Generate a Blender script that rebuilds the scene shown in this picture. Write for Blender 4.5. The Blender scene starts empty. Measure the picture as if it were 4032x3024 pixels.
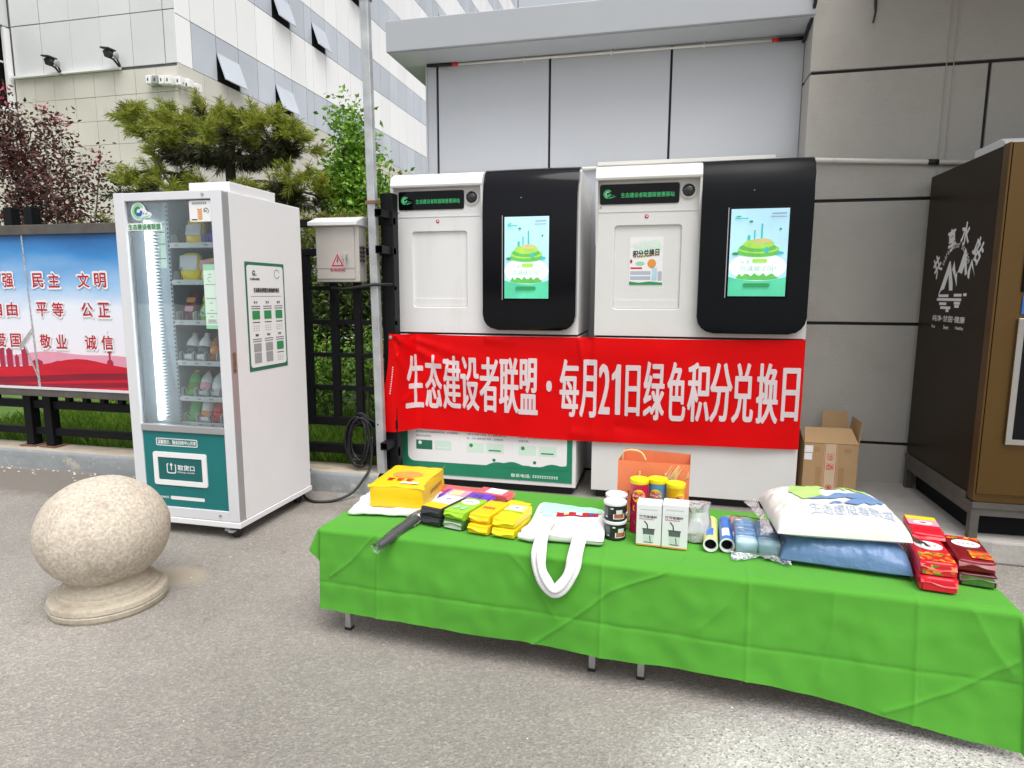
import bpy, bmesh, math, random
from mathutils import Vector, Matrix, noise
R = math.radians
random.seed(7)
sc = bpy.context.scene
COL = sc.collection

# ------------------------------------------------------------------ camera
cam = bpy.data.cameras.new('camera'); camo = bpy.data.objects.new('camera', cam); COL.objects.link(camo)
cam.sensor_fit = 'HORIZONTAL'; cam.sensor_width = 36.0; cam.lens = 22.46
cam.clip_start = 0.05; cam.clip_end = 2000
yaw, pitch, roll = R(13.3), R(8.0), R(0.2)
fw = Vector((-math.sin(yaw)*math.cos(pitch), math.cos(yaw)*math.cos(pitch), -math.sin(pitch)))
rt = Vector((math.cos(yaw), math.sin(yaw), 0)); up = rt.cross(fw)
r2 = rt*math.cos(roll)+up*math.sin(roll); u2 = up*math.cos(roll)-rt*math.sin(roll)
camo.matrix_world = Matrix(((r2.x, u2.x, -fw.x, 0), (r2.y, u2.y, -fw.y, 0), (r2.z, u2.z, -fw.z, 1.4), (0, 0, 0, 1)))
sc.camera = camo

# ------------------------------------------------------------------ sky, sun, exposure
SUN_AZ_VEC = Vector((0.26, -0.36, 0.95)).normalized()       # towards the (veiled) sun
w = bpy.data.worlds.new('World'); sc.world = w; w.use_nodes = True
nt = w.node_tree; nt.nodes.clear()
sky = nt.nodes.new('ShaderNodeTexSky'); sky.sky_type = 'NISHITA'; sky.sun_disc = False
sky.sun_elevation = math.asin(SUN_AZ_VEC.z); sky.sun_rotation = math.atan2(SUN_AZ_VEC.x, SUN_AZ_VEC.y)
sky.air_density = 1.0; sky.dust_density = 4.0; sky.ozone_density = 1.0
hs = nt.nodes.new('ShaderNodeHueSaturation'); hs.inputs['Saturation'].default_value = 0.22
bg = nt.nodes.new('ShaderNodeBackground'); bg.inputs['Strength'].default_value = 0.12
wo = nt.nodes.new('ShaderNodeOutputWorld')
nt.links.new(sky.outputs[0], hs.inputs['Color']); nt.links.new(hs.outputs[0], bg.inputs[0]); nt.links.new(bg.outputs[0], wo.inputs[0])
sun = bpy.data.lights.new('sun', 'SUN'); suno = bpy.data.objects.new('sun', sun); COL.objects.link(suno)
sun.energy = 1.5; sun.angle = R(48); sun.color = (1.0, 0.965, 0.92)
suno.rotation_euler = SUN_AZ_VEC.to_track_quat('Z', 'Y').to_euler()
sc.view_settings.view_transform = 'Standard'; sc.view_settings.look = 'None'
sc.view_settings.exposure = 0.72; sc.view_settings.gamma = 1.0

# ------------------------------------------------------------------ materials
MATS = {}
def mat(name, col, rough=0.55, metal=0.0, var=0.06, vs=3.0, bump=0.0, bs=60.0, spec=0.5, coat=0.0, trans=0.0, island=None, emit=0.0, stretch=None, dirt=None, bump2=None, objvar=0.0, sheen=0.0):
    if name in MATS: return MATS[name]
    m = bpy.data.materials.new(name); m.use_nodes = True; t = m.node_tree; N = t.nodes; L = t.links
    b = N['Principled BSDF']; out = N['Material Output']
    b.inputs['Roughness'].default_value = rough; b.inputs['Metallic'].default_value = metal
    b.inputs['Specular IOR Level'].default_value = spec; b.inputs['Coat Weight'].default_value = coat
    col = tuple(col)+(1,)
    geo = N.new('ShaderNodeNewGeometry')
    vec = geo.outputs['Position']
    if stretch:
        mp = N.new('ShaderNodeMapping'); mp.inputs['Scale'].default_value = stretch; L.new(vec, mp.inputs[0]); vec = mp.outputs[0]
    if island:
        cr = N.new('ShaderNodeValToRGB'); el = cr.color_ramp.elements
        el[0].color = col; el[1].color = tuple(island[-1])+(1,)
        for i, c in enumerate(island[:-1]):
            e = el.new((i+1)/len(island)); e.color = tuple(c)+(1,)
        L.new(geo.outputs['Random Per Island'], cr.inputs[0]); cout = cr.outputs[0]
    else:
        n = N.new('ShaderNodeTexNoise'); n.inputs['Scale'].default_value = vs; n.inputs['Detail'].default_value = 6; n.inputs['Roughness'].default_value = 0.6
        L.new(vec, n.inputs['Vector'])
        cr = N.new('ShaderNodeValToRGB'); el = cr.color_ramp.elements
        el[0].position = 0.3; el[1].position = 0.72
        el[0].color = tuple(c*(1-var) for c in col[:3])+(1,); el[1].color = tuple(min(1, c*(1+var)) for c in col[:3])+(1,)
        L.new(n.outputs['Fac'], cr.inputs[0]); cout = cr.outputs[0]
        if dirt:
            n2 = N.new('ShaderNodeTexNoise'); n2.inputs['Scale'].default_value = dirt[1]; n2.inputs['Detail'].default_value = 8; n2.inputs['Roughness'].default_value = 0.7
            mp2 = N.new('ShaderNodeMapping'); mp2.inputs['Scale'].default_value = dirt[4] if len(dirt) > 4 else (1, 1, 1)
            L.new(geo.outputs['Position'], mp2.inputs[0]); L.new(mp2.outputs[0], n2.inputs['Vector'])
            r3 = N.new('ShaderNodeValToRGB'); r3.color_ramp.elements[0].position = dirt[2]; r3.color_ramp.elements[1].position = dirt[3]
            L.new(n2.outputs['Fac'], r3.inputs[0])
            mx = N.new('ShaderNodeMixRGB'); mx.inputs[2].default_value = tuple(dirt[0])+(1,)
            L.new(r3.outputs[0], mx.inputs[0]); L.new(cout, mx.inputs[1]); cout = mx.outputs[0]
        rr_ = N.new('ShaderNodeMapRange'); rr_.inputs['To Min'].default_value = max(0.02, rough*0.88); rr_.inputs['To Max'].default_value = min(1, rough*1.12)
        L.new(n.outputs['Fac'], rr_.inputs[0]); L.new(rr_.outputs[0], b.inputs['Roughness'])
    if objvar:
        oi = N.new('ShaderNodeObjectInfo'); mr_ = N.new('ShaderNodeMapRange'); mr_.inputs['To Min'].default_value = 1-objvar; mr_.inputs['To Max'].default_value = 1+objvar*.6
        L.new(oi.outputs['Random'], mr_.inputs[0]); hv = N.new('ShaderNodeHueSaturation'); L.new(cout, hv.inputs['Color']); L.new(mr_.outputs[0], hv.inputs['Value']); cout = hv.outputs[0]
    if sheen: b.inputs['Sheen Weight'].default_value = sheen; b.inputs['Sheen Roughness'].default_value = 0.5
    L.new(cout, b.inputs['Base Color'])
    if emit:
        L.new(cout, b.inputs['Emission Color']); b.inputs['Emission Strength'].default_value = emit
    if bump:
        nb = N.new('ShaderNodeTexNoise'); nb.inputs['Scale'].default_value = bs; nb.inputs['Detail'].default_value = 5
        L.new(vec, nb.inputs['Vector'])
        bp = N.new('ShaderNodeBump'); bp.inputs['Strength'].default_value = bump; bp.inputs['Distance'].default_value = 0.01
        L.new(nb.outputs['Fac'], bp.inputs['Height']); L.new(bp.outputs[0], b.inputs['Normal'])
        if bump2:
            n3 = N.new('ShaderNodeTexNoise'); n3.inputs['Scale'].default_value = bump2[1]; n3.inputs['Detail'].default_value = 3; n3.inputs['Distortion'].default_value = 1.2; n3.noise_type = 'RIDGED_MULTIFRACTAL'
            L.new(vec, n3.inputs['Vector']); b3 = N.new('ShaderNodeBump'); b3.inputs['Strength'].default_value = bump2[0]; b3.inputs['Distance'].default_value = bump2[2]
            L.new(n3.outputs['Fac'], b3.inputs['Height']); L.new(b3.outputs[0], bp.inputs['Normal'])
    if trans:
        tr = N.new('ShaderNodeBsdfTranslucent'); L.new(cout, tr.inputs[0])
        ms = N.new('ShaderNodeMixShader'); ms.inputs[0].default_value = trans
        L.new(b.outputs[0], ms.inputs[1]); L.new(tr.outputs[0], ms.inputs[2]); L.new(ms.outputs[0], out.inputs[0])
    MATS[name] = m
    return m

def fruit_print():
    m = bpy.data.materials.new('fruit'); m.use_nodes = True; t = m.node_tree; N = t.nodes; L = t.links
    b = N['Principled BSDF']; b.inputs['Roughness'].default_value = 0.3
    geo = N.new('ShaderNodeNewGeometry'); v = N.new('ShaderNodeTexVoronoi'); v.inputs['Scale'].default_value = 75; L.new(geo.outputs['Position'], v.inputs['Vector'])
    s = N.new('ShaderNodeSeparateColor'); L.new(v.outputs['Color'], s.inputs[0]); cr = N.new('ShaderNodeValToRGB'); cr.color_ramp.interpolation = 'CONSTANT'; e = cr.color_ramp.elements
    e[0].color = (0.62, 0.02, 0.02, 1); e[1].position = 0.86; e[1].color = (0.10, 0.26, 0.02, 1)
    for p, c in ((0.35, (0.72, 0.20, 0.02)), (0.6, (0.70, 0.42, 0.03)), (0.74, (0.45, 0.03, 0.02))): x = e.new(p); x.color = c+(1,)
    L.new(s.outputs[0], cr.inputs[0]); L.new(cr.outputs[0], b.inputs['Base Color']); MATS['fruit'] = m
def film(name, tint=(1, 1, 1), haze=0.12, rough=0.08, gloss=1.0, hazecol=(0.9, 0.92, 0.95), bump=0.0, bs=30):
    """thin clear sheet: see-through, fresnel gloss, a little milky haze"""
    m = bpy.data.materials.new(name); m.use_nodes = True; t = m.node_tree; N = t.nodes; L = t.links
    N.remove(N['Principled BSDF']); out = N['Material Output']
    tr = N.new('ShaderNodeBsdfTransparent'); tr.inputs[0].default_value = tuple(tint)+(1,)
    gl = N.new('ShaderNodeBsdfGlossy'); gl.inputs['Roughness'].default_value = rough
    df = N.new('ShaderNodeBsdfDiffuse'); df.inputs[0].default_value = tuple(hazecol)+(1,)
    fr = N.new('ShaderNodeFresnel'); fr.inputs[0].default_value = 1.5
    mu = N.new('ShaderNodeMath'); mu.operation = 'MULTIPLY'; mu.inputs[1].default_value = gloss; L.new(fr.outputs[0], mu.inputs[0])
    a = N.new('ShaderNodeMixShader'); a.inputs[0].default_value = haze; L.new(tr.outputs[0], a.inputs[1]); L.new(df.outputs[0], a.inputs[2])
    b = N.new('ShaderNodeMixShader'); L.new(mu.outputs[0], b.inputs[0]); L.new(a.outputs[0], b.inputs[1]); L.new(gl.outputs[0], b.inputs[2])
    if bump:
        geo = N.new('ShaderNodeNewGeometry'); nb = N.new('ShaderNodeTexNoise'); nb.inputs['Scale'].default_value = bs; nb.inputs['Detail'].default_value = 3
        L.new(geo.outputs['Position'], nb.inputs['Vector'])
        bp = N.new('ShaderNodeBump'); bp.inputs['Strength'].default_value = bump; bp.inputs['Distance'].default_value = 0.02
        L.new(nb.outputs['Fac'], bp.inputs['Height']); L.new(bp.outputs[0], gl.inputs['Normal']); L.new(bp.outputs[0], fr.inputs['Normal'])
    L.new(b.outputs[0], out.inputs[0]); MATS[name] = m
    return m

def asphalt():
    m = bpy.data.materials.new('asphalt'); m.use_nodes = True; t = m.node_tree; N = t.nodes; L = t.links
    b = N['Principled BSDF']; b.inputs['Roughness'].default_value = 0.9; b.inputs['Specular IOR Level'].default_value = 0.25
    geo = N.new('ShaderNodeNewGeometry'); P = geo.outputs['Position']
    def noi(s, d=6, r=0.6):
        n = N.new('ShaderNodeTexNoise'); n.inputs['Scale'].default_value = s; n.inputs['Detail'].default_value = d; n.inputs['Roughness'].default_value = r; L.new(P, n.inputs['Vector']); return n.outputs['Fac']
    def ramp(src, stops):
        r = N.new('ShaderNodeValToRGB'); e = r.color_ramp.elements
        e[0].position, e[0].color = stops[0][0], tuple(stops[0][1])+(1,)
        e[1].position, e[1].color = stops[-1][0], tuple(stops[-1][1])+(1,)
        for p, c in stops[1:-1]:
            x = e.new(p); x.color = tuple(c)+(1,)
        L.new(src, r.inputs[0]); return r.outputs[0]
    def mix(kind, f, a, c):
        x = N.new('ShaderNodeMixRGB'); x.blend_type = kind
        if isinstance(f, float): x.inputs[0].default_value = f
        else: L.new(f, x.inputs[0])
        for s, i in ((a, 1), (c, 2)):
            if isinstance(s, tuple): x.inputs[i].default_value = s+(1,)
            else: L.new(s, x.inputs[i])
        return x.outputs[0]
    def blob(cx, cy, rx, ry, wob=0.35):
        sp = N.new('ShaderNodeSeparateXYZ'); L.new(P, sp.inputs[0])
        def ma(op, a, v):
            x = N.new('ShaderNodeMath'); x.operation = op
            for s, i in ((a, 0), (v, 1)):
                if isinstance(s, (int, float)): x.inputs[i].default_value = s
                else: L.new(s, x.inputs[i])
            return x.outputs[0]
        dx = ma('DIVIDE', ma('SUBTRACT', sp.outputs[0], cx), rx); dy = ma('DIVIDE', ma('SUBTRACT', sp.outputs[1], cy), ry)
        d = ma('SQRT', ma('ADD', ma('MULTIPLY', dx, dx), ma('MULTIPLY', dy, dy)), 0)
        d = ma('ADD', d, ma('MULTIPLY', ma('SUBTRACT', noi(6, 8, 0.75), 0.5), wob*4))
        mr = N.new('ShaderNodeMapRange'); mr.inputs['From Min'].default_value = 1.15; mr.inputs['From Max'].default_value = 0.75; L.new(d, mr.inputs[0]); return mr.outputs[0]
    base = ramp(noi(0.9, 9, 0.62), [(0.25, (0.205, 0.193, 0.175)), (0.5, (0.258, 0.244, 0.222)), (0.75, (0.315, 0.297, 0.270))])
    v = N.new('ShaderNodeTexVoronoi'); v.inputs['Scale'].default_value = 125; v.inputs['Randomness'].default_value = 1.0; L.new(P, v.inputs['Vector'])
    ss = N.new('ShaderNodeSeparateColor'); L.new(v.outputs['Color'], ss.inputs[0])
    agg = ramp(ss.outputs[0], [(0.0, (0.35, 0.35, 0.36)), (0.5, (0.62, 0.61, 0.6)), (0.9, (0.95, 0.93, 0.9)), (1.0, (1.4, 1.36, 1.3))])
    col = mix('MULTIPLY', 0.55, base, agg)
    col = mix('ADD', 0.30, col, base)
    col = mix('MULTIPLY', 1.0, col, ramp(noi(0.38, 5, 0.55), [(0.3, (0.86, 0.855, 0.85)), (0.7, (1.1, 1.1, 1.1))]))
    col = mix('MULTIPLY', 0.5, col, ramp(noi(11, 4, 0.8), [(0.28, (0.55, 0.53, 0.5)), (0.42, (1, 1, 1)), (1.0, (1, 1, 1))]))
    col = mix('MIX', blob(-4.2, 3.72, 2.4, 0.30), col, (0.20, 0.182, 0.16))      # damp earth along the kerb
    col = mix('MIX', blob(-2.33, 2.56, 0.17, 0.11, 0.22), col, (0.36, 0.31, 0.245))  # spilled sand by the bollard
    con = mix('MULTIPLY', 0.55, ramp(noi(3.0, 8, 0.65), [(0.3, (0.42, 0.41, 0.39)), (0.7, (0.54, 0.53, 0.50))]), agg)
    con = mix('ADD', 0.35, con, (0.25, 0.245, 0.235))
    v2 = N.new('ShaderNodeTexVoronoi'); v2.inputs['Scale'].default_value = 62; L.new(P, v2.inputs['Vector'])
    con = mix('MULTIPLY', 0.8, con, ramp(v2.outputs['Distance'], [(0.16, (0.30, 0.28, 0.25)), (0.30, (1, 1, 1)), (1.0, (1, 1, 1))]))
    col = mix('MIX', blob(0.80, 1.72, 0.80, 0.50, 0.14), col, con)               # pale cement patch
    L.new(col, b.inputs['Base Color'])
    bp = N.new('ShaderNodeBump'); bp.inputs['Strength'].default_value = 0.75; bp.inputs['Distance'].default_value = 0.006
    mm = N.new('ShaderNodeMath'); mm.operation = 'ADD'; L.new(v.outputs['Distance'], mm.inputs[0]); L.new(noi(40, 6, 0.7), mm.inputs[1])
    L.new(mm.outputs[0], bp.inputs['Height']); L.new(bp.outputs[0], b.inputs['Normal'])
    MATS['asphalt'] = m; return m

def board_print():
    """printed poster of the notice board: blue sky fading to white (flat print)"""
    m = bpy.data.materials.new('board_print'); m.use_nodes = True; t = m.node_tree; N = t.nodes; L = t.links
    b = N['Principled BSDF']; b.inputs['Roughness'].default_value = 0.35
    geo = N.new('ShaderNodeNewGeometry'); sp = N.new('ShaderNodeSeparateXYZ'); L.new(geo.outputs['Position'], sp.inputs[0])
    n = N.new('ShaderNodeTexNoise'); n.inputs['Scale'].default_value = 2.2; n.inputs['Detail'].default_value = 5
    mp = N.new('ShaderNodeMapping'); mp.inputs['Scale'].default_value = (0.6, 1, 2.2); L.new(geo.outputs['Position'], mp.inputs[0]); L.new(mp.outputs[0], n.inputs['Vector'])
    a = N.new('ShaderNodeMath'); a.operation = 'MULTIPLY_ADD'; a.inputs[1].default_value = 0.35; L.new(n.outputs['Fac'], a.inputs[0]); L.new(sp.outputs[2], a.inputs[2])
    mr = N.new('ShaderNodeMapRange'); mr.inputs['From Min'].default_value = 0.85; mr.inputs['From Max'].default_value = 2.16; L.new(a.outputs[0], mr.inputs[0])
    cr = N.new('ShaderNodeValToRGB'); e = cr.color_ramp.elements
    e[0].position = 0.0; e[0].color = (0.80, 0.62, 0.68, 1); e[1].position = 1.0; e[1].color = (0.008, 0.05, 0.17, 1)
    for p, c in ((0.18, (0.83, 0.78, 0.85)), (0.46, (0.78, 0.82, 0.90)), (0.60, (0.33, 0.55, 0.82)), (0.78, (0.05, 0.26, 0.60)), (0.92, (0.015, 0.11, 0.34))):
        x = e.new(p); x.color = c+(1,)
    L.new(mr.outputs[0], cr.inputs[0]); L.new(cr.outputs[0], b.inputs['Base Color'])
    MATS['board_print'] = m; return m

asphalt(); board_print()
# palette --------------------------------------------------------------
mat('white_paint', (0.80, 0.80, 0.81), 0.38, var=0.02, dirt=((0.62, 0.60, 0.57), 2.5, 0.62, 0.95))
mat('kiosk_white', (0.76, 0.76, 0.76), 0.42, var=0.02, dirt=((0.60, 0.58, 0.53), 3.0, 0.54, 0.95, (1.6, 1, 0.35)))
mat('kiosk_cream', (0.70, 0.70, 0.68), 0.45, var=0.03, dirt=((0.55, 0.53, 0.48), 3.0, 0.6, 0.95, (1, 1, 0.6)))
mat('alu_white', (0.74, 0.75, 0.78), 0.32, metal=0.15, var=0.02)
mat('alu_grey', (0.46, 0.46, 0.47), 0.35, metal=0.55, var=0.05)
mat('galv', (0.47, 0.49, 0.50), 0.5, metal=0.45, var=0.22, vs=7, dirt=((0.22, 0.12, 0.07), 5, 0.62, 0.8, (1, 1, 0.5)))
mat('rust', (0.20, 0.10, 0.06), 0.85, var=0.4, vs=40, bump=0.3)
mat('black_gloss', (0.004, 0.004, 0.006), 0.10, var=0.1, spec=0.22)
mat('black_satin', (0.005, 0.006, 0.008), 0.38, var=0.15, spec=0.14)
mat('black_plastic', (0.015, 0.015, 0.016), 0.5)
mat('fence_black', (0.006, 0.0065, 0.008), 0.5, var=0.3, vs=9, spec=0.2, dirt=((0.06, 0.055, 0.05), 14, 0.66, 0.9))
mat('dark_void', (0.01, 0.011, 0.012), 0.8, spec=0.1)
mat('teal', (0.004, 0.165, 0.165), 0.45, var=0.05)
mat('teal_dark', (0.003, 0.12, 0.12), 0.4, var=0.05)
mat('print_white', (0.82, 0.82, 0.82), 0.5, var=0.01)
mat('print_black', (0.02, 0.02, 0.022), 0.5)
mat('print_grey', (0.33, 0.34, 0.35), 0.5)
mat('print_green', (0.03, 0.27, 0.09), 0.5, var=0.04)
mat('print_lgreen', (0.30, 0.62, 0.40), 0.5)
mat('print_pgreen', (0.62, 0.80, 0.68), 0.5)
mat('print_dgreen', (0.02, 0.16, 0.09), 0.5)
mat('panel_green', (0.012, 0.22, 0.115), 0.38, var=0.08, vs=5)
mat('print_red', (0.46, 0.008, 0.03), 0.45, var=0.05)
mat('bright_red', (0.62, 0.012, 0.016), 0.45)
mat('skyline_red', (0.38, 0.02, 0.06), 0.45)
mat('flag_red', (0.55, 0.004, 0.022), 0.4, var=0.15, vs=3, stretch=(0.5, 1, 6))
mat('flag_dark', (0.23, 0.003, 0.022), 0.4, var=0.2, vs=3, stretch=(0.5, 1, 6))
mat('print_pink', (0.72, 0.32, 0.42), 0.5)
mat('print_blue', (0.02, 0.12, 0.42), 0.5)
mat('print_orange', (0.75, 0.30, 0.06), 0.5)
mat('banner_red', (0.80, 0.0015, 0.003), 0.5, var=0.05, vs=2.5, spec=0.16, trans=0.2, bump=0.12, bs=9)
mat('banner_white', (0.78, 0.66, 0.68), 0.5, var=0.03, trans=0.12)
mat('cloth_green', (0.082, 0.325, 0.032), 0.80, var=0.06, vs=2.0, bump=0.16, bs=500, spec=0.15, bump2=(0.5, 2.6, 0.02), sheen=0.08)
mat('cotton', (0.78, 0.77, 0.77), 0.85, var=0.03, bump=0.25, bs=120, spec=0.2)
mat('granite', (0.54, 0.475, 0.39), 0.75, var=0.32, vs=75, bump=0.35, bs=160, dirt=((0.24, 0.19, 0.135), 4.5, 0.50, 0.74))
mat('granite_base', (0.44, 0.39, 0.31), 0.85, var=0.15, vs=60, bump=0.3, bs=110, dirt=((0.25, 0.20, 0.14), 6, 0.52, 0.8, (1, 1, 4)))
mat('kerb_paint', (0.28, 0.30, 0.31), 0.8, var=0.08, vs=5, bump=0.35, bs=40, dirt=((0.47, 0.44, 0.38), 7, 0.56, 0.64))
mat('kerb_top', (0.46, 0.40, 0.32), 0.88, var=0.14, vs=6, bump=0.35, bs=60, dirt=((0.30, 0.21, 0.12), 4, 0.55, 0.75, (0.5, 2.5, 1)))
mat('concrete', (0.42, 0.40, 0.37), 0.9, var=0.12, vs=5, bump=0.35, bs=45, dirt=((0.26, 0.23, 0.20), 4, 0.55, 0.8))
mat('alu_panel', (0.50, 0.52, 0.55), 0.42, metal=0.1, var=0.025, vs=1.2, bump=0.03, bs=200)
mat('canopy_panel', (0.40, 0.42, 0.445), 0.40, metal=0.1, var=0.03, vs=1.2)
mat('stucco', (0.45, 0.432, 0.400), 0.85, var=0.05, vs=2.2, bump=0.5, bs=130, dirt=((0.375, 0.35, 0.31), 2.2, 0.5, 0.8))
mat('joint_black', (0.008, 0.008, 0.009), 0.6)
mat('bld_white', (0.90, 0.905, 0.91), 0.35, var=0.02, vs=0.5, objvar=0.05)
mat('bld_grey', (0.66, 0.675, 0.685), 0.4, var=0.03, vs=0.6, objvar=0.04)
mat('bld_glass', (0.56, 0.60, 0.66), 0.22, metal=0.1, var=0.08, vs=0.35, objvar=0.12)
mat('bld_stone', (0.60, 0.58, 0.52), 0.8, var=0.06, vs=0.8, bump=0.05, bs=8, dirt=((0.42, 0.39, 0.33), 0.5, 0.55, 0.85, (1, 1, 0.3)), objvar=0.05)
mat('bld_gap', (0.20, 0.20, 0.21), 0.8)
mat('brick_red', (0.25, 0.08, 0.05), 0.85, var=0.2, vs=8)
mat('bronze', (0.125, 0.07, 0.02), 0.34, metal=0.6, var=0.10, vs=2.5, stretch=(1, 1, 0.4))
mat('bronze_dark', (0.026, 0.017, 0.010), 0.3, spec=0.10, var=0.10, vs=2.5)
mat('steel', (0.11, 0.102, 0.09), 0.5, metal=0.3, var=0.2, vs=9, dirt=((0.22, 0.15, 0.10), 8, 0.55, 0.8))
mat('chrome', (0.62, 0.62, 0.62), 0.15, metal=1.0)
mat('cardboard', (0.42, 0.27, 0.135), 0.85, var=0.07, vs=6, bump=0.1, bs=90)
mat('cardboard_in', (0.36, 0.22, 0.10), 0.88, var=0.08, vs=6)
mat('tape', (0.56, 0.44, 0.30), 0.35)
mat('pvc', (0.74, 0.73, 0.68), 0.45, var=0.05, dirt=((0.4, 0.36, 0.3), 9, 0.6, 0.9))
mat('steel_box', (0.50, 0.47, 0.44), 0.40, metal=0.3, var=0.05, vs=3)
mat('steel_hood', (0.72, 0.73, 0.73), 0.38, metal=0.2, var=0.04)
mat('cable', (0.012, 0.012, 0.013), 0.5)
mat('interior', (0.36, 0.42, 0.47), 0.5, var=0.03)
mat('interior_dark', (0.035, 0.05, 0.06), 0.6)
mat('led', (1.0, 1.0, 1.0), 0.4, emit=9.0, var=0.0)
mat('tray', (0.62, 0.66, 0.68), 0.4, var=0.03)
mat('lens', (0.004, 0.004, 0.006), 0.04, coat=1.0)
mat('led_green', (0.03, 0.30, 0.10), 0.5, emit=0.35, var=0.0)
mat('scr_sky', (0.42, 0.70, 0.86), 0.25, emit=0.26, var=0.10, vs=2.5)
mat('scr_white', (0.80, 0.92, 0.93), 0.25, emit=0.25, var=0.01)
mat('scr_green', (0.09, 0.55, 0.33), 0.25, emit=0.2, var=0.25, vs=3)
mat('scr_lime', (0.36, 0.66, 0.10), 0.25, emit=0.2, var=0.12, vs=15)
mat('scr_leaf', (0.12, 0.50, 0.10), 0.25, emit=0.18, var=0.15, vs=15)
mat('scr_teal', (0.05, 0.42, 0.40), 0.25, emit=0.3, var=0.0)
mat('scr_dark', (0.03, 0.28, 0.09), 0.25, emit=0.2, var=0.0)
# goods
mat('yellow', (0.86, 0.56, 0.004), 0.38, var=0.05, bump=0.06, bs=12)
mat('yellow2', (0.82, 0.66, 0.01), 0.33, var=0.04)
mat('lid_yellow', (0.85, 0.73, 0.006), 0.4, var=0.02)
mat('yellow_pale', (0.80, 0.68, 0.30), 0.4, var=0.08, vs=20)
mat('pack_silver', (0.62, 0.62, 0.62), 0.3, var=0.1, vs=20)
mat('pack_black', (0.03, 0.032, 0.036), 0.35, var=0.2)
mat('pack_green', (0.30, 0.56, 0.03), 0.32, var=0.12, vs=18)
mat('pack_dgreen', (0.06, 0.17, 0.03), 0.35, var=0.4, vs=30)
mat('purple', (0.16, 0.05, 0.50), 0.32, var=0.15, vs=14)
mat('pink_red', (0.75, 0.12, 0.14), 0.35, var=0.15, vs=16)
mat('red_pack', (0.70, 0.012, 0.03), 0.28, var=0.12, vs=12)
mat('red_dark', (0.20, 0.006, 0.012), 0.28, var=0.2, vs=12)
mat('maroon', (0.085, 0.006, 0.010), 0.28, var=0.3, vs=14)
fruit_print()
mat('chip_red', (0.62, 0.01, 0.09), 0.28, var=0.05)
mat('chip_blue', (0.10, 0.33, 0.62), 0.28, var=0.05)
mat('chip_yellow', (0.84, 0.50, 0.01), 0.28, var=0.04)
mat('gift_orange', (0.80, 0.22, 0.09), 0.5, var=0.10, vs=7)
mat('gift_light', (0.85, 0.55, 0.25), 0.5, var=0.1, vs=9)
mat('rope', (0.75, 0.62, 0.28), 0.8)
mat('can_lid', (0.76, 0.77, 0.79), 0.4)
mat('can_black', (0.018, 0.018, 0.020), 0.3, var=0.5, vs=30)
mat('can_food', (0.38, 0.12, 0.05), 0.4, var=0.5, vs=90)
mat('box_white', (0.76, 0.76, 0.78), 0.5, var=0.01)
mat('glass_grey', (0.10, 0.12, 0.12), 0.3, var=0.2, vs=30)
mat('glass_pale', (0.60, 0.66, 0.64), 0.3, var=0.1, vs=30)
mat('tissue_blue', (0.13, 0.32, 0.60), 0.4, var=0.18, vs=14)
mat('tissue_sky', (0.45, 0.66, 0.76), 0.4, var=0.12, vs=14)
mat('roll_blue', (0.05, 0.20, 0.60), 0.35, var=0.2, vs=24)
mat('roll_yellow', (0.66, 0.66, 0.22), 0.4, var=0.15, vs=24)
mat('pillow_white', (0.77, 0.76, 0.72), 0.6, var=0.03, bump=0.45, bs=14, spec=0.3, coat=0.35)
mat('pillow_blue', (0.105, 0.20, 0.37), 0.6, var=0.12, vs=10, bump=0.8, bs=22, spec=0.4, coat=0.35)
mat('soft_green', (0.42, 0.62, 0.18), 0.7)
mat('soft_blue', (0.14, 0.24, 0.44), 0.7)
mat('soft_grey', (0.42, 0.47, 0.56), 0.7)
mat('mint', (0.42, 0.76, 0.60), 0.7, var=0.05)
mat('bottle_green', (0.08, 0.45, 0.10), 0.15, var=0.1)
mat('bottle_clear', (0.55, 0.58, 0.58), 0.12, var=0.1)
mat('bottle_amber', (0.36, 0.14, 0.05), 0.12, var=0.2)
mat('bottle_blue', (0.16, 0.26, 0.44), 0.2, var=0.2)
mat('bottle_red', (0.60, 0.02, 0.03), 0.2, var=0.1)
mat('petal', (0.72, 0.70, 0.62), 0.7)
# plants
mat('needles', (0.10, 0.16, 0.018), 0.5, island=[(0.22, 0.29, 0.03), (0.38, 0.41, 0.05), (0.52, 0.50, 0.10)], trans=0.45)
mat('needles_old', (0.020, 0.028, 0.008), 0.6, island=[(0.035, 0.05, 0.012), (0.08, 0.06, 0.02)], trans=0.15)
mat('needles_gold', (0.10, 0.12, 0.02), 0.5, island=[(0.22, 0.23, 0.04), (0.36, 0.33, 0.08)], trans=0.25)
mat('leaf_green', (0.07, 0.18, 0.012), 0.4, island=[(0.15, 0.33, 0.02), (0.30, 0.52, 0.06)], trans=0.35)
mat('leaf_hedge', (0.05, 0.12, 0.012), 0.45, island=[(0.11, 0.24, 0.02), (0.22, 0.38, 0.05)], trans=0.3)
mat('leaf_lime', (0.14, 0.28, 0.02), 0.45, island=[(0.22, 0.42, 0.04), (0.34, 0.52, 0.08)], trans=0.35)
mat('leaf_dark', (0.02, 0.04, 0.008), 0.5, island=[(0.05, 0.09, 0.015), (0.11, 0.16, 0.03)], trans=0.3)
mat('leaf_red', (0.022, 0.018, 0.010), 0.45, island=[(0.05, 0.022, 0.016), (0.10, 0.030, 0.028), (0.20, 0.055, 0.055)], trans=0.25)
mat('leaf_tip', (0.35, 0.03, 0.06), 0.45, island=[(0.45, 0.06, 0.10)], trans=0.3)
mat('bark', (0.030, 0.022, 0.016), 0.9, var=0.3, vs=30, bump=0.5, bs=50)
mat('bark_grey', (0.16, 0.13, 0.11), 0.9, var=0.25, vs=30)
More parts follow.
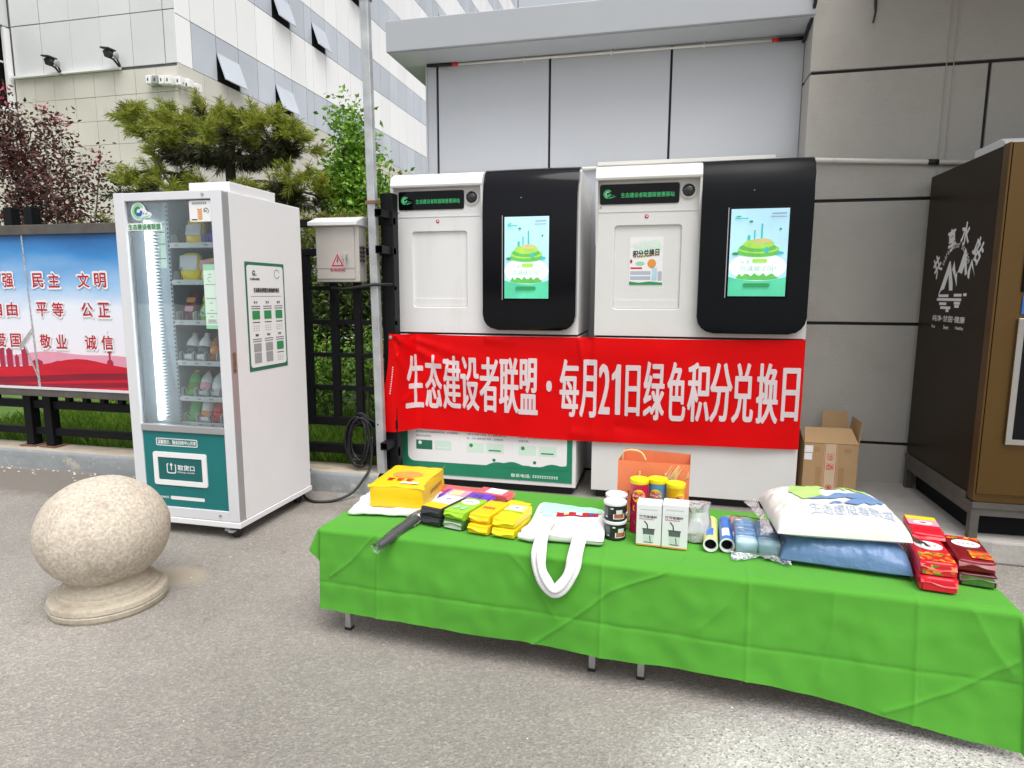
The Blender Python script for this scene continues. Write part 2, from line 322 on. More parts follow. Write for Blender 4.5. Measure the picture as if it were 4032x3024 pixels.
mat('grass', (0.08, 0.19, 0.015), 0.6, island=[(0.15, 0.30, 0.025), (0.28, 0.42, 0.05)], trans=0.3)
mat('lawn', (0.075, 0.15, 0.018), 0.9, var=0.35, vs=6, bump=0.4, bs=60)
film('window_glass', (0.93, 0.97, 0.98), haze=0.03, rough=0.02, gloss=0.7, hazecol=(0.50, 0.62, 0.70))
film('clear_film', (0.97, 0.98, 0.99), haze=0.20, rough=0.16, gloss=2.0, bump=0.6, bs=45)
film('milky_film', (0.96, 0.97, 0.98), haze=0.45, rough=0.2, gloss=2.0, bump=0.6, bs=40)
film('sheen_film', (0.97, 0.98, 0.99), haze=0.05, rough=0.22, gloss=0.9, bump=0.35, bs=30)

# ------------------------------------------------------------------ mesh helpers
ORG = {}
class MB:
    def __init__(s): s.v = []; s.f = []
    def add(s, vs, fs):
        o = len(s.v); s.v += [tuple(p) for p in vs]; s.f += [tuple(i+o for i in f) for f in fs]; return s
    def box(s, x0, x1, y0, y1, z0, z1):
        return s.add([(x0, y0, z0), (x1, y0, z0), (x1, y1, z0), (x0, y1, z0), (x0, y0, z1), (x1, y0, z1), (x1, y1, z1), (x0, y1, z1)],
                     [(0, 3, 2, 1), (4, 5, 6, 7), (0, 1, 5, 4), (1, 2, 6, 5), (2, 3, 7, 6), (3, 0, 4, 7)])
    def prism(s, out, o, ex, ey, t):
        """outline (a,b) on the plane o+a*ex+b*ey, extruded t along ex x ey"""
        o = Vector(o); ex = Vector(ex); ey = Vector(ey); n = ex.cross(ey).normalized()*t; k = len(out)
        a = [o+ex*p+ey*q for p, q in out]; b = [p+n for p in a]
        return s.add(a+b, [tuple(range(k))[::-1], tuple(range(k, 2*k))]+[(i, (i+1) % k, k+(i+1) % k, k+i) for i in range(k)])
    def flat(s, out, o, ex, ey):
        o = Vector(o); ex = Vector(ex); ey = Vector(ey)
        return s.add([o+ex*p+ey*q for p, q in out], [tuple(range(len(out)))])
    def tube(s, pts, r, n=8, cap=True):
        pts = [Vector(p) for p in pts]; rs = r if isinstance(r, (list, tuple)) else [r]*len(pts); vs = []; fs = []
        t0 = (pts[1]-pts[0]).normalized(); a = t0.orthogonal().normalized()
        for i, p in enumerate(pts):
            t = (pts[min(i+1, len(pts)-1)]-pts[max(i-1, 0)]).normalized()
            a = (a-t*a.dot(t)).normalized(); b = t.cross(a)
            for k in range(n):
                q = 2*math.pi*k/n; vs.append(p+(a*math.cos(q)+b*math.sin(q))*rs[i])
        for i in range(len(pts)-1):
            for k in range(n): fs.append((i*n+k, i*n+(k+1) % n, (i+1)*n+(k+1) % n, (i+1)*n+k))
        if cap: fs += [tuple(range(n))[::-1], tuple(range((len(pts)-1)*n, len(pts)*n))]
        return s.add(vs, fs)
    def lathe(s, prof, c=(0, 0, 0), n=32, ax=None, caps=True):
        c = Vector(c); az = Vector(ax).normalized() if ax else Vector((0, 0, 1)); a = az.orthogonal().normalized() if ax else Vector((1, 0, 0)); b = az.cross(a)
        vs = []; fs = []; m = len(prof)
        for r, z in prof:
            for k in range(n):
                q = 2*math.pi*k/n; vs.append(c+az*z+(a*math.cos(q)+b*math.sin(q))*r)
        for i in range(m-1):
            for k in range(n): fs.append((i*n+k, i*n+(k+1) % n, (i+1)*n+(k+1) % n, (i+1)*n+k))
        if caps and prof[0][0] > 1e-6: fs.append(tuple(range(n))[::-1])
        if caps and prof[-1][0] > 1e-6: fs.append(tuple(range((m-1)*n, m*n)))
        return s.add(vs, fs)
    def grid(s, fn, nu, nv):
        vs = [fn(i/nu, j/nv) for j in range(nv+1) for i in range(nu+1)]; w_ = nu+1
        return s.add(vs, [(j*w_+i, j*w_+i+1, (j+1)*w_+i+1, (j+1)*w_+i) for j in range(nv) for i in range(nu)])
    def roundbox(s, hx, hy, hz, r, n=6, bulge=0.0, nz=0.0, seed=0, fn=None):
        """soft-edged box centred at the origin; n cells per face"""
        key = {}; vs = []; fs = []
        def put(p):
            k = tuple(round(c, 5) for c in p)
            if k in key: return key[k]
            q = Vector((p[0]*hx, p[1]*hy, p[2]*hz)); inn = Vector([max(-h+r, min(h-r, c)) for c, h in zip(q, (hx, hy, hz))]); d = q-inn
            o = inn+d.normalized()*r if d.length > 1e-9 else q
            if bulge:
                o.x *= 1+bulge*(1-p[1]**2)*(1-p[2]**2)*(abs(p[0]) > .99); o.y *= 1+bulge*(1-p[0]**2)*(1-p[2]**2)*(abs(p[1]) > .99); o.z *= 1+bulge*2*(1-p[0]**2)*(1-p[1]**2)*(abs(p[2]) > .99)
            if nz: o += noise.noise_vector(o*22+Vector((seed, seed*2.3, 1)))*nz
            if fn: o = fn(o, p)
            key[k] = len(vs); vs.append(o); return key[k]
        for ax in range(3):
            for sg in (-1, 1):
                for i in range(n):
                    for j in range(n):
                        q = []
                        for a, b in ((i, j), (i+1, j), (i+1, j+1), (i, j+1)):
                            p = [0, 0, 0]; p[ax] = sg; p[(ax+1) % 3] = -1+2*a/n; p[(ax+2) % 3] = -1+2*b/n; q.append(put(p))
                        fs.append(tuple(q) if sg > 0 else tuple(q[::-1]))
        return s.add(vs, fs)
    def move(s, M):
        s.v = [tuple(M @ Vector(p)) for p in s.v]; return s
    def build(s, name, m, parent=None, smooth=False, bev=0.0, local=False, shade=None):
        me = bpy.data.meshes.new(name)
        if parent is not None: o = Vector((0, 0, 0)) if local else ORG[parent.name]
        else:
            xs = [p[0] for p in s.v]; ys = [p[1] for p in s.v]; o = Vector(((min(xs)+max(xs))/2, (min(ys)+max(ys))/2, min(p[2] for p in s.v)))
        me.from_pydata([(p[0]-o.x, p[1]-o.y, p[2]-o.z) for p in s.v], [], s.f); me.update()
        ob = bpy.data.objects.new(name, me); COL.objects.link(ob)
        me.materials.append(MATS[m])
        if parent is not None: ob.parent = parent; ORG[ob.name] = o
        else: ob.location = o; ORG[ob.name] = o
        if smooth: me.polygons.foreach_set('use_smooth', [True]*len(me.polygons))
        if shade: 
            me.polygons.foreach_set('use_smooth', [True]*len(me.polygons)); me.set_sharp_from_angle(angle=R(shade))
        if bev:
            md = ob.modifiers.new('bevel', 'BEVEL'); md.width = bev; md.segments = 2; md.limit_method = 'ANGLE'; md.angle_limit = R(50)
        return ob
def tag(o, label=None, cat=None, group=None, kind=None):
    if label: o['label'] = label
    if cat: o['category'] = cat
    if group: o['group'] = group
    if kind: o['kind'] = kind
    return o
def thing(name, loc, label, cat, group=None, rz=0.0):
    e = bpy.data.objects.new(name, None); COL.objects.link(e); e.location = loc; e.rotation_euler = (0, 0, rz); e.empty_display_size = 0.1
    ORG[e.name] = Vector(loc); return tag(e, label, cat, group)
def share(src, name, loc, parent, rot=None):
    """another object on the same mesh data"""
    o = bpy.data.objects.new(name, src.data); COL.objects.link(o); o.parent = parent; o.location = Vector(loc)-ORG[parent.name]
    if rot: o.rotation_euler = rot
    return o
def B(x0, x1, y0, y1, z0, z1): return MB().box(x0, x1, y0, y1, z0, z1)
def rr(x0, x1, z0, z1, r, n=5):
    out = []
    for cx, cz, a in ((x1-r, z0+r, -90), (x1-r, z1-r, 0), (x0+r, z1-r, 90), (x0+r, z0+r, 180)):
        for i in range(n+1):
            q = R(a+90*i/n); out.append((cx+r*math.cos(q), cz+r*math.sin(q)))
    return out
def ell(cx, cz, rx, rz, n=24, a0=0, a1=360):
    k = n if a1-a0 >= 360 else n+1
    return [(cx+rx*math.cos(R(a0+(a1-a0)*i/n)), cz+rz*math.sin(R(a0+(a1-a0)*i/n))) for i in range(k)]
def sector(cx, cz, ro, ri, a0, a1, n=20, off=(0, 0)):
    return [(cx+ro*math.cos(R(a0+(a1-a0)*i/n)), cz+ro*math.sin(R(a0+(a1-a0)*i/n))) for i in range(n+1)] + \
           [(cx+off[0]+ri*math.cos(R(a1+(a0-a1)*i/n)), cz+off[1]+ri*math.sin(R(a1+(a0-a1)*i/n))) for i in range(n+1)]
TX = {}
def glyphs(body):
    if body in TX: return TX[body]
    cu = bpy.data.curves.new('t', 'FONT'); cu.body = body; cu.size = 1; cu.resolution_u = 3; cu.fill_mode = 'FRONT'
    ob = bpy.data.objects.new('t', cu); COL.objects.link(ob); dg = bpy.context.evaluated_depsgraph_get()
    me = bpy.data.meshes.new_from_object(ob.evaluated_get(dg))
    vs = [(v.co.x, v.co.y) for v in me.vertices]; fs = [tuple(p.vertices) for p in me.polygons]
    bpy.data.objects.remove(ob); bpy.data.curves.remove(cu); bpy.data.meshes.remove(me)
    x0 = min(v[0] for v in vs); x1 = max(v[0] for v in vs); y0 = min(v[1] for v in vs); y1 = max(v[1] for v in vs)
    TX[body] = ([((x-x0)/(x1-x0), (y-y0)/(y1-y0)) for x, y in vs], fs, (x1-x0)/(y1-y0)); return TX[body]
def shifts(bold): return [(0, 0)] if bold <= 0 else [(-bold, 0), (bold, 0), (0, -bold), (0, bold), (-bold*.7, bold*.7), (bold*.7, -bold*.7)]
def letters(mb, body, box, o, ex, ey, bold=0.0, fit='stretch', mapf=None, step=0.00008):
    """glyph outlines of body fitted into box (a0,a1,b0,b1) of the plane; bold = stroke growth as a share of the height, by shifted copies"""
    if isinstance(body, int):    # print too blurred to read in the photograph: a row of dashes, one per character
        k_ = body; P_, F_ = [], []
        for i in range(k_):
            for j, (x0, x1, y0, y1) in enumerate(((.08, .80, .60, .95), (.15, .72, .08, .42))):
                m0 = len(P_); P_ += [((i+x0)/k_, y0), ((i+x1)/k_, y0), ((i+x1)/k_, y1), ((i+x0)/k_, y1)]; F_.append((m0, m0+1, m0+2, m0+3))
        TX[body] = (P_, F_, k_); bold = 0
    vs, fs, asp = glyphs(body); a0, a1, b0, b1 = box; o = Vector(o); ex = Vector(ex); ey = Vector(ey); n = ex.cross(ey).normalized()
    if fit == 'h': a1 = a0+(b1-b0)*asp
    h = b1-b0
    for k, (sx, sy) in enumerate(shifts(bold)):
        P = []
        for x, y in vs:
            a = a0+(a1-a0)*x+sx*h; b = b0+h*y+sy*h
            P.append(mapf(a, b)+Vector((0, 0, step*k)) if mapf else o+ex*a+ey*b+n*step*k)
        mb.add(P, fs)
    return mb
def lettering(name, body, box, o, ex, ey, m, parent, bold=0.0, fit='stretch', local=False):
    return letters(MB(), body, box, o, ex, ey, bold, fit).build(name, m, parent, local=local)
XA, YA, ZA = (1, 0, 0), (0, 1, 0), (0, 0, 1)
def swirl(o, ex, ey, s, parent, mats=('print_green', 'print_lgreen', 'print_blue', 'print_white'), lift=0.0012, local=False, backing=True, tail=True):
    """the round leaf-and-wave emblem; s = ring radius"""
    o = Vector(o); n = Vector(ex).cross(Vector(ey)).normalized()
    if backing:
        mb = MB().flat(ell(0, 0, s*1.16, s*1.16, 28), o, ex, ey)
        if tail:
            mb.flat(ell(s*1.25, -s*.45, s*.80, s*.42, 20), o+n*lift*.25, ex, ey).flat(ell(s*.75, -s*.15, s*.6, s*.5, 18), o+n*lift*.5, ex, ey)
        mb.build('emblem_backing', mats[3], parent, local=local)
    MB().flat(sector(0, 0, s, s*.66, 40, 270, 26, (s*.14, -s*.05)), o+n*lift, ex, ey).build('emblem_ring', mats[0], parent, local=local)
    MB().flat(sector(0, 0, s*.62, s*.36, 60, 250, 18, (s*.10, -s*.04)), o+n*lift, ex, ey).build('emblem_ring', mats[1], parent, local=local)
    mb = MB().flat(sector(s*.1, -s*.1, s*.55, s*.22, 215, 380, 16, (-s*.05, s*.14)), o+n*lift*1.6, ex, ey)
    mb.build('emblem_wave', mats[2], parent, local=local)
    if tail:
        MB().flat([(-s*.1, -s*.98), (s*.7, -s*.95), (s*1.5, -s*.72), (s*2.0, -s*.40), (s*1.4, -s*.58), (s*.6, -s*.72)], o+n*lift*1.4, ex, ey).build('emblem_tail', mats[0], parent, local=local)
        MB().flat([(s*.72, -s*.42), (s*.84, -s*.40), (s*.95, -s*.05), (s*.86, -s*.08)], o+n*lift*1.5, ex, ey).flat([(s*1.05, -s*.42), (s*1.4, -s*.34), (s*1.36, -s*.24), (s*1.08, -s*.30)], o+n*lift*1.5, ex, ey).build('emblem_mark', mats[2], parent, local=local)
def leafset(pts, size, m, name, parent, up=0.3, aspect=0.45, seed=1, fold=True):
    rnd = random.Random(seed); vs = []; fs = []
    for p in pts:
        d = Vector((rnd.gauss(0, 1), rnd.gauss(0, 1), rnd.gauss(0, .7)+up)).normalized(); l = size*rnd.uniform(.65, 1.3)
        sd = d.orthogonal().normalized(); sd.rotate(Matrix.Rotation(rnd.uniform(0, 6.28), 3, d)); nn = d.cross(sd); wv = l*aspect
        k = len(vs); b = Vector(p)
        vs += [b, b+d*l*.45+sd*wv*.5+nn*wv*.16, b+d*l-nn*l*.10, b+d*l*.45-sd*wv*.5+nn*wv*.16, b+d*l*.5]
        fs += [(k, k+1, k+4), (k+1, k+2, k+4), (k+2, k+3, k+4), (k+3, k, k+4)]
    mb = MB(); mb.v = [tuple(v) for v in vs]; mb.f = fs
    return mb.build(name, m, parent)
def tufts(shoots, m, name, parent, nl=0.09, per=60, seed=1, wdt=0.0032, spread=0.9):
    rnd = random.Random(seed); vs = []; fs = []
    for p, d, l in shoots:
        p = Vector(p); d = Vector(d).normalized(); a = d.orthogonal().normalized(); b = d.cross(a)
        for i in range(per):
            t = rnd.uniform(0, 1); q = rnd.uniform(0, 6.283); rad = a*math.cos(q)+b*math.sin(q)
            base = p+d*l*t; nd = (d*rnd.uniform(.45, 1.0)+rad*spread*rnd.uniform(.5, 1.0)).normalized(); L_ = nl*rnd.uniform(.7, 1.25)
            sd = nd.cross(Vector((rnd.gauss(0, 1), rnd.gauss(0, 1), rnd.gauss(0, 1)))).normalized()*wdt; k = len(vs)
            vs += [base-sd, base+sd, base+nd*L_*.6+sd*.9, base+nd*L_+Vector((0, 0, -.10*L_))]; fs += [(k, k+1, k+2, k+3)]
    mb = MB(); mb.v = [tuple(v) for v in vs]; mb.f = fs
    return mb.build(name, m, parent)

# ================================================================== SETTING
g = MB(); g.add([(-120, -60, 0), (160, -60, 0), (160, 160, 0), (-120, 160, 0)], [(0, 1, 2, 3)])
tag(g.build('ground', 'asphalt'), 'old grey asphalt forecourt with pale worn patches', kind='structure')
lw = B(-60, -1.95, 4.26, 16.9, 0.03, 0.11); tag(lw.build('lawn_ground', 'lawn'), 'green lawn behind the fence', kind='structure')

# kerb wall under the fence
kr = thing('kerb_wall', (-4.4, 4.12, 0), 'low grey-painted concrete kerb wall carrying the black fence', 'kerb')
def kerbfn(u, v):
    x = -9.0+7.1*u; pts = [(3.985, -0.01), (3.985, 0.06), (3.99, 0.142), (4.01, 0.15), (4.24, 0.152), (4.26, 0.10)]
    t = v*(len(pts)-1); i = min(int(t), len(pts)-2); f = t-i; y = pts[i][0]*(1-f)+pts[i+1][0]*f; z = pts[i][1]*(1-f)+pts[i+1][1]*f
    n = noise.noise(Vector((x*4, y*9, z*9)))*.006+noise.noise(Vector((x*15, y*20, z*20)))*.003
    return (x, y-n*(v < .6), z+n*.6*(v > .3))
def kerb_strip(v0, v1): return MB().grid(lambda u, v: kerbfn(u, v0+(v1-v0)*v), 260, 6)
kerb_strip(0, .52).build('kerb_face', 'kerb_paint', kr, smooth=True); kerb_strip(.52, 1).build('kerb_top', 'kerb_top', kr, smooth=True)
# concrete slab in front of the right-hand wall
sl = MB().prism([(0.86, 4.75), (0.86, 4.1), (1.05, 3.93), (1.30, 3.82), (1.72, 3.70), (3.6, 3.62), (3.6, 4.75)], (0, 0, 0), XA, YA, 0.125)
tag(sl.build('concrete_slab', 'concrete', bev=0.012), 'worn concrete step slab under the carton and bronze cabinet', 'slab')

# ---- grey aluminium panel building behind the kiosks
gb = thing('panel_building', (-0.5, 5.2, 0), 'low grey aluminium-panel building with jutting canopy behind the kiosks', 'building')
B(-1.87, 0.90, 5.012, 8.0, 0, 3.168).build('wall_core', 'joint_black', gb)
pb = B(-1.868, -1.797, 4.99, 5.02, 0, 3.168).build('wall_panel', 'alu_panel', gb, bev=0.003)
for a, b_ in ((-1.778, -0.905), (-0.888, -0.020), (-0.004, 0.872)):
    B(a, b_, 4.99, 5.02, 0.02, 3.168).build('wall_panel', 'alu_panel', gb, bev=0.004)
B(-1.886, -1.871, 4.995, 8.0, 0, 3.168).build('side_wall', 'alu_panel', gb)
cn = B(-2.075, 0.872, 4.68, 8.0, 3.172, 3.39).build('canopy', 'canopy_panel', gb, bev=0.006)
B(-2.06, 0.868, 4.70, 4.985, 3.165, 3.1715).build('soffit', 'alu_panel', cn)
cp = thing('cable_conduit', (-0.5, 4.97, 2.95), 'thin white conduit with red and black tape ends under the canopy', 'conduit')
MB().tube([(-1.62, 4.975, 3.150), (-0.9, 4.975, 3.147), (0.0, 4.975, 3.143), (0.66, 4.975, 3.138)], 0.009, 8).build('pipe', 'pvc', cp, smooth=True)
MB().tube([(-1.86, 4.965, 3.157), (-1.66, 4.97, 3.153)], 0.014, 8).build('tape', 'joint_black', cp, smooth=True)
MB().tube([(-1.665, 4.97, 3.153), (-1.61, 4.97, 3.152)], 0.012, 8).build('red_tape', 'bright_red', cp, smooth=True)
MB().tube([(0.655, 4.972, 3.139), (0.70, 4.972, 3.138)], 0.012, 8).build('red_tape', 'bright_red', cp, smooth=True)
MB().tube([(0.70, 4.972, 3.139), (0.86, 4.972, 3.137)], 0.014, 8).build('tape', 'joint_black', cp, smooth=True)
for i, x in enumerate((-1.1, -0.45, 0.2)): B(x, x+.014, 4.962, 4.99, 3.133, 3.157).build('clip', 'pvc', cp)

# ---- stucco-textured building on the right, its own overhang above the picture
sb = thing('stucco_building', (2.4, 4.9, 0), 'brown-grey textured panel wall with black joints at the right', 'building')
B(0.885, 5.2, 4.762, 8.0, 0, 3.6).build('wall_core', 'joint_black', sb)
zz = [0.0, 0.398, 1.212, 2.022, 2.835, 3.6]; JH = 0.0105
cols = {4: [(0.872, 3.6)], 0: [(0.872, 3.6)], 1: [(0.872, 3.6)], 2: [(0.872, 3.6)], 3: [(0.872, 1.895), (1.915, 3.6)]}
for i in range(5):
    for a, b_ in cols[i]:
        B(a, b_, 4.745, 4.775, zz[i]+JH, zz[i+1]-JH).build('wall_panel', 'stucco', sb, bev=0.003)
    B(0.872, 0.90, 4.777, 4.985, zz[i]+JH, zz[i+1]-JH).build('return_panel', 'stucco', sb, bev=0.002)
B(1.66, 1.664, 4.739, 4.7445, 2.05, 3.6).build('seam', 'stucco', sb); B(1.70, 1.704, 4.739, 4.7445, 2.05, 3.6).build('seam', 'stucco', sb)
B(1.15, 5.2, 3.15, 4.745, 3.48, 3.75).build('overhang', 'canopy_panel', sb)
B(3.6, 3.9, 3.15, 4.76, 0, 3.48).build('side_wall', 'stucco', sb)
tag(MB().tube([(1.235, 4.735, 3.45), (1.24, 4.733, 3.30), (1.228, 4.733, 3.24), (1.232, 4.733, 3.17), (1.222, 4.733, 3.11)], [.004, .006, .009, .006, .005], 6).build('dangling_wire', 'cable'), 'frayed dark wire end hanging down the textured wall at the top', 'wire')
tag(MB().tube([(0.862, 4.66, 3.6), (0.862, 4.66, 3.24), (0.858, 4.72, 3.17), (0.857, 4.965, 3.11)], 0.011, 8).build('corner_cable', 'cable', smooth=True), 'black cable running down the corner between the two walls', 'cable')
# white pvc pipe along both walls above the kiosks
pv = thing('wall_pipe', (0.5, 4.7, 2.25), 'white plastic conduit running along the walls just above the kiosks', 'pipe')
MB().tube([(-1.80, 4.97, 2.325), (-0.5, 4.97, 2.338), (0.80, 4.965, 2.345)], 0.014, 10).build('pipe', 'pvc', pv, smooth=True)
B(-0.52, 0.72, 4.935, 4.985, 2.345, 2.372).build('trunking', 'pvc', pv, bev=0.003)
MB().tube([(0.84, 4.72, 2.288), (1.3, 4.722, 2.262), (1.9, 4.722, 2.225)], 0.0155, 10).build('pipe', 'pvc', pv, smooth=True)
MB().tube([(1.60, 4.722, 2.243), (1.66, 4.722, 2.240)], 0.0185, 10).build('tape_band', 'joint_black', pv, smooth=True)
MB().tube([(1.36, 4.722, 2.2585), (1.366, 4.722, 2.258)], 0.0175, 10).build('coupling', 'pvc', pv, smooth=True)

# ---- big office building far behind
FB = thing('office_building', (-17, 22, 0), 'large pale office building with stone base, white panels and window bands', 'building')
XB, YB = -14.1, 17.0
B(-30, XB-0.05, YB+0.05, 62, 0, 30).build('wall_core', 'bld_gap', FB)
G = 0.014
# left facade (faces the camera): grey panels above a stone base
lc = [-20.05, -18.93, -17.83, -16.73, -15.62, -14.50]
zr = [8.07, 9.55, 11.03, 12.5]
lp = MB().box(0, 1.12-2*G, 0, .04, 0, 1.48-2*G).build('facade_panel', 'bld_grey', FB, local=True, bev=0.01)
first = True
for i in range(5):
    for k in range(3):
        loc = Vector((lc[i]+G, YB, zr[k]+G))
        if first: lp.location = loc-ORG[FB.name]; first = False
        else: share(lp, 'facade_panel', loc, FB)
cpn = MB().box(0, .40-2*G, 0, .04, 0, 1.48-2*G).build('corner_panel', 'bld_grey', FB, local=True, bev=0.01)
for k in range(3):
    loc = Vector((lc[5]+G, YB, zr[k]+G))
    if k == 0: cpn.location = loc-ORG[FB.name]
    else: share(cpn, 'corner_panel', loc, FB)
ts = MB().box(0, .744-.012, 0, .04, 0, .70-.012).build('stone_tile', 'bld_stone', FB, local=True)
first = True
for i in range(8):
    for k in range(7):
        loc = Vector((-20.05+.744*i, YB-0.01+random.uniform(-.004, .004), 7.30-.7*k))
        if first: ts.location = loc-ORG[FB.name]; first = False
        else: share(ts, 'stone_tile', loc, FB)
B(-20.1, -14.1, YB+.0, YB+.04, 0, 2.38).build('plinth', 'bld_stone', FB)
B(-20.06, -16.05, YB-.14, YB-.012, 8.005, 8.065).build('ledge', 'bld_white', FB)
# right facade (faces +X): bands of glass between white panels, stone below
cw = 1.09; Y0 = 17.02
rows = [('w', 9.44, 11.24), ('g', 11.24, 12.60), ('w', 12.60, 14.40), ('g', 14.40, 15.76), ('w', 15.76, 17.56), ('g', 17.56, 18.92), ('w', 18.92, 20.7), ('g', 20.7, 22.06), ('w', 22.06, 23.86), ('g', 23.86, 25.22), ('w', 25.22, 27.02), ('g', 27.02, 28.4)]
wp = {}
def rpanel(name, m, y, y1, z0, z1, rot=None):
    key = (name, round(y1-y, 3), round(z1-z0, 3)); loc = Vector((XB, y, z0))
    if key not in wp:
        o = MB().box(-.04, 0, G, (y1-y)-G, G, (z1-z0)-G).build(name, m, FB, local=True); o.location = loc-ORG[FB.name]; wp[key] = o
    else: o = share(wp[key], name, loc, FB)
    return o
edges = [17.02, 17.65, 18.76, 19.87, 20.9, 21.94, 23.06, 24.08, 24.64, 25.68, 26.72, 27.85]
while edges[-1] < 60.5: edges.append(edges[-1]+1.08)
openw = {(0, 2), (0, 5), (0, 12), (0, 20), (2, 5), (2, 8), (2, 22), (2, 27), (4, 11), (4, 16), (6, 22), (6, 26)}
def top_z(y):  # a little above what the picture shows
    return 10.9+(y-17.0)*0.46
gl = [('g', 8.08, 9.44)]+rows
for ri, (kd, z0, z1) in enumerate(gl):
    for ci in range(len(edges)-1):
        y, y1 = edges[ci], edges[ci+1]
        if z0 > top_z(y1)+.5 or (y1-y < .7 and ci == 0 and kd == 'g' and False): continue
        if y > 40 and z0 < 13 and ri < 1: continue
        if ri > 0 and y > 38.5 and z0 < 13.5: continue
        if kd == 'w' or ci == 0: rpanel('facade_panel', 'bld_white', y, y1, z0, z1)
        elif (ri, ci) in openw:
            zc = z0+.86; rpanel('window_pane', 'bld_glass', y, y1, zc, z1)
            h = zc-z0
            B(XB-.05, XB-.01, y+G, y1-G, z0+G, zc).build('window_opening', 'dark_void', FB)
            s_ = MB().box(-.03, .01, G, (y1-y)-G, -h+G, 0).build('open_sash', 'bld_glass', FB, local=True)
            s_.location = Vector((XB+.02, y, zc))-ORG[FB.name]; s_.rotation_euler = (0, -R(19), 0)
        else: rpanel('window_pane', 'bld_glass', y, y1, z0, z1)
st = None
yy = 17.02; k = 0
for k in range(4):
    for i in range(20):
        y = 17.02+i*1.09; z0 = 7.38-.70*k
        loc = Vector((XB, y, z0))
        if st is None:
            st = MB().box(-.04, 0.005, .006, 1.09-.006, .006, .70-.006).build('stone_slab', 'bld_stone', FB, local=True); st.location = loc-ORG[FB.name]
        else: share(st, 'stone_slab', loc, FB)
B(XB-.04, XB+.0, 17.02, 60, 0, 5.27).build('plinth', 'bld_stone', FB)
B(XB-.04, XB+.004, 38.9, 60, 5.27, 8.08).build('plinth', 'bld_stone', FB)
B(XB+.004, XB+.02, 18.6, 22.4, 3.75, 4.75).build('dark_window', 'dark_void', FB)
B(XB+.004, XB+.05, 18.6, 22.4, 3.0, 3.75).build('brick_band', 'brick_red', FB)
# projecting wing at the far left with a barred window
B(-30, -20.12, 11.5, 17.0, 0, 7.0).build('wing_wall', 'bld_stone', FB); B(-30, -20.12, 11.5, 17.0, 9.55, 14).build('wing_upper', 'bld_grey', FB)
B(-30, -20.35, 11.5, 17.0, 7.0, 9.55).build('wing_window', 'dark_void', FB)
B(-20.2, -20.10, 16.80, 17.0, 7.0, 9.5).build('window_frame', 'bld_white', FB); B(-20.2, -20.10, 11.5, 16.8, 7.0, 7.10).build('window_frame', 'bld_white', FB)
for i in range(5): B(-20.26, -20.22, 13.2+i*.7, 13.24+i*.7, 7.1, 9.5).build('window_bar', 'bld_grey', FB)
B(-20.26, -20.21, 12.5, 16.8, 8.45, 8.5).build('window_bar', 'bld_grey', FB)
def floodlight(x, z, label):
    t = thing('floodlight', (x, 16.9, z-.30), label, 'floodlight', 'black floodlights on the stone ledge'); t.scale = (.7, .7, .7)
    MB().tube([(x+.10, 16.9, z-.30), (x-.02, 16.75, z-.05), (x-.10, 16.6, z+.02)], 0.045, 6).build('bracket', 'black_plastic', t)
    MB().tube([(x+.16, 16.9, z-.30), (x+.14, 16.75, z-.02)], 0.035, 6).build('strut', 'black_plastic', t)
    b_ = MB().box(-.16, .16, -.13, .13, -.13, .13); b_.move(Matrix.Translation((x-.06, 16.55, z+.14)) @ Matrix.Rotation(R(-18), 4, 'Y')); b_.build('lamp_housing', 'black_plastic', t, bev=0.02)
    v = MB().box(-.26, .17, -.2, .2, .13, .19); v.move(Matrix.Translation((x-.06, 16.55, z+.14)) @ Matrix.Rotation(R(8), 4, 'Y')); v.build('visor', 'black_plastic', t)
    MB().lathe([(.0, 0), (.12, .0), (.13, .12), (.0, .14)], (x+.12, 16.66, z+.06), 12, (1, .3, 0)).build('reflector', 'print_grey', t)
floodlight(-18.25, 8.30, 'black floodlight on the ledge nearest the barred window'); floodlight(-16.10, 8.36, 'black floodlight on the ledge nearest the building corner')
lcst = thing('lamp_cluster', (-14.2, 16.9, 7.2), 'row of small white lamps on the stone building corner', 'lamps')
for i, (x, y, m_) in enumerate(((-14.95, 16.88, 'print_white'), (-14.72, 16.88, 'print_grey'), (-14.5, 16.88, 'print_white'), (-14.27, 16.86, 'print_white'), (-14.0, 16.95, 'print_white'), (-13.95, 17.25, 'print_white'), (-13.95, 17.6, 'print_white'))):
    B(x-.09, x+.09, y-.12, y+.10, 7.42-.02*i+(.05 if i < 5 else .1), 7.66-.02*i+(.05 if i < 5 else .1)).build('lamp', m_, lcst, bev=0.02)
    B(x-.02, x+.02, y-.125, y-.121, 7.5-.02*i+.05, 7.58-.02*i+.05).build('lens', 'black_plastic', lcst)
B(-15.0, -13.9, 16.93, 16.985, 7.45, 7.5).build('bracket', 'print_grey', lcst)

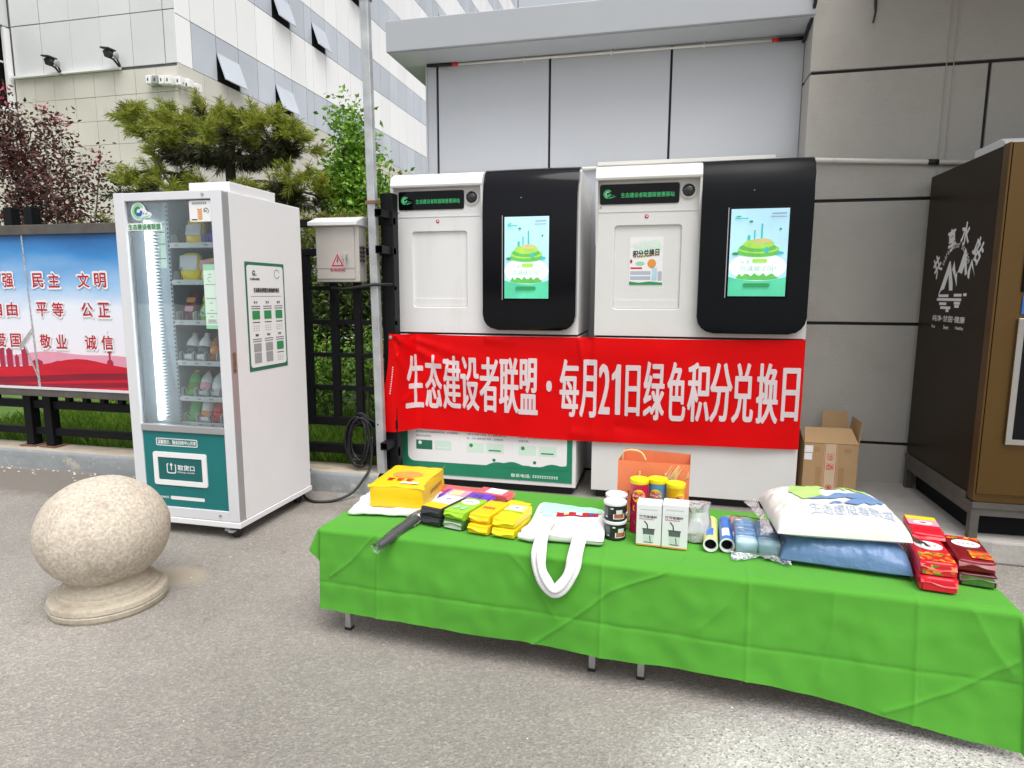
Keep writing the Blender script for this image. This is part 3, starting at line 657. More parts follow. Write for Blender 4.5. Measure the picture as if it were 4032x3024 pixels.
# ---- black fence (two visible sections)
def fence_post(t, x, y, w_, ztop, plate=True):
    p = B(x-w_/2, x+w_/2, y-w_/2, y+w_/2, 0.15, ztop).build('post', 'fence_black', t, bev=0.004)
    if plate: MB().box(x-w_*1.0, x+w_*1.0, y-w_*.9, y+w_*.9, 0.15, 0.160).build('base_plate', 'rust', p)
f1 = thing('iron_fence', (-4.9, 4.13, 0.15), 'black steel fence section behind the blue and red notice board', 'fence')
for x in (-5.04, -4.84): fence_post(f1, x, 4.13, 0.078, 2.06)
for z0, z1 in ((.245, .305), (.465, .530)): 
    B(-9, -2.86, 4.11, 4.155, z0, z1).build('rail', 'fence_black', f1, bev=0.003)
for z0, z1 in ((1.42, 1.45), (1.66, 1.71), (1.86, 1.91)): B(-9, -2.86, 4.115, 4.15, z0, z1).build('rail', 'fence_black', f1)
for x in (-5.6, -5.39, -4.65, -4.48, -4.31, -4.14, -3.97, -3.80): B(x-.021, x+.021, 4.112, 4.153, .5, 1.9).build('picket', 'fence_black', f1)
f2 = thing('iron_fence', (-2.3, 4.13, 0.15), 'black steel grid fence section between vending machine and left kiosk', 'fence')
for z0, z1 in ((.253, .322), (.459, .520), (1.664, 1.711), (1.861, 1.911)): B(-2.85, -1.80, 4.105, 4.155, z0, z1).build('rail', 'fence_black', f2, bev=0.003)
for z0, z1 in ((.716, .749), (.952, .982), (1.184, 1.217), (1.423, 1.452)): B(-2.85, -1.80, 4.112, 4.15, z0, z1).build('grid_bar', 'fence_black', f2, bev=0.002)
for x in (-2.65, -2.475, -2.265, -2.085): B(x-.024, x+.024, 4.108, 4.152, .52, 1.664).build('picket', 'fence_black', f2, bev=0.002)
fence_post(f2, -1.845, 4.155, 0.09, 2.07)
# galvanised pole lashed to the fence post
po = thing('steel_pole', (-1.90, 4.03, 0.15), 'tall galvanised square steel pole lashed to the fence', 'pole')
px0, px1 = Vector((-1.893, 4.045, 0.15)), Vector((-1.93, 4.045, 3.27))
q = MB(); hw = .0285
q.add([(px0.x-hw, 4.02, .15), (px0.x+hw, 4.02, .15), (px0.x+hw, 4.07, .15), (px0.x-hw, 4.07, .15), (px1.x-hw, 4.02, 3.27), (px1.x+hw, 4.02, 3.27), (px1.x+hw, 4.07, 3.27), (px1.x-hw, 4.07, 3.27)], [(0, 3, 2, 1), (4, 5, 6, 7), (0, 1, 5, 4), (1, 2, 6, 5), (2, 3, 7, 6), (3, 0, 4, 7)])
q.build('shaft', 'galv', po, bev=0.006)
B(-1.963, -1.897, 4.012, 4.078, 3.255, 3.285).build('rusty_cap', 'rust', po); B(-1.951, -1.872, 4.012, 4.078, 1.99, 2.01).build('rust_band', 'rust', po)
for i, z in enumerate((1.925, 1.69, .36)):
    s_ = MB(); x0, x1 = (-1.865, -1.815); 
    for bx in ((x0, x1, 3.965, 4.115, z-.025, z-.021), (x0, x1, 3.965, 4.115, z+.021, z+.025), (x0, x0+.004, 3.965, 4.115, z-.021, z+.021), (x1-.004, x1, 3.965, 4.115, z-.021, z+.021)): s_.box(*bx)
    s_.build('tube_stub', 'fence_black', po); B(x0+.005, x1-.005, 4.09, 4.11, z-.02, z+.02).build('stub_hollow', 'joint_black', po)
MB().tube([(-2.22, 4.02, 1.44), (-2.12, 4.0, 1.432), (-1.97, 4.0, 1.45), (-1.90, 4.005, 1.462), (-1.80, 4.08, 1.462)], 0.011, 6).build('lashing', 'cable', po, smooth=True)

# ---- junction box on the fence
eb = thing('junction_box', (-2.15, 4.05, 1.45), 'beige steel junction box with red lightning warning sign', 'junction box')
B(-2.312, -1.995, 3.99, 4.10, 1.478, 1.85).build('body', 'steel_box', eb, bev=0.004)
B(-2.305, -2.025, 3.982, 3.989, 1.498, 1.842).build('door', 'steel_box', eb, bev=0.003)
hd = MB().prism([(3.945, 1.848), (3.945, 1.872), (4.06, 1.912), (4.12, 1.912), (4.12, 1.848)], (-2.345, 0, 0), YA, ZA, 0.36); hd.build('rain_hood', 'steel_hood', eb, bev=0.003)
B(-2.306, -2.026, 3.979, 3.9818, 1.569, 1.573).build('door_crease', 'print_grey', eb)
lk = MB().box(-2.108, -2.075, 3.963, 3.983, 1.63, 1.665).build('lock', 'chrome', eb, bev=0.004); MB().box(-2.088, -2.078, 3.955, 3.965, 1.575, 1.64).build('lock_handle', 'chrome', lk)
for z in (1.70, 1.56): B(-2.316, -2.305, 3.976, 3.99, z, z+.03).build('hinge', 'chrome', eb)
tri = [(-2.195, 1.582), (-2.105, 1.582), (-2.15, 1.665)]
def shrink(t_, s_): 
    c = (sum(p[0] for p in t_)/3, sum(p[1] for p in t_)/3); return [(c[0]+(p[0]-c[0])*s_, c[1]+(p[1]-c[1])*s_) for p in t_]
MB().flat(shrink(tri, 1.12), (0, 3.9808, 0), XA, ZA).build('warning_sign', 'print_pink', eb)
MB().flat(tri, (0, 3.9802, 0), XA, ZA).build('sign_border', 'print_red', eb); MB().flat(shrink(tri, .70), (0, 3.9796, 0), XA, ZA).build('sign_field', 'steel_box', eb)
MB().flat([(-2.148, 1.64), (-2.158, 1.612), (-2.148, 1.614), (-2.152, 1.592), (-2.140, 1.620), (-2.149, 1.619), (-2.141, 1.64)], (0, 3.979, 0), XA, ZA).build('sign_bolt', 'print_black', eb)
lettering('sign_text', '有电危险', (-2.205, -2.095, 1.548, 1.566), (0, 3.979, 0), XA, ZA, 'print_red', eb, bold=.02)
for i in range(4): MB().tube([(-1.993, 4.00+.0, 1.62+i*.028), (-1.975, 4.02, 1.626+i*.028), (-1.993, 4.06, 1.62+i*.028)], .008, 6).build('vent', 'black_plastic', eb)

# ---- cables
cc = thing('cable_coil', (-2.06, 4.07, 0.2), 'coil of black cable hanging on the fence rails', 'cable coil')
rnd = random.Random(3)
for i in range(7):
    cx, cz, rx, rz_ = -2.07+rnd.uniform(-.02, .02), .40+rnd.uniform(-.03, .03)-.01*i, .085+rnd.uniform(-.02, .012), .15+rnd.uniform(-.03, .035); tl = rnd.uniform(-.5, -.1)
    MB().tube([(cx+rx*math.cos(a)*math.cos(tl)-rz_*math.sin(a)*math.sin(tl)*.5, 4.085-.008*i+.01*math.sin(a*2+i), cz+rz_*math.sin(a)+rx*math.cos(a)*math.sin(tl)) for a in [k*math.pi/18 for k in range(37)]], 0.0075, 6, cap=False).build('cable_loop', 'cable', cc, smooth=True)
MB().tube([(-2.08, 4.07, .56), (-2.0, 4.06, .53), (-1.94, 4.05, .51), (-1.90, 4.02, .50)], .008, 6).build('cable_end', 'cable', cc, smooth=True)
def smooth_path(pts, n=8):
    out = []; P = [Vector(p) for p in pts]
    for i in range(len(P)-1):
        a = P[max(i-1, 0)]; b = P[i]; c = P[i+1]; d = P[min(i+2, len(P)-1)]
        for k in range(n):
            t = k/n; out.append(.5*((2*b)+(c-a)*t+(2*a-5*b+4*c-d)*t*t+(3*b-a-3*c+d)*t**3))
    return out+[P[-1]]
tag(MB().tube(smooth_path([(-1.97, 4.06, .40), (-1.965, 4.02, .22), (-1.99, 3.96, .13), (-2.05, 3.88, .04), (-2.14, 3.78, .012), (-2.26, 3.74, .012), (-2.37, 3.80, .03), (-2.41, 3.86, .10), (-2.39, 3.93, .17), (-2.46, 3.95, .12)]), .009, 8).build('power_cable', 'cable', smooth=True), 'black power cable looping from the fence to the vending machine', 'cable')

# ---- notice board in front of the fence
nb = thing('notice_board', (-4.9, 4.02, 0.58), 'wide notice board with red slogans on blue and white print', 'notice board')
B(-7.2, -3.55, 3.985, 4.06, 0.60, 1.90).build('backing', 'alu_grey', nb)
MB().flat([(-7.15, .665), (-3.58, .665), (-3.58, 1.835), (-7.15, 1.835)], (0, 3.982, 0), XA, ZA).build('poster', 'board_print', nb)
B(-7.2, -3.55, 3.955, 4.06, 1.832, 1.905).build('frame', 'steel', nb, bev=0.004); B(-7.2, -3.55, 3.955, 4.06, 0.595, 0.652).build('frame', 'steel', nb, bev=0.004)
B(-7.2, -3.55, 3.950, 3.975, 0.652, 0.668).build('frame_lip', 'alu_white', nb)
# skyline and red drapery print
def strip(top, bot, y, m, name, n=40, x0=-7.1, x1=-3.58):
    xs = [x0+(x1-x0)*i/n for i in range(n+1)]
    MB().flat([(x, bot(x)) for x in xs]+[(x, top(x)) for x in reversed(xs)], (0, y, 0), XA, ZA).build(name, m, nb)
strip(lambda x: .915+.03*math.exp(-((x+4.5)/.35)**2)+.01*math.sin(x*9), lambda x: .84, 3.9795, 'print_pink', 'far_hills')
for x0, x1, h in ((-5.30, -5.22, .98), (-5.21, -5.14, 1.02), (-5.12, -5.07, 1.0), (-5.05, -4.99, .95), (-4.97, -4.93, .90), (-4.90, -4.84, .965), (-4.80, -4.70, .87), (-4.62, -4.48, .86)): MB().flat([(x0, .80), (x1, .80), (x1, h), ((x0+x1)/2, h+.02), (x0, h)], (0, 3.9790, 0), XA, ZA).build('printed_tower', 'skyline_red', nb)
MB().flat([(-4.075, .80), (-4.055, .80), (-4.058, 1.06), (-4.065, 1.12), (-4.072, 1.06)], (0, 3.9790, 0), XA, ZA).build('printed_spire', 'skyline_red', nb)
for zc_, rc_ in ((.965, .022), (.87, .03)): MB().flat(ell(-4.065, zc_, rc_, rc_, 14), (0, 3.9787, 0), XA, ZA).build('printed_sphere', 'skyline_red', nb)

strip(lambda x: .835+.062*math.exp(-((x+4.35)/.30)**2)-.02*math.exp(-((x+5.2)/.4)**2), lambda x: .668, 3.9782, 'flag_red', 'drapery')
strip(lambda x: .765+.035*math.sin((x+4.6)*1.9), lambda x: .745+.035*math.sin((x+4.6)*1.9)-.03, 3.9778, 'flag_dark', 'drapery_fold')
strip(lambda x: .715+.03*math.sin((x+4.2)*1.5), lambda x: .690+.03*math.sin((x+4.2)*1.5)-.012, 3.9776, 'flag_dark', 'drapery_fold')
hc = .105
for row, z in (('富强 民主 文明', 1.435), ('自由 平等 公正', 1.215), ('爱国 敬业 诚信', .97)):
    for wd, x0 in zip(row.split(), (-5.165, -4.725, -4.300)):
        xo = x0+{1.435: 0, 1.215: .012, .97: .018}[z]
        for j, ch in enumerate(wd):
            xx = xo+j*.152
            if z < 1.4: pass
            lettering('character_outline', ch, (xx-.004, xx+.116, z-.004, z+hc+.014), (0, 3.9772, 0), XA, ZA, 'print_white', nb, bold=.07)
            lettering('character', ch, (xx+.005, xx+.107, z+.005, z+hc+.005), (0, 3.9764, 0), XA, ZA, 'print_red', nb, bold=.022)
tp = MB().flat([(-4.79, 1.83), (-4.775, 1.83), (-4.76, 1.3), (-4.775, 1.3)], (0, 3.9758, 0), XA, ZA).flat([(-4.775, 1.3), (-4.76, 1.3), (-4.735, .67), (-4.76, .67)], (0, 3.9758, 0), XA, ZA).flat([(-4.77, 1.13), (-4.755, 1.10), (-4.90, .95), (-4.91, .99)], (0, 3.9756, 0), XA, ZA).flat([(-4.86, .98), (-4.84, .98), (-4.745, .74), (-4.76, .74)], (0, 3.9754, 0), XA, ZA)
tp.build('torn_tape', 'milky_film', nb)

# ---- stone ball bollard
bo = thing('stone_bollard', (-2.43, 2.27, 0), 'round granite ball bollard on a stepped stone base', 'bollard')
BR = 0.262
prof = [(0.0, -BR*.86), (BR*.48, -BR*.85)]+[(BR*math.cos(R(a))*1.02, BR*math.sin(R(a))*.93) for a in range(-58, 90, 6)]+[(0.0, BR*.94)]
mb = MB().lathe(prof, (-2.43, 2.27, .338), 64)
mb.v = [tuple(Vector(p)+noise.noise_vector(Vector(p)*9)*.0035) for p in mb.v]
mb.build('ball', 'granite', bo, smooth=True)
mb = MB().lathe([(.232, 0), (.238, .012), (.240, .030), (.236, .034), (.239, .040), (.235, .058), (.225, .066), (.205, .068), (.200, .084), (.192, .088), (.190, .100), (.176, .106), (.168, .124), (.160, .150), (.15, .165)], (-2.43, 2.27, 0), 64)
mb.v = [tuple(Vector(p)+noise.noise_vector(Vector(p)*14)*.003) for p in mb.v]
mb.build('base', 'granite_base', bo, smooth=False)

# ================================================================== VENDING MACHINE
vm = thing('vending_machine', (-2.65, 3.5, 0), 'white glass-fronted vending machine with teal lower panel', 'vending machine')
vx0, vx1, vy0, vy1 = -2.995, -2.308, 3.04, 3.80; zb = .105; ztp = 1.945
B(vx0, vx0+.03, vy0+.05, vy1, zb, ztp).build('side_panel', 'white_paint', vm, bev=0.004)
B(vx1-.03, vx1, vy0+.062, vy1, zb, ztp).build('side_panel', 'white_paint', vm, bev=0.004)
B(vx0+.03, vx1-.03, vy1-.03, vy1, zb, ztp).build('back_panel', 'white_paint', vm)
B(vx0+.03, vx1-.03, vy0+.05, vy1-.03, ztp-.03, ztp).build('top_panel', 'white_paint', vm)
B(vx0+.03, vx1-.03, vy0+.06, vy1-.03, zb, zb+.03).build('floor_panel', 'white_paint', vm)
B(vx0-.004, vx1+.006, vy0-.004, vy1+.004, .07, .103).build('base_frame', 'white_paint', vm, bev=0.003)
B(-2.575, vx1-.01, 3.13, 3.55, ztp+.002, ztp+.055).build('top_box', 'white_paint', vm, bev=0.003)
# door
dr = B(vx0, -2.925, vy0, vy0+.045, zb, ztp).build('door_frame', 'alu_white', vm, bev=0.004)
B(-2.375, vx1, vy0, vy0+.058, zb, ztp).build('door_frame', 'alu_white', vm, bev=0.004)
B(-2.925, -2.375, vy0+.001, vy0+.045, 1.90, ztp-.001).build('door_frame', 'alu_white', vm, bev=0.003)
B(-2.925, -2.375, vy0+.001, vy0+.045, zb+.001, .165).build('door_frame', 'alu_white', vm, bev=0.003)
B(vx1+.0002, vx1+.003, vy0+.004, vy0+.054, zb+.01, ztp-.01).build('door_edge', 'alu_grey', vm)
B(vx1-.028, vx1-.002, vy0+.0583, vy0+.0615, zb, ztp).build('door_gap', 'dark_void', vm)
B(-2.925, -2.375, vy0-.004, vy0+.03, .612, .652).build('door_rail', 'alu_grey', vm, bev=0.004)
B(-2.925, -2.375, vy0+.014, vy0+.020, .652, 1.90).build('glass', 'window_glass', vm)
B(-2.925, -2.375, vy0+.008, vy0+.03, .165, .612).build('lower_panel', 'teal', vm)
lp_ = vy0+.0068
pf = MB(); o_ = rr(-2.862, -2.505, .295, .490, .012, 3); i_ = rr(-2.832, -2.535, .325, .460, .004, 3); n_ = len(o_)
for (a0, b0) in ((lp_-.006, lp_-.006),):
    pf.add([(x, a0, z) for x, z in o_]+[(x, b0, z) for x, z in i_]+[(x, lp_+.001, z) for x, z in o_]+[(x, lp_+.001, z) for x, z in i_],
           [(k, (k+1) % n_, n_+(k+1) % n_, n_+k) for k in range(n_)]+[(2*n_+k, 2*n_+(k+1) % n_, (k+1) % n_, k) for k in range(n_)]+[(n_+k, n_+(k+1) % n_, 3*n_+(k+1) % n_, 3*n_+k) for k in range(n_)])
pf.build('pickup_frame', 'print_white', vm)
B(-2.832, -2.535, lp_-.002, lp_+.0005, .325, .460).build('pickup_flap', 'teal_dark', vm)
lo = (0, lp_-.0032, 0)
mk = MB(); ic = rr(-2.775, -2.712, .365, .425, .012, 4); n_ = len(ic); ic2 = rr(-2.769, -2.718, .371, .419, .009, 4)
mk.add([(x, lo[1], z) for x, z in ic]+[(x, lo[1], z) for x, z in ic2], [(k, (k+1) % n_, n_+(k+1) % n_, n_+k) for k in range(n_) if not (7 <= k <= 9)])
mk.flat([(-2.7465, .385), (-2.7405, .385), (-2.7405, .412), (-2.733, .412), (-2.7435, .430), (-2.754, .412), (-2.7465, .412)], lo, XA, ZA)
letters(mk, '取货口', (-2.700, -2.588, .387, .418), lo, XA, ZA, .03); letters(mk, 'Pickup mouth', (-2.700, -2.588, .368, .381), lo, XA, ZA, .01)
mk.build('pickup_lettering', 'print_white', vm)
bn = MB(); ic = rr(-2.838, -2.560, .527, .572, .008, 3); n_ = len(ic); ic2 = rr(-2.833, -2.565, .532, .567, .006, 3)
bn.add([(x, lp_, z) for x, z in ic]+[(x, lp_, z) for x, z in ic2], [(k, (k+1) % n_, n_+(k+1) % n_, n_+k) for k in range(n_)])
bn.build('notice_border', 'print_white', vm); bn = MB(); letters(bn, '温馨提示、随身回收中心共享', (-2.828, -2.570, .537, .562), (0, lp_, 0), XA, ZA, .02); lettering('phone_lettering', '咨询电话:', (-2.835, -2.775, .212, .226), (0, lp_, 0), XA, ZA, 'print_white', vm, .02)
MB().flat(rr(-2.765, -2.535, .208, .229, .006, 3), (0, lp_, 0), XA, ZA).build('phone_bar', 'print_white', vm); bn.build('notice_lettering', 'print_white', vm)
for x, z in ((-2.42, 1.924), (-2.43, .138)): MB().lathe([(0, .006), (.007, .005), (.009, 0)], (x, vy0-.0005, z), 12, (0, -1, 0)).build('screw', 'chrome', vm)
hl = MB().prism([(0, -.06), (.012, -.05), (.012, .05), (0, .06), (-.012, .05), (-.012, -.05)], (vx1+.003, vy0+.03, 1.02), (0, 1, 0), ZA, .003).build('lock_plate', 'rust', vm); MB().lathe([(.006, 0), (.006, .004), (0, .005)], (vx1+.006, vy0+.03, .985), 10, (1, 0, 0)).build('keyhole', 'chrome', hl)
# cabinet interior
B(vx0+.031, -2.725, vy0+.08, vy0+.10, .64, 1.93).build('inner_wall', 'interior', vm)
B(-2.745, -2.725, vy0+.10, vy1-.04, .64, 1.93).build('inner_wall', 'interior', vm)
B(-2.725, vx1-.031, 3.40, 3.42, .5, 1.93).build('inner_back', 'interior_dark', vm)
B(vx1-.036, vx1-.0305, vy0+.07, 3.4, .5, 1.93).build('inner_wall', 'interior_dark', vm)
B(-2.836, -2.814, vy0+.034, vy0+.056, .67, 1.80).build('light_strip', 'led', vm)
sn = MB()
for k in range(60): sn.box(-2.812, -2.798, vy0+.045, vy0+.079, .68+k*.0185, .688+k*.0185)
sn.build('strip_teeth', 'tray', vm)
B(-2.722, -2.708, vy0+.072, vy0+.085, .64, 1.90).build('shelf_rack', 'interior', vm)
sl_ = MB()
for k in range(52): sl_.box(-2.720, -2.711, vy0+.0705, vy0+.0719, .66+k*.0237, .671+k*.0237)
sl_.build('rack_slots', 'dark_void', vm)
nt_ = MB()
for k, z in enumerate((1.78, 1.735, 1.67, 1.59)): 
    nt_.box(-2.79, -2.745, vy0+.076, vy0+.0798, z, z+.005)
nt_.build('price_list', 'print_black', vm); B(-2.795, -2.74, vy0+.0785, vy0+.0799, 1.54, 1.80).build('price_sheet', 'print_pgreen', vm)
shz = [1.672, 1.468, 1.243, 1.012, .806, .655]; sx0, sx1 = -2.705, -2.378
shn = [2, 2, 3, 4, 4, 4]
for z, n in zip(shz, shn):
    s_ = B(sx0, sx1, vy0+.075, vy0+.34, z-.02, z-.008).build('shelf', 'tray', vm)
    B(sx0, sx1, vy0+.068, vy0+.0745, z-.022, z+.006).build('shelf_lip', 'tray', s_)
    tg = MB()
    cwid = (sx1-sx0)/n if n != 2 else .19
    for k in range(n):
        x = sx0+k*cwid; tg.flat([(x+.03, z-.013), (x+.055, z-.013), (x+.055, z-.004), (x+.03, z-.004)], (0, vy0+.0675, 0), XA, ZA)
        d = MB().prism(rr(0, .05, 0, .062, .022, 4), (x+.002, vy0+.078, z-.006), YA, ZA, .003); d.build('divider', 'tray', s_)
        if n > 2:
            MB().tube([(x+cwid*.3, vy0+.078, z+.005), (x+cwid*.35, vy0+.07, z+.045), (x+cwid*.55, vy0+.068, z+.058), (x+cwid*.75, vy0+.07, z+.04)], .0028, 5).build('spiral', 'black_plastic', s_)
        else: MB().tube([(x+.06, vy0+.1, z+.06), (x+.045, vy0+.09, z+.075), (x+.04, vy0+.085, z+.05), (x+.06, vy0+.08, z+.005)], .0028, 5).build('spiral', 'black_plastic', s_)
    tg.build('price_tag', 'print_grey', s_)
# casters
for x in (vx0+.06, vx1-.055):
    for y in (vy0+.05, vy1-.08):
        c = MB().tube([(x-.014, y, .034), (x+.014, y, .034)], .034, 16).build('caster', 'black_plastic', vm, shade=40); MB().prism([(-.03, .028), (.03, .045), (.025, .07), (-.02, .07)], (x-.018, y-.01, 0), (0, -1, 0), ZA, .036).build('caster_fork', 'print_grey', c); MB().box(x-.016, x+.016, y-.062, y-.03, .046, .054).build('brake_pedal', 'alu_grey', c)
# stickers on the glass
gy = vy0+.0125
for bx in ((-2.925, -2.916, .652, 1.90), (-2.384, -2.375, .652, 1.90), (-2.916, -2.384, 1.890, 1.90)): B(bx[0], bx[1], vy0+.021, vy0+.034, bx[2], bx[3]).build('gasket', 'joint_black', vm)
swirl((-2.845, gy, 1.845), XA, ZA, .042, vm, ('print_lgreen', 'print_green', 'print_blue', 'print_white'))
MB().flat(rr(-2.925, -2.700, 1.742, 1.782, .006, 3), (0, gy, 0), XA, ZA).build('name_sticker', 'print_white', vm); lettering('name_lettering', '生态建设者联盟', (-2.918, -2.707, 1.747, 1.777), (0, gy-.001, 0), XA, ZA, 'print_green', vm, bold=.03)
MB().flat(rr(-2.518, -2.380, 1.782, 1.893, .01, 3), (0, gy, 0), XA, ZA).build('info_sticker', 'print_white', vm)
il = MB()
for k in range(8): il.flat([(-2.498+k*.0115, 1.873), (-2.489+k*.0115, 1.873), (-2.489+k*.0115, 1.885), (-2.498+k*.0115, 1.885)], (0, gy-.001, 0), XA, ZA)
il.build('info_text', 'print_grey', vm)
ch = MB()
for k in range(5): ch.flat([(-2.467, 1.853-k*.012), (-2.452, 1.847-k*.012), (-2.437, 1.853-k*.012), (-2.437, 1.846-k*.012), (-2.452, 1.838-k*.012), (-2.467, 1.846-k*.012)], (0, gy-.001, 0), XA, ZA)
ch.build('chevron_mark', 'print_orange', vm)
nn = MB().flat(sector(-2.412, 1.838, .016, .013, -60, 200, 14), (0, gy-.001, 0), XA, ZA); letters(nn, '24', (-2.424, -2.408, 1.832, 1.844), (0, gy-.001, 0), XA, ZA, .02); nn.flat([(-2.505, 1.79), (-2.47, 1.79), (-2.47, 1.796), (-2.505, 1.796)], (0, gy-.001, 0), XA, ZA); nn.build('info_mark', 'print_black', vm)
MB().flat([(-2.455, 1.205), (-2.376, 1.205), (-2.376, 1.555), (-2.455, 1.555)], (0, gy, 0), XA, ZA).build('notice_sticker', 'print_pgreen', vm)
MB().flat([(-2.455, 1.205), (-2.376, 1.205), (-2.376, 1.225), (-2.455, 1.225)], (0, gy-.0008, 0), XA, ZA).build('sticker_band', 'print_lgreen', vm); MB().flat([(-2.455, 1.525), (-2.376, 1.525), (-2.376, 1.555), (-2.455, 1.555)], (0, gy-.0008, 0), XA, ZA).build('sticker_band', 'print_lgreen', vm)
sb_ = MB()
for k, (z, w_) in enumerate(((1.50, .02), (1.445, .065), (1.37, .065), (1.345, .02), (1.305, .02), (1.288, .065), (1.27, .02), (1.252, .05), (1.245, .05), (1.236, .06))): sb_.flat([(-2.415-w_/2, z), (-2.415+w_/2, z), (-2.415+w_/2, z+.004), (-2.415-w_/2, z+.004)], (0, gy-.0009, 0), XA, ZA)
sb_.flat(sector(-2.415, 1.475, .014, .011, 30, 300, 14), (0, gy-.0009, 0), XA, ZA).build('sticker_text', 'print_grey', vm)
# guide poster on the side (faces +X); plane axes: a=+Y, b=+Z
sxp = vx1+.0015
def side(out, lift, m, name): return MB().flat(out, (sxp+lift, 0, 0), YA, ZA).build(name, m, vm)
side(rr(3.205, 3.588, .95, 1.578, .004, 2), 0, 'print_dgreen', 'guide_poster'); side(rr(3.219, 3.574, .972, 1.560, .02, 4), .001, 'print_white', 'guide_sheet')
swirl((sxp+.0015, 3.285, 1.515), YA, ZA, .016, vm, ('print_dgreen', 'print_lgreen', 'print_black', 'print_white'), lift=.0006, backing=False)
def stext(body, box, m='print_black', bold=.02): return lettering('guide_lettering', body, box, (sxp+.002, 0, 0), YA, ZA, m, vm, bold)
stext('生态建设者联盟', (3.245, 3.335, 1.475, 1.488)); stext('生态建设者联盟兑换机操作指引', (3.275, 3.525, 1.405, 1.432), bold=.035)
gd = MB(); gg = MB(); gk = MB()
gg.flat(sector(3.51, 1.515, .028, .024, 20, 340, 16), (sxp+.002, 0, 0), YA, ZA)
gk.flat([(3.245, 1.382), (3.55, 1.382), (3.55, 1.384), (3.245, 1.384)], (sxp+.002, 0, 0), YA, ZA)
steps = ('第一步', '第二步', '第三步', '第四步', '第五步', '第六步')
for k in range(6):
    yc = 3.287+.113*(k % 3); zt = 1.345 if k < 3 else 1.155
    letters(gk, steps[k], (yc-.016, yc+.016, zt-.004, zt+.010), (sxp+.002, 0, 0), YA, ZA, .03)
    for j in range(2): gk.flat([(yc-.042, zt-.022-j*.013), (yc+.042, zt-.022-j*.013), (yc+.042, zt-.018-j*.013), (yc-.042, zt-.018-j*.013)], (sxp+.002, 0, 0), YA, ZA)
    MB().flat(rr(yc-.036, yc+.036, zt-.095, zt-.045, .004, 2), (sxp+.002, 0, 0), YA, ZA).build('guide_picture', 'print_grey' if k in (3, 4) else 'print_green', vm)
    if k in (3, 4): MB().flat(rr(yc-.034, yc+.034, zt-.16, zt-.10, .004, 2), (sxp+.002, 0, 0), YA, ZA).build('guide_picture', 'print_grey', vm)
    else:
        gk.flat([(yc-.034, zt-.115), (yc+.034, zt-.115), (yc+.034, zt-.110), (yc-.034, zt-.110)], (sxp+.002, 0, 0), YA, ZA)
        for j in range(3): 
            for i in range(3): gd.flat([(yc-.03+i*.022, zt-.135-j*.013), (yc-.018+i*.022, zt-.135-j*.013), (yc-.018+i*.022, zt-.131-j*.013), (yc-.03+i*.022, zt-.131-j*.013)], (sxp+.002, 0, 0), YA, ZA)
gd.build('guide_detail', 'print_grey', vm); gg.build('guide_seal', 'print_green', vm); gk.build('guide_lines', 'print_black', vm)

# ---- goods inside the machine (things of their own)
GRP = 'goods in the vending machine'
def snack(name, x, z, wd, ht, dp, m, label, lean=14, extra=None, kind='bag'):
    wd *= 1.2; ht *= .98
    t = thing(name, (x, vy0+.112, z-.006), label, kind, GRP); t.rotation_euler = (R(-lean), 0, 0)
    MB().roundbox(wd/2, dp/2, ht/2, min(wd, dp, ht)*.3, 5, bulge=.10, nz=.003, seed=hash(label) % 50).move(Matrix.Translation((0, 0, ht/2+.006))).build('pouch', m, t, smooth=True, local=True)
    for (x0, x1, z0, z1, mm) in (extra or []): MB().prism(rr(x0*wd, x1*wd, z0*ht, z1*ht, .004, 2), (0, -dp/2*1.10-.001, .006), XA, ZA, .002).build('label', mm, t, local=True)
    return t
def bottle(name, x, z, rad, ht, m, cap, label, lean=14, band=None, kind='bottle', can=False):
    rad *= 1.22; ht *= 1.05
    t = thing(name, (x, vy0+.112, z-.006), label, kind, GRP); t.rotation_euler = (R(-lean), 0, 0)
    p = [(rad*.85, 0), (rad, .008), (rad, ht*.62), (rad*.85, ht*.74), (rad*.42, ht*.88), (rad*.40, ht*.92)] if not can else [(rad*.85, 0), (rad, .01), (rad, ht*.9), (rad*.86, ht*.98), (0, ht*.975)]
    MB().lathe(p, (0, 0, .008), 18).build('body', m, t, smooth=True, local=True)
    if not can: MB().lathe([(rad*.46, ht*.92), (rad*.46, ht), (0, ht)], (0, 0, .008), 14).build('cap', cap, t, shade=40, local=True)
    if band: MB().lathe([(rad*1.012, ht*.2), (rad*1.012, ht*.5)], (0, 0, .008), 18).build('label_band', band, t, smooth=True, local=True)
snack('noodle_pack', -2.575, shz[0], .09, .14, .05, 'yellow', 'yellow snack pack on the top vending shelf', extra=[(-.45, .45, .3, .75, 'pack_silver')])
snack('blue_pouch', -2.44, shz[0], .10, .06, .06, 'purple', 'blue-purple pouch at the right of the top vending shelf')
snack('rice_pack', -2.615, shz[1], .10, .15, .05, 'yellow2', 'yellow and grey pack alone on the second vending shelf', 8, [(-.48, .48, .38, .95, 'pack_silver')])
snack('rice_pack', -2.48, shz[1], .10, .12, .05, 'yellow2', 'yellow pack half behind the green door notice', 8, [(-.48, .48, .45, .95, 'print_pink')])
for k, (m, ex, lb) in enumerate((('maroon', [(-.4, .4, .55, .7, 'print_orange'), (-.4, .4, .25, .42, 'print_pink')], 'dark plum snack stick on the third vending shelf'), ('pack_green', [(-.4, .4, .6, .85, 'yellow2'), (-.4, .4, .1, .35, 'print_lgreen')], 'bright green snack stick on the third vending shelf'), ('yellow_pale', [(-.4, .4, .2, .5, 'print_pink')], 'pale yellow snack stick on the third vending shelf'))):
    snack('snack_stick', sx0+.062+k*.108, shz[2], .058, .19, .05, m, lb, 22, ex)
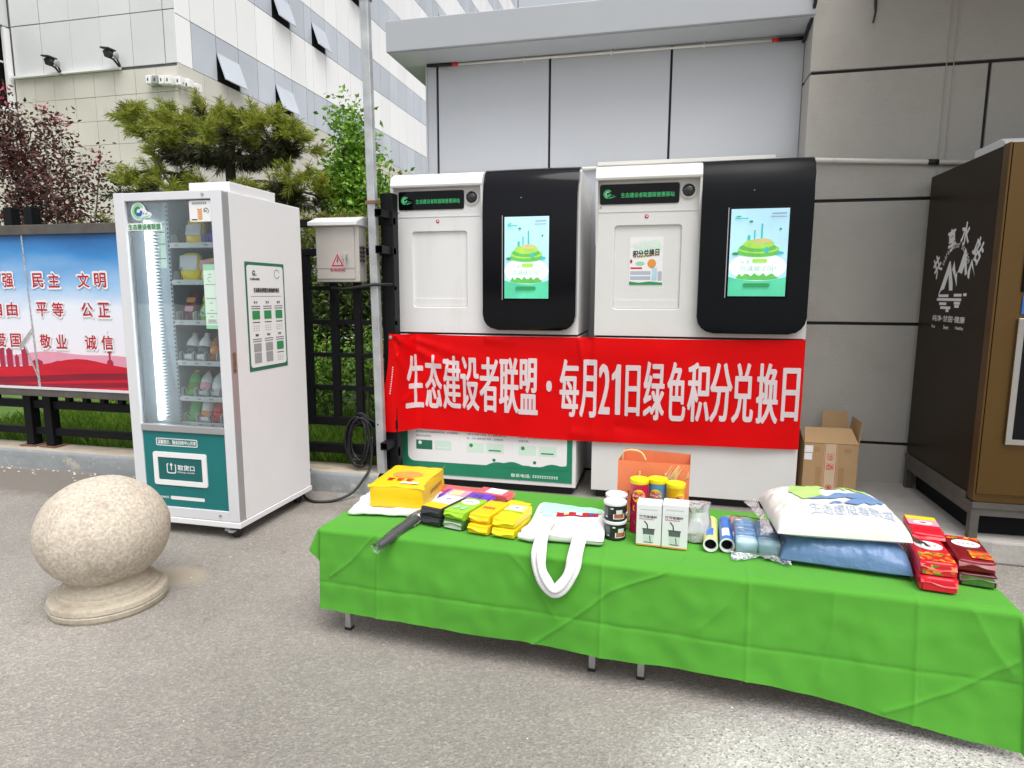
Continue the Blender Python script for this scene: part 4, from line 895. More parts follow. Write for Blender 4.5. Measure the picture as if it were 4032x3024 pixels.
for k, (m, bd, lb) in enumerate((('bottle_clear', 'print_white', 'white labelled bottle at the left of the fourth vending shelf'), ('bottle_clear', 'print_white', 'white labelled bottle, second from left on the fourth vending shelf'), ('bottle_amber', 'print_orange', 'amber brown bottle on the fourth vending shelf'), ('bottle_blue', None, 'dark blue bottle at the right of the fourth vending shelf'))):
    bottle('drink_bottle', sx0+.046+k*.082, shz[3], .029, .155, 'print_white' if k < 2 else m, m, lb, 20, 'glass_grey' if k < 2 else bd)
for k, (m, bd, lb) in enumerate((('bottle_green', 'leaf_lime', 'green soda bottle on the fifth vending shelf'), ('bottle_clear', 'print_pink', 'clear bottle with pink label on the fifth vending shelf'), ('bottle_clear', 'print_white', 'clear bottle with white and red label on the fifth vending shelf'), ('bottle_clear', None, 'plain clear water bottle on the fifth vending shelf'))):
    bottle('drink_bottle', sx0+.046+k*.082, shz[4], .029, .145, m, ('bottle_red' if k else 'print_orange'), lb, 20, bd)
for k, (m, bd, lb) in enumerate((('bottle_green', None, 'green drink can on the bottom vending shelf'), ('print_white', 'print_orange', 'white and orange drink can on the bottom vending shelf'), ('bottle_red', 'bright_red', 'red drink can on the bottom vending shelf'), ('print_white', 'print_red', 'white drink can with a red band at the bottom shelf end'))):
    bottle('drink_can', sx0+.046+k*.082, shz[5], .029, .115, m, m, lb, 18, bd, 'can', True)

# ================================================================== RECYCLING KIOSKS
def island(scr, x0, x1, z0, z1, y, parent):
    """the picture shown on the kiosk screen, as flat layers"""
    w_ = x1-x0; h_ = z1-z0; cx = (x0+x1)/2
    P = lambda a, b: (x0+a*w_, z0+b*h_)
    L = [0]
    def fl(out, m, name):
        L[0] += 1; MB().flat(out, (0, y-.0004*L[0], 0), XA, ZA).build(name, m, scr, local=True)
    fl(ell(cx, z0+.34*h_, w_*.5, h_*.16, 28), 'scr_white', 'screen_glow')
    fl([P(0, 0), P(1, 0)]+[P(1-i/20, .175+.05*((1-i/20)*2-1)**2) for i in range(21)], 'scr_green', 'screen_hill')
    fl([P(.13, .215)]+[P(.13+.74*i/14, .215+(.035+.02*math.sin(i*2.3))*(1 if 0 < i < 14 else 0)) for i in range(15)]+[P(.5+.37*math.cos(R(-a)), .215+.03*math.sin(R(-a))) for a in range(10, 180, 17)], 'scr_leaf', 'screen_grass')
    for k, (a, hh, ww) in enumerate(((.35, .72, .03), (.41, .76, .025), (.46, .77, .025), (.53, .83, .03), (.575, .70, .05), (.30, .70, .05), (.66, .69, .04))): fl([P(a, .60), P(a+ww, .60), P(a+ww, hh), P(a, hh)], 'scr_teal' if k % 2 else 'scr_sky', 'screen_tower')
    fl(ell(cx, z0+.505*h_, w_*.37, h_*.055, 26), 'scr_leaf', 'screen_island'); fl(ell(cx+.0*w_, z0+.545*h_, w_*.36, h_*.055, 26), 'scr_lime', 'screen_island'); fl(ell(cx-.01*w_, z0+.56*h_, w_*.32, h_*.05, 24), 'scr_leaf', 'screen_island'); fl(ell(cx, z0+.60*h_, w_*.27, h_*.055, 24), 'scr_lime', 'screen_island'); fl(ell(cx+.06*w_, z0+.635*h_, w_*.17, h_*.028, 20), 'yellow_pale', 'screen_island')
    fl(ell(x0+.64*w_, z0+.53*h_, w_*.045, h_*.035, 14), 'scr_teal', 'screen_tree'); fl(ell(x0+.10*w_, z0+.49*h_, w_*.06, h_*.018, 12), 'scr_dark', 'screen_leaf'); fl(ell(x0+.87*w_, z0+.495*h_, w_*.07, h_*.018, 12), 'scr_teal', 'screen_leaf'); fl(ell(x0+.35*w_, z0+.855*h_, w_*.035, h_*.013, 12), 'scr_dark', 'screen_leaf'); fl(ell(x0+.86*w_, z0+.765*h_, w_*.02, h_*.014, 12), 'scr_dark', 'screen_leaf')
    fl(rr(x0+.40*w_, x0+.66*w_, z0+.385*h_, z0+.43*h_, .008, 3), 'scr_lime', 'screen_pill')
    L[0] += 1; a = MB(); oo = (0, y-.0004*L[0], 0); letters(a, '今天', (x0+.17*w_, x0+.38*w_, z0+.365*h_, z0+.425*h_), oo, XA, ZA, .05); letters(a, '你减碳了吗?', (x0+.19*w_, x0+.82*w_, z0+.285*h_, z0+.355*h_), oo, XA, ZA, .05); a.build('screen_text_edge', 'scr_white', scr, local=True)
    L[0] += 1; a = MB(); oo = (0, y-.0004*L[0], 0); letters(a, '今天', (x0+.175*w_, x0+.375*w_, z0+.37*h_, z0+.42*h_), oo, XA, ZA, .0); letters(a, '你减碳了吗?', (x0+.195*w_, x0+.815*w_, z0+.29*h_, z0+.35*h_), oo, XA, ZA, .0); a.build('screen_text', 'scr_dark', scr, local=True)
    fl(rr(x0+.26*w_, x0+.72*w_, z0+.105*h_, z0+.15*h_, .010, 4), 'scr_dark', 'screen_button')
    fl([P(.06, .905), P(.13, .925), P(.19, .915), P(.13, .90)], 'scr_green', 'screen_mark'); fl([P(.07, .885), P(.30, .885), P(.30, .897), P(.07, .897)], 'scr_teal', 'screen_caption'); fl([P(.70, .935), P(.95, .935), P(.95, .947), P(.70, .947)], 'print_grey', 'screen_caption'); fl([P(.68, .90), P(.95, .90), P(.95, .908), P(.68, .908)], 'print_grey', 'screen_caption')
def kiosk(X0, label, W, white, modmat, scrbox, hdr, door, cam_x, tone):
    t = thing('recycling_kiosk', (X0, 4.30, 0), label, 'kiosk', 'recycling kiosks behind the banner')
    bl = lambda mb, name, m, par=t, **k: mb.build(name, m, par, local=True, **k)
    bl(MB().box(.03, W-.03, .05, .60, 0, .058), 'plinth', 'joint_black')
    bl(MB().box(0, W, 0, .66, .06, 1.115), 'lower_cabinet', white, bev=.004)
    bl(MB().box(.01, W-.01, .012, .65, 1.116, 1.129), 'seam_gap', 'joint_black')
    # upper cabinet: front sheet with a recessed door
    mx0, mx1 = .655, W-.012
    up_ = MB().prism([(0.04, 1.13), (.66, 1.13), (.66, 2.14), (.60, 2.205), (.05, 2.215), (.04, 2.20)], (0, 0, 0), YA, ZA, W); bl(up_, 'upper_cabinet', white, bev=.003)
    d0, d1, dz0, dz1 = door; fr = MB(); o_ = rr(.0, W, 1.13, 2.12, .001, 4); i_ = rr(d0, d1, dz0, dz1, .022, 4); n_ = len(o_); e = .006; i2 = rr(d0+e, d1-e, dz0+e, dz1-e, .018, 4)
    fr.add([(x, 0, z) for x, z in o_]+[(x, 0, z) for x, z in i_]+[(x, .016, z) for x, z in i2]+[(x, .039, z) for x, z in o_],
           [(k, (k+1) % n_, n_+(k+1) % n_, n_+k) for k in range(n_)]+[(n_+k, n_+(k+1) % n_, 2*n_+(k+1) % n_, 2*n_+k) for k in range(n_)]+[(3*n_+k, 3*n_+(k+1) % n_, (k+1) % n_, k) for k in range(n_)])
    bl(fr, 'front_sheet', white)
    dr_ = bl(MB().flat(i2, (0, .0155, 0), XA, ZA), 'deposit_door', white); bl(MB().box(d0+.008, d1-.008, .0125, .0152, dz0+.065, dz0+.068), 'door_seam', 'soft_grey' if False else 'print_grey', dr_) if False else None
    bl(MB().prism(rr(d0+.008, d1-.008, dz0+.008, dz0+.062, .014, 3), (0, .0155, 0), XA, ZA, .004), 'door_handle', white, dr_)
    # visor hood with cheeks over the sign
    vs = MB().prism([(.05, 2.122), (-.068, 2.122), (-.072, 2.135), (-.060, 2.170), (-.035, 2.200), (.0, 2.216), (.05, 2.219)], (-.004, 0, 0), YA, ZA, mx0+.004); bl(vs, 'visor', white, bev=.002)
    bl(MB().prism([(-.066, 2.1215), (0.0, 2.1215), (0.0, 1.72), (-.010, 1.80), (-.045, 1.98)], (-.004, 0, 0), YA, ZA, .016), 'cheek', white)
    bl(MB().prism([(-.066, 2.1215), (0.0, 2.1215), (0.0, 1.72), (-.010, 1.80), (-.045, 1.98)], (mx0-.014, 0, 0), YA, ZA, .014), 'cheek', white)
    h0, h1 = hdr; hp = bl(MB().prism(rr(h0, h1, 1.978, 2.103, .014, 3), (0, -.0005, 0), XA, ZA, .006), 'sign_panel', 'black_gloss')
    hx = h1-h0
    lettering('sign_lettering', '生态建设者联盟碳普惠驿站', (h0+.27*hx, h0+.94*hx, 2.018, 2.048), (0, -.0075, 0), XA, ZA, 'led_green', hp, bold=.02, local=True)
    swirl((h0+.10*hx, -.007, 2.043), XA, ZA, .028, hp, ('led_green', 'print_pgreen', 'led_green', 'print_black'), lift=.0006, local=True, backing=False)
    cm = bl(MB().lathe([(.050, 0), (.050, .012), (.042, .016), (.040, .012)], (cam_x, 0, 2.052), 28, (0, -1, 0)), 'camera_ring', white, shade=40); bl(MB().lathe([(.041, .010), (.036, .018), (.022, .026), (0, .029)], (cam_x, 0, 2.052), 24, (0, -1, 0)), 'camera_lens', 'lens', cm, smooth=True)
    xs = (d0+d1)/2-.01; bl(MB().lathe([(.013, 0), (.012, .003), (0, .0035)], (xs, 0, 1.898), 16, (0, -1, 0)), 'sensor', 'print_red'); bl(MB().lathe([(.006, 0.0036), (.005, .005), (0, .0052)], (xs+.002, 0, 1.899), 10, (0, -1, 0)), 'sensor_eye', 'print_white')
    bl(MB().lathe([(.006, 0), (.005, .006), (0, .007)], (.026, 0, 1.962), 10, (0, -1, 0)), 'lock', 'print_grey')
    bl(MB().box(.0, mx0-.01, -.0035, .001, 1.928, 1.934), 'crease', white)
    # bowed black screen module
    prf = [(-.056, 1.158+.0), (-.058, 1.17), (-.060, 1.19), (-.061, 1.22), (-.062, 1.26), (-.063, 1.5), (-.064, 1.8), (-.062, 1.95), (-.054, 2.05), (-.036, 2.13), (-.008, 2.19), (.03, 2.222), (.07, 2.236), (.11, 2.240)]
    rad = .105; rows_ = []
    for y, z in prf:
        ins = 0
        if z < 1.158+rad: ins = rad-math.sqrt(max(0, rad**2-(1.158+rad-z)**2))
        tw = .004 if z > 2.1 else 0
        rows_.append((mx0+ins-tw, mx1-ins+tw, y, z))
    md = MB(); nu = 8; vs_ = []; 
    for x0, x1, y, z in rows_:
        for i in range(nu+1):
            u = i/nu; vs_.append((x0+(x1-x0)*u, y-.012*(1-(2*u-1)**2), z))
    fs_ = [(r*(nu+1)+i, r*(nu+1)+i+1, (r+1)*(nu+1)+i+1, (r+1)*(nu+1)+i) for r in range(len(rows_)-1) for i in range(nu)]
    md.add(vs_, fs_); loop = [0*(nu+1)+i for i in range(nu+1)]+[r*(nu+1)+nu for r in range(1, len(rows_))]+[(len(rows_)-1)*(nu+1)+i for i in range(nu-1, -1, -1)]+[r*(nu+1) for r in range(len(rows_)-2, 0, -1)]
    k0 = len(md.v); md.v += [(md.v[i][0], .12 if md.v[i][1] > .05 else .0385, md.v[i][2]-(.03 if md.v[i][2] > 2.2 else 0)) for i in loop]; n_ = len(loop)
    md.f += [(loop[i], k0+i, k0+(i+1) % n_, loop[(i+1) % n_]) for i in range(n_)]
    mo = bl(md, 'screen_module', modmat, shade=50)
    s0, s1, sz0, sz1 = scrbox; ys = -.0765
    bz = bl(MB().prism(rr(s0-.012, s1+.012, sz0-.012, sz1+.014, .004, 2), (0, ys+.006, 0), XA, ZA, .004), 'screen_bezel', 'black_gloss'); bl(MB().box(s0-.018, s0-.013, ys+.0, ys+.008, sz0-.01, sz1+.01), 'screen_edge', 'alu_grey', bz)
    sc_ = bl(MB().flat([(s0, sz0), (s1, sz0), (s1, sz1), (s0, sz1)], (0, ys, 0), XA, ZA), 'screen', 'scr_sky')
    island(sc_, s0, s1, sz0, sz1, ys, t)
    bl(MB().lathe([(.004, 0), (.003, .002), (0, .002)], ((s0+s1)/2-.04, -.068, 2.03), 8, (0, -1, 0)), 'module_camera', 'print_grey')
    return t
K1 = kiosk(-1.865, 'left white kiosk with glossy black screen module and bare deposit door', 1.305, 'kiosk_white', 'black_gloss', (.812, 1.112, 1.372, 1.907), (.030, .508), (.124, .528, 1.305, 1.833), .565, 0)
K2 = kiosk(-.452, 'right white kiosk with matt black screen module and paper on its door', 1.315, 'kiosk_cream', 'black_satin', (.832, 1.166, 1.393, 1.920), (.020, .520), (.117, .545, 1.302, 1.846), .575, 1)
B(-.4475, -.444, 4.32, 4.95, .07, 1.10).build('side_strip', 'print_grey', K2)
# paper poster on the right kiosk's door
pp = thing('paper_poster', (-.13, 4.312, 1.46), 'white paper poster taped on the right kiosk door', 'poster')
py = 4.3105; MB().prism([(-.232, 1.462), (-.02, 1.462), (-.02, 1.770), (-.232, 1.770)], (0, py+.004, 0), XA, ZA, .001).build('sheet', 'print_white', pp)
def pfl(out, m, lift, name='print'): return MB().flat(out, (0, py+.0028-lift, 0), XA, ZA).build(name, m, pp)
pfl([(-.228, 1.715), (-.15, 1.745), (-.05, 1.752), (-.022, 1.70), (-.05, 1.672), (-.16, 1.66)], 'print_pgreen', .0, 'print_ribbon'); pfl([(-.185, 1.648), (-.04, 1.672), (-.05, 1.655), (-.175, 1.635)], 'yellow_pale', .0004, 'print_underline')
a = MB(); letters(a, '集分有礼', (-.20, -.065, 1.702, 1.745), (0, py+.0018, 0), XA, ZA, .03); a.build('poster_title', 'print_white', pp)
a = MB(); letters(a, '积分兑换日', (-.212, -.045, 1.655, 1.70), (0, py+.0014, 0), (1, 0, .08), ZA, .03); a.build('poster_title', 'print_black', pp)
pfl(ell(-.09, 1.60, .028, .03, 14), 'print_orange', .0, 'print_gift'); pfl(ell(-.165, 1.60, .03, .014, 14), 'print_lgreen', .0, 'print_gift'); pfl(ell(-.222, 1.615, .008, .014, 10), 'print_red', .0, 'print_gift'); pfl([(-.225, 1.565), (-.15, 1.565), (-.15, 1.577), (-.225, 1.577)], 'bright_red', .0, 'print_bar')
for z in (1.528, 1.495): pfl([(-.226, z), (-.095, z), (-.095, z+.024), (-.226, z+.024)], 'soft_grey', .0, 'print_box')
pfl([(-.088, 1.49), (-.055, 1.49), (-.055, 1.575), (-.088, 1.575)], 'tissue_sky', .0, 'print_phone'); pfl([(-.05, 1.49), (-.024, 1.49), (-.024, 1.55), (-.05, 1.55)], 'soft_grey', .0, 'print_phone'); pfl([(-.232, 1.463), (-.02, 1.463), (-.02, 1.478), (-.10, 1.486), (-.17, 1.478), (-.232, 1.486)], 'print_green', .0, 'print_grass')
# green info panel on the left kiosk's lower front
ip = thing('info_panel', (-1.21, 4.295, .09), 'green-bordered instruction panel on the left kiosk below the banner', 'panel')
iy = 4.298
MB().prism([(-1.842, .092), (-.585, .092), (-.585, 1.105), (-1.842, 1.105)], (0, iy, 0), XA, ZA, .003).build('panel_border', 'panel_green', ip)
MB().flat(rr(-1.800, -.622, .185, 1.02, .05, 5), (0, iy-.004, 0), XA, ZA).build('panel_field', 'print_white', ip)
xs = [-1.21+.60*i/30 for i in range(31)]
MB().flat([(-1.21, .180)]+[(x, .182+.028*abs(math.sin((x+1.21)*9))+.012*abs(math.sin((x+1.21)*23))) for x in xs]+[(-.612, .180)], (0, iy-.0048, 0), XA, ZA).build('panel_hills', 'panel_green', ip)
for x in (-1.145, -.85): MB().flat(ell(x, .226, .012, .012, 12), (0, iy-.005, 0), XA, ZA).build('panel_balloon', 'print_dgreen', ip)
a = MB(); letters(a, '联系电话:', (-1.02, -.88, .112, .138), (0, iy-.0045, 0), XA, ZA, .03); letters(a, 11, (-.865, -.68, .114, .136), (0, iy-.0045, 0), XA, ZA); a.build('panel_phone', 'print_pgreen', ip)
ttl = ['使用微信扫描“生态建设者联盟”设备二维码', '扫描物联储碳计量智能设备上的二维码', '进行登录 首次扫码需要绑定手机号', '绑定后可点击直接进入', '即可完成登录']
ct = [['使用微信搜索“生态建设者联盟”小程序', '扫描物联储碳计量智能设备上的二维码', '进行登录 首次扫码需绑定手机号，也可直接输入', '身份码完成登录。'], ['在智能物联储碳计量设备上点击“投递回', '收”按钮，选择可回收物品种类，点屏幕', '上的“打开箱门”按钮，放入需要投递的物', '品，点击“结束投递”按钮，完成投递。'], ['投递完成后设备自动称重、计算积分、展示', '总物品重量，打开微信搜索“生态建设者联盟”', '小程序，点击“我的”查看本次回收的积分和', '投递记录。']]
for c, x in enumerate((-1.735, -1.345, -.965)):
    a = MB()
    for r_, ln in enumerate(ct[c]):
        if ln: letters(a, ln, (x, x+.30*len(ln)/20, .458-.030*r_, .474-.030*r_), (0, iy-.0045, 0), XA, ZA, 0)
    a.build('panel_text', 'print_black', ip)
    pic = MB(); 
    for j in range(2): MB().flat(rr(x+.0+j*.145, x+.125+j*.145, .275, .345, .004, 2), (0, iy-.0044, 0), XA, ZA).build('panel_picture', ('print_dgreen', 'print_pgreen')[j] if c == 0 else ('print_pgreen', 'print_pgreen')[j], ip)
    MB().flat([(x+.16, .29), (x+.25, .29), (x+.25, .30), (x+.16, .30)], (0, iy-.005, 0), XA, ZA).flat(ell(x+.03, .325, .014, .014, 12), (0, iy-.005, 0), XA, ZA).build('picture_detail', 'print_green' if c else 'print_white', ip)
MB().flat([(-1.40, .28), (-1.398, .28), (-1.398, .46), (-1.40, .46)], (0, iy-.0045, 0), XA, ZA).flat([(-1.01, .28), (-1.008, .28), (-1.008, .46), (-1.01, .46)], (0, iy-.0045, 0), XA, ZA).build('panel_rule', 'print_pgreen', ip)

# ================================================================== RED BANNER
def ban(a, b):
    """a = x along the banner, b = 0 bottom .. 1 top -> world point"""
    s = (a+1.985)/2.845
    zt = 1.128-.016*math.sin(s*math.pi)-.004*math.sin(s*9)
    zbm = .438-.026*math.exp(-((s-.50)/.30)**2)-.010*s
    z = zbm+(zt-zbm)*b
    x = a if a > -1.70 else -1.70+(a+1.70)*(.48+.28*(1-b)+.03*math.sin(b*7))
    y = 4.268
    lft = max(0, min(1, (-1.68-a)/.20)); y -= lft*lft*(3-2*lft)*.178
    gap = math.exp(-((a+.505)/.10)**2); y += .010*gap
    wr = .0065*noise.noise(Vector((a*6, b*3, 1)))+.006*math.sin(a*5.1+b*2.0)+.0045*math.sin(a*11.3-b*4.1+1.0)+.004*noise.noise(Vector((a*3.2, b*2.2, 4)))
    cr = 0
    for (ax, bx, dx, dz, wd, am) in ((-1.90, .99, .9, -.50, .020, .022), (-1.88, .97, .45, -.9, .018, -.018), (-1.86, .80, .35, -.6, .018, .016), (-1.75, .95, .9, -.25, .02, .012), (-1.80, .30, .5, .6, .02, .010), (-1.2, .98, .95, -.10, .03, .010), (-.55, .99, .15, -.9, .014, .012), (-.47, .99, -.05, -.9, .014, -.010), (-.60, .08, .9, -.12, .03, .008), (-.3, .16, .95, -.10, .03, -.006)):
        px = a-ax; pz = (b-bx)*.7; ln = math.hypot(dx, dz); t = (px*dx+pz*dz)/ln; d = (-px*dz+pz*dx)/ln
        if t > 0: cr += am*math.exp(-(d/(wd*(1+2.2*t)))**2)*math.exp(-t*2.2)
    y -= wr*.8+cr
    return Vector((x, y, z))
bnr = thing('red_banner', (-.57, 4.27, .38), 'long red cloth banner with white slogan across both kiosks', 'banner')
g = MB().grid(lambda u, v: ban(-1.985+2.845*u, v), 300, 60); g.build('cloth', 'banner_red', bnr, smooth=True)
def bantext(s, x0, x1, m='banner_white'):
    vs, fs, asp = glyphs(s); mb = MB()
    if s == '1': vs, fs = [(.52, 0), (1, 0), (1, 1), (.66, 1), (.45, .88), (0, .80), (0, .69), (.52, .77)], [tuple(range(8))]
    for k_, (sx, sy) in enumerate(shifts(.012)):
        bm = bmesh.new(); vv = [bm.verts.new((x0+(x1-x0)*x+sx*.45, y+sy*.7, 0)) for x, y in vs]
        for f in fs:
            try: bm.faces.new([vv[i] for i in f])
            except ValueError: pass
        for k in range(1, 8): bmesh.ops.bisect_plane(bm, geom=bm.verts[:]+bm.edges[:]+bm.faces[:], plane_co=(0, k/8, 0), plane_no=(0, 1, 0))
        for k in range(1, 4): bmesh.ops.bisect_plane(bm, geom=bm.verts[:]+bm.edges[:]+bm.faces[:], plane_co=(x0+(x1-x0)*k/4, 0, 0), plane_no=(1, 0, 0))
        bm.verts.index_update(); P = []
        for v in bm.verts:
            p = ban(v.co.x, bh[0]+(bh[1]-bh[0])*v.co.y); P.append((p.x, p.y-.0035-.00012*k_, p.z))
        mb.add(P, [tuple(v.index for v in f.verts) for f in bm.faces]); bm.free()
    return mb.build('character', m, bnr)
CH = '生态建设者联盟·每月21日绿色积分兑换日'
pos = [(-1.778, -1.663), (-1.644, -1.525), (-1.508, -1.383), (-1.375, -1.249), (-1.236, -1.107), (-1.094, -0.964), (-0.955, -0.83), (-0.762, -0.734), (-0.671, -0.55), (-0.534, -0.43), (-0.406, -0.339), (-0.319, -0.27), (-0.229, -0.142), (-0.11, 0.016), (0.042, 0.151), (0.171, 0.301), (0.311, 0.438), (0.449, 0.569), (0.594, 0.716), (0.746, 0.838)]
for ch_, (x0, x1) in zip(CH, pos):
    bh = (.235, .785)
    if ch_ in '21': bh = (.275, .75)
    if ch_ == '·': bh = (.47, .575)
    if ch_ == '日': bh = (.265, .745)
    bantext(ch_, x0, x1)
for b_, a_ in ((.965, -1.955), (.045, -1.955)):
    p = ban(a_, b_); MB().lathe([(.013, 0), (.012, .004), (.006, .005), (.006, .001)], (p.x, p.y-.002, p.z), 16, (0, -1, 0)).build('eyelet', 'chrome', bnr)
p0 = ban(-1.93, .35); lt = MB()
for k in range(12):
    p = ban(-1.915, .40+k*.024); lt.add([(p.x-.004, p.y-.003, p.z-.005), (p.x+.004, p.y-.003, p.z-.005), (p.x+.004, p.y-.003, p.z+.005), (p.x-.004, p.y-.003, p.z+.005)], [(0, 1, 2, 3)])
lt.build('maker_print', 'banner_white', bnr)

# ================================================================== BRONZE WATER CABINET
wc = thing('water_cabinet', (2.1, 4.2, .12), 'bronze metal water station cabinet with white mountain emblem on steel legs', 'cabinet')
cx0, cx1, cy0, cy1, cz0, cz1 = 1.612, 2.75, 3.715, 4.68, .325, 2.145
B(cx0+.012, cx1, cy0+.012, cy1, cz0, cz1).build('body', 'bronze', wc, bev=0.004)
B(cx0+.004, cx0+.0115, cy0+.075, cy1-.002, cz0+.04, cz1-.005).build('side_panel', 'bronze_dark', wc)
B(cx0, cx0+.0115, cy0+.0, cy0+.066, cz0+.01, cz1).build('corner_trim', 'bronze', wc, bev=0.003)
B(cx0+.014, cx1, cy0-.002, cy0+.0115, cz0+.05, cz1-.004).build('front_panel', 'bronze', wc)
B(cx0, cx1, cy0-.006, cy1, cz0-.03, cz0-.001).build('skirt', 'steel', wc)
B(cx0-.004, cx0+.0035, cy0+.075, cy1, cz0-.0, cz0+.035).build('kick_strip', 'steel', wc)
for z0, z1 in ((.255, .294),):
    B(cx0, cx0+.04, cy0+.041, cy1, z0, z1).build('leg_rail', 'steel', wc); B(cx0, cx1, cy0, cy0+.04, z0, z1).build('leg_rail', 'steel', wc)
for x in (cx0, cx1-.04):
    for y in (cy0, cy1-.04): B(x, x+.04, y, y+.04, .0 if y == cy0 else .125, .255).build('leg', 'steel', wc)
B(cx0+.04, cx1-.04, cy0, cy0+.04, .0, .045).build('leg_rail', 'steel', wc)
B(cx0+.06, cx1-.06, cy0+.10, cy1-.05, .13, .252).build('under_shade', 'dark_void', wc)  # added near-black box standing in for the shade beneath the cabinet
MB().prism([(0, 0), (.0, .06), (.05, .085), (.35, .085), (.35, 0)], (1.72, 4.02, cz1+.001), YA, ZA, .9).build('top_lamp', 'white_paint', wc, bev=0.004)
fx = B(1.722, 2.55, cy0-.022, cy0-.003, .645, 1.29).build('window_frame', 'chrome', wc, bev=0.003); B(1.752, 2.52, cy0-.026, cy0-.0225, .675, 1.262).build('window_glass', 'black_gloss', fx)
B(1.735, 2.6, cy0-.008, cy0-.0025, 1.31, 1.40).build('blue_label', 'print_blue', wc); B(1.725, 2.6, cy0-.010, cy0-.0025, 1.42, 1.85).build('display', 'black_gloss', wc)
# emblem (plane faces -X): a runs along -Y, b up
wo_ = (cx0+.003, 0, 0); EX = (0, -1, 0)
def wfl(mb, out): return mb.flat([(-a, b) for a, b in out], wo_, EX, ZA)
em = MB(); C0 = (4.21, 1.50)     # (y, z) of the arc centre
def arc_char(mb, chs, rad, a0, a1, hh, ww, bold):
    for i, c in enumerate(chs):
        if c == ' ': continue
        an = R(a0+(a1-a0)*i/max(1, len(chs)-1)); cy_, cz_ = rad*math.cos(an), rad*math.sin(an)
        ex = Vector((0, -math.sin(an), math.cos(an)*-1)); ex = Vector((0, -math.sin(an), -math.cos(an))); ey = Vector((0, -math.cos(an), math.sin(an)))
        letters(mb, c, (-ww/2, ww/2, -hh/2, hh/2), (wo_[0], C0[0]-cy_, C0[1]+cz_), ex, ey, bold)
for c, yy_, zz_, rt_ in (('共', 4.458, 1.578, 38), ('享', 4.285, 1.722, 12), ('水', 4.115, 1.742, -8), ('站', 3.945, 1.640, -40)):
    an = R(rt_); ex = Vector((0, -math.cos(an), math.sin(an))); ey = Vector((0, math.sin(an), math.cos(an)))
    letters(em, c, (-.05, .05, -.062, .062), (wo_[0], yy_, zz_), ex, ey, .035)
arc_char(em, 'Shared water station', .185, 152, 28, .026, .015, .02)
for out in ([(4.41, 1.40), (4.29, 1.60), (4.275, 1.60), (4.22, 1.47), (4.215, 1.43), (4.26, 1.43), (4.285, 1.52), (4.33, 1.44), (4.37, 1.43)], [(4.245, 1.55), (4.225, 1.60), (4.19, 1.52), (4.175, 1.54), (4.165, 1.45), (4.20, 1.50)], [(4.17, 1.53), (4.10, 1.66), (4.085, 1.655), (4.05, 1.52), (4.075, 1.51), (4.09, 1.565), (4.115, 1.52), (4.14, 1.53)], [(4.045, 1.53), (4.005, 1.60), (3.955, 1.50), (3.975, 1.53), (4.01, 1.565), (4.02, 1.49), (4.04, 1.50)]): wfl(em, out)
for y0, y1, z in ((4.40, 4.26, 1.392), (4.19, 4.09, 1.395), (4.07, 4.03, 1.398), (4.42, 4.09, 1.370), (4.38, 4.28, 1.345), (4.18, 4.10, 1.350), (4.36, 4.22, 1.322), (4.17, 4.11, 1.332), (4.28, 4.24, 1.305)): wfl(em, [(y0, z), (y1, z), (y1, z+.016), (y0, z+.016)])
def wl(body, y0, y1, z0, z1, bold=.02): letters(em, body, (-y0, -y1, z0, z1), wo_, EX, ZA, bold)
wl('纯净·甘甜·健康', 4.46, 4.02, 1.248, 1.284); wl('Pure', 4.46, 4.41, 1.205, 1.225); wl('Sweet', 4.29, 4.22, 1.205, 1.228); wl('Healthy', 4.13, 4.03, 1.205, 1.228)
em.build('emblem', 'print_white', wc)
# ---- carton
cbx = thing('cardboard_box', (1.08, 4.5, .125), 'open brown cardboard carton with red printed tape beside the right kiosk', 'carton')
bx0, bx1, by0, by1, bz0, bz1 = .915, 1.235, 4.37, 4.62, .128, .455
cb = MB().box(bx0, bx1, by0, by0+.005, bz0, bz1).box(bx0, bx1, by1-.005, by1, bz0, bz1).box(bx0, bx0+.005, by0+.005, by1-.005, bz0, bz1).box(bx1-.005, bx1, by0+.005, by1-.005, bz0, bz1).box(bx0+.005, bx1-.005, by0+.005, by1-.005, bz0, bz0+.006)
cb.build('body', 'cardboard', cbx)
def flap(p, q, d, name='flap', m='cardboard'):
    p, q, d = Vector(p), Vector(q), Vector(d); n = (q-p).cross(d).normalized()*.004
    v = [p, q, q+d*1.0+(p-q)*.06, p+d*1.0+(q-p)*.06]; MB().add([x for x in v]+[x+n for x in v], [(0, 1, 2, 3), (7, 6, 5, 4), (0, 4, 5, 1), (1, 5, 6, 2), (2, 6, 7, 3), (3, 7, 4, 0)]).build(name, m, cbx)
flap((bx0, by0+.002, bz1+.001), (bx1, by0+.002, bz1+.001), (-.006, .095, .085)); flap((bx1-.002, by0, bz1+.001), (bx1-.002, by1, bz1+.001), (.015, .0, .145)); flap((bx1, by1-.003, bz1+.001), (bx0+.15, by1-.003, bz1+.001), (.0, .03, .17)); flap((bx0+.002, by1, bz1+.001), (bx0+.002, by0, bz1+.001), (-.035, 0, .11), m='cardboard_in')
B(1.036, 1.112, by0-.0015, by0-.0003, bz0, bz1).build('tape_strip', 'tape', cbx)
for x in (1.040, 1.106): B(x, x+.003, by0-.0022, by0-.0016, bz0, bz1).build('tape_line', 'bright_red', cbx)
a = MB(); 
letters(a, '汾', (-.395, -.345, 1.052, 1.096), (0, by0-.0025, 0), (0, 0, -1), (1, 0, 0), .0); letters(a, '酒', (-.330, -.285, 1.052, 1.096), (0, by0-.0025, 0), (0, 0, -1), (1, 0, 0), .0)
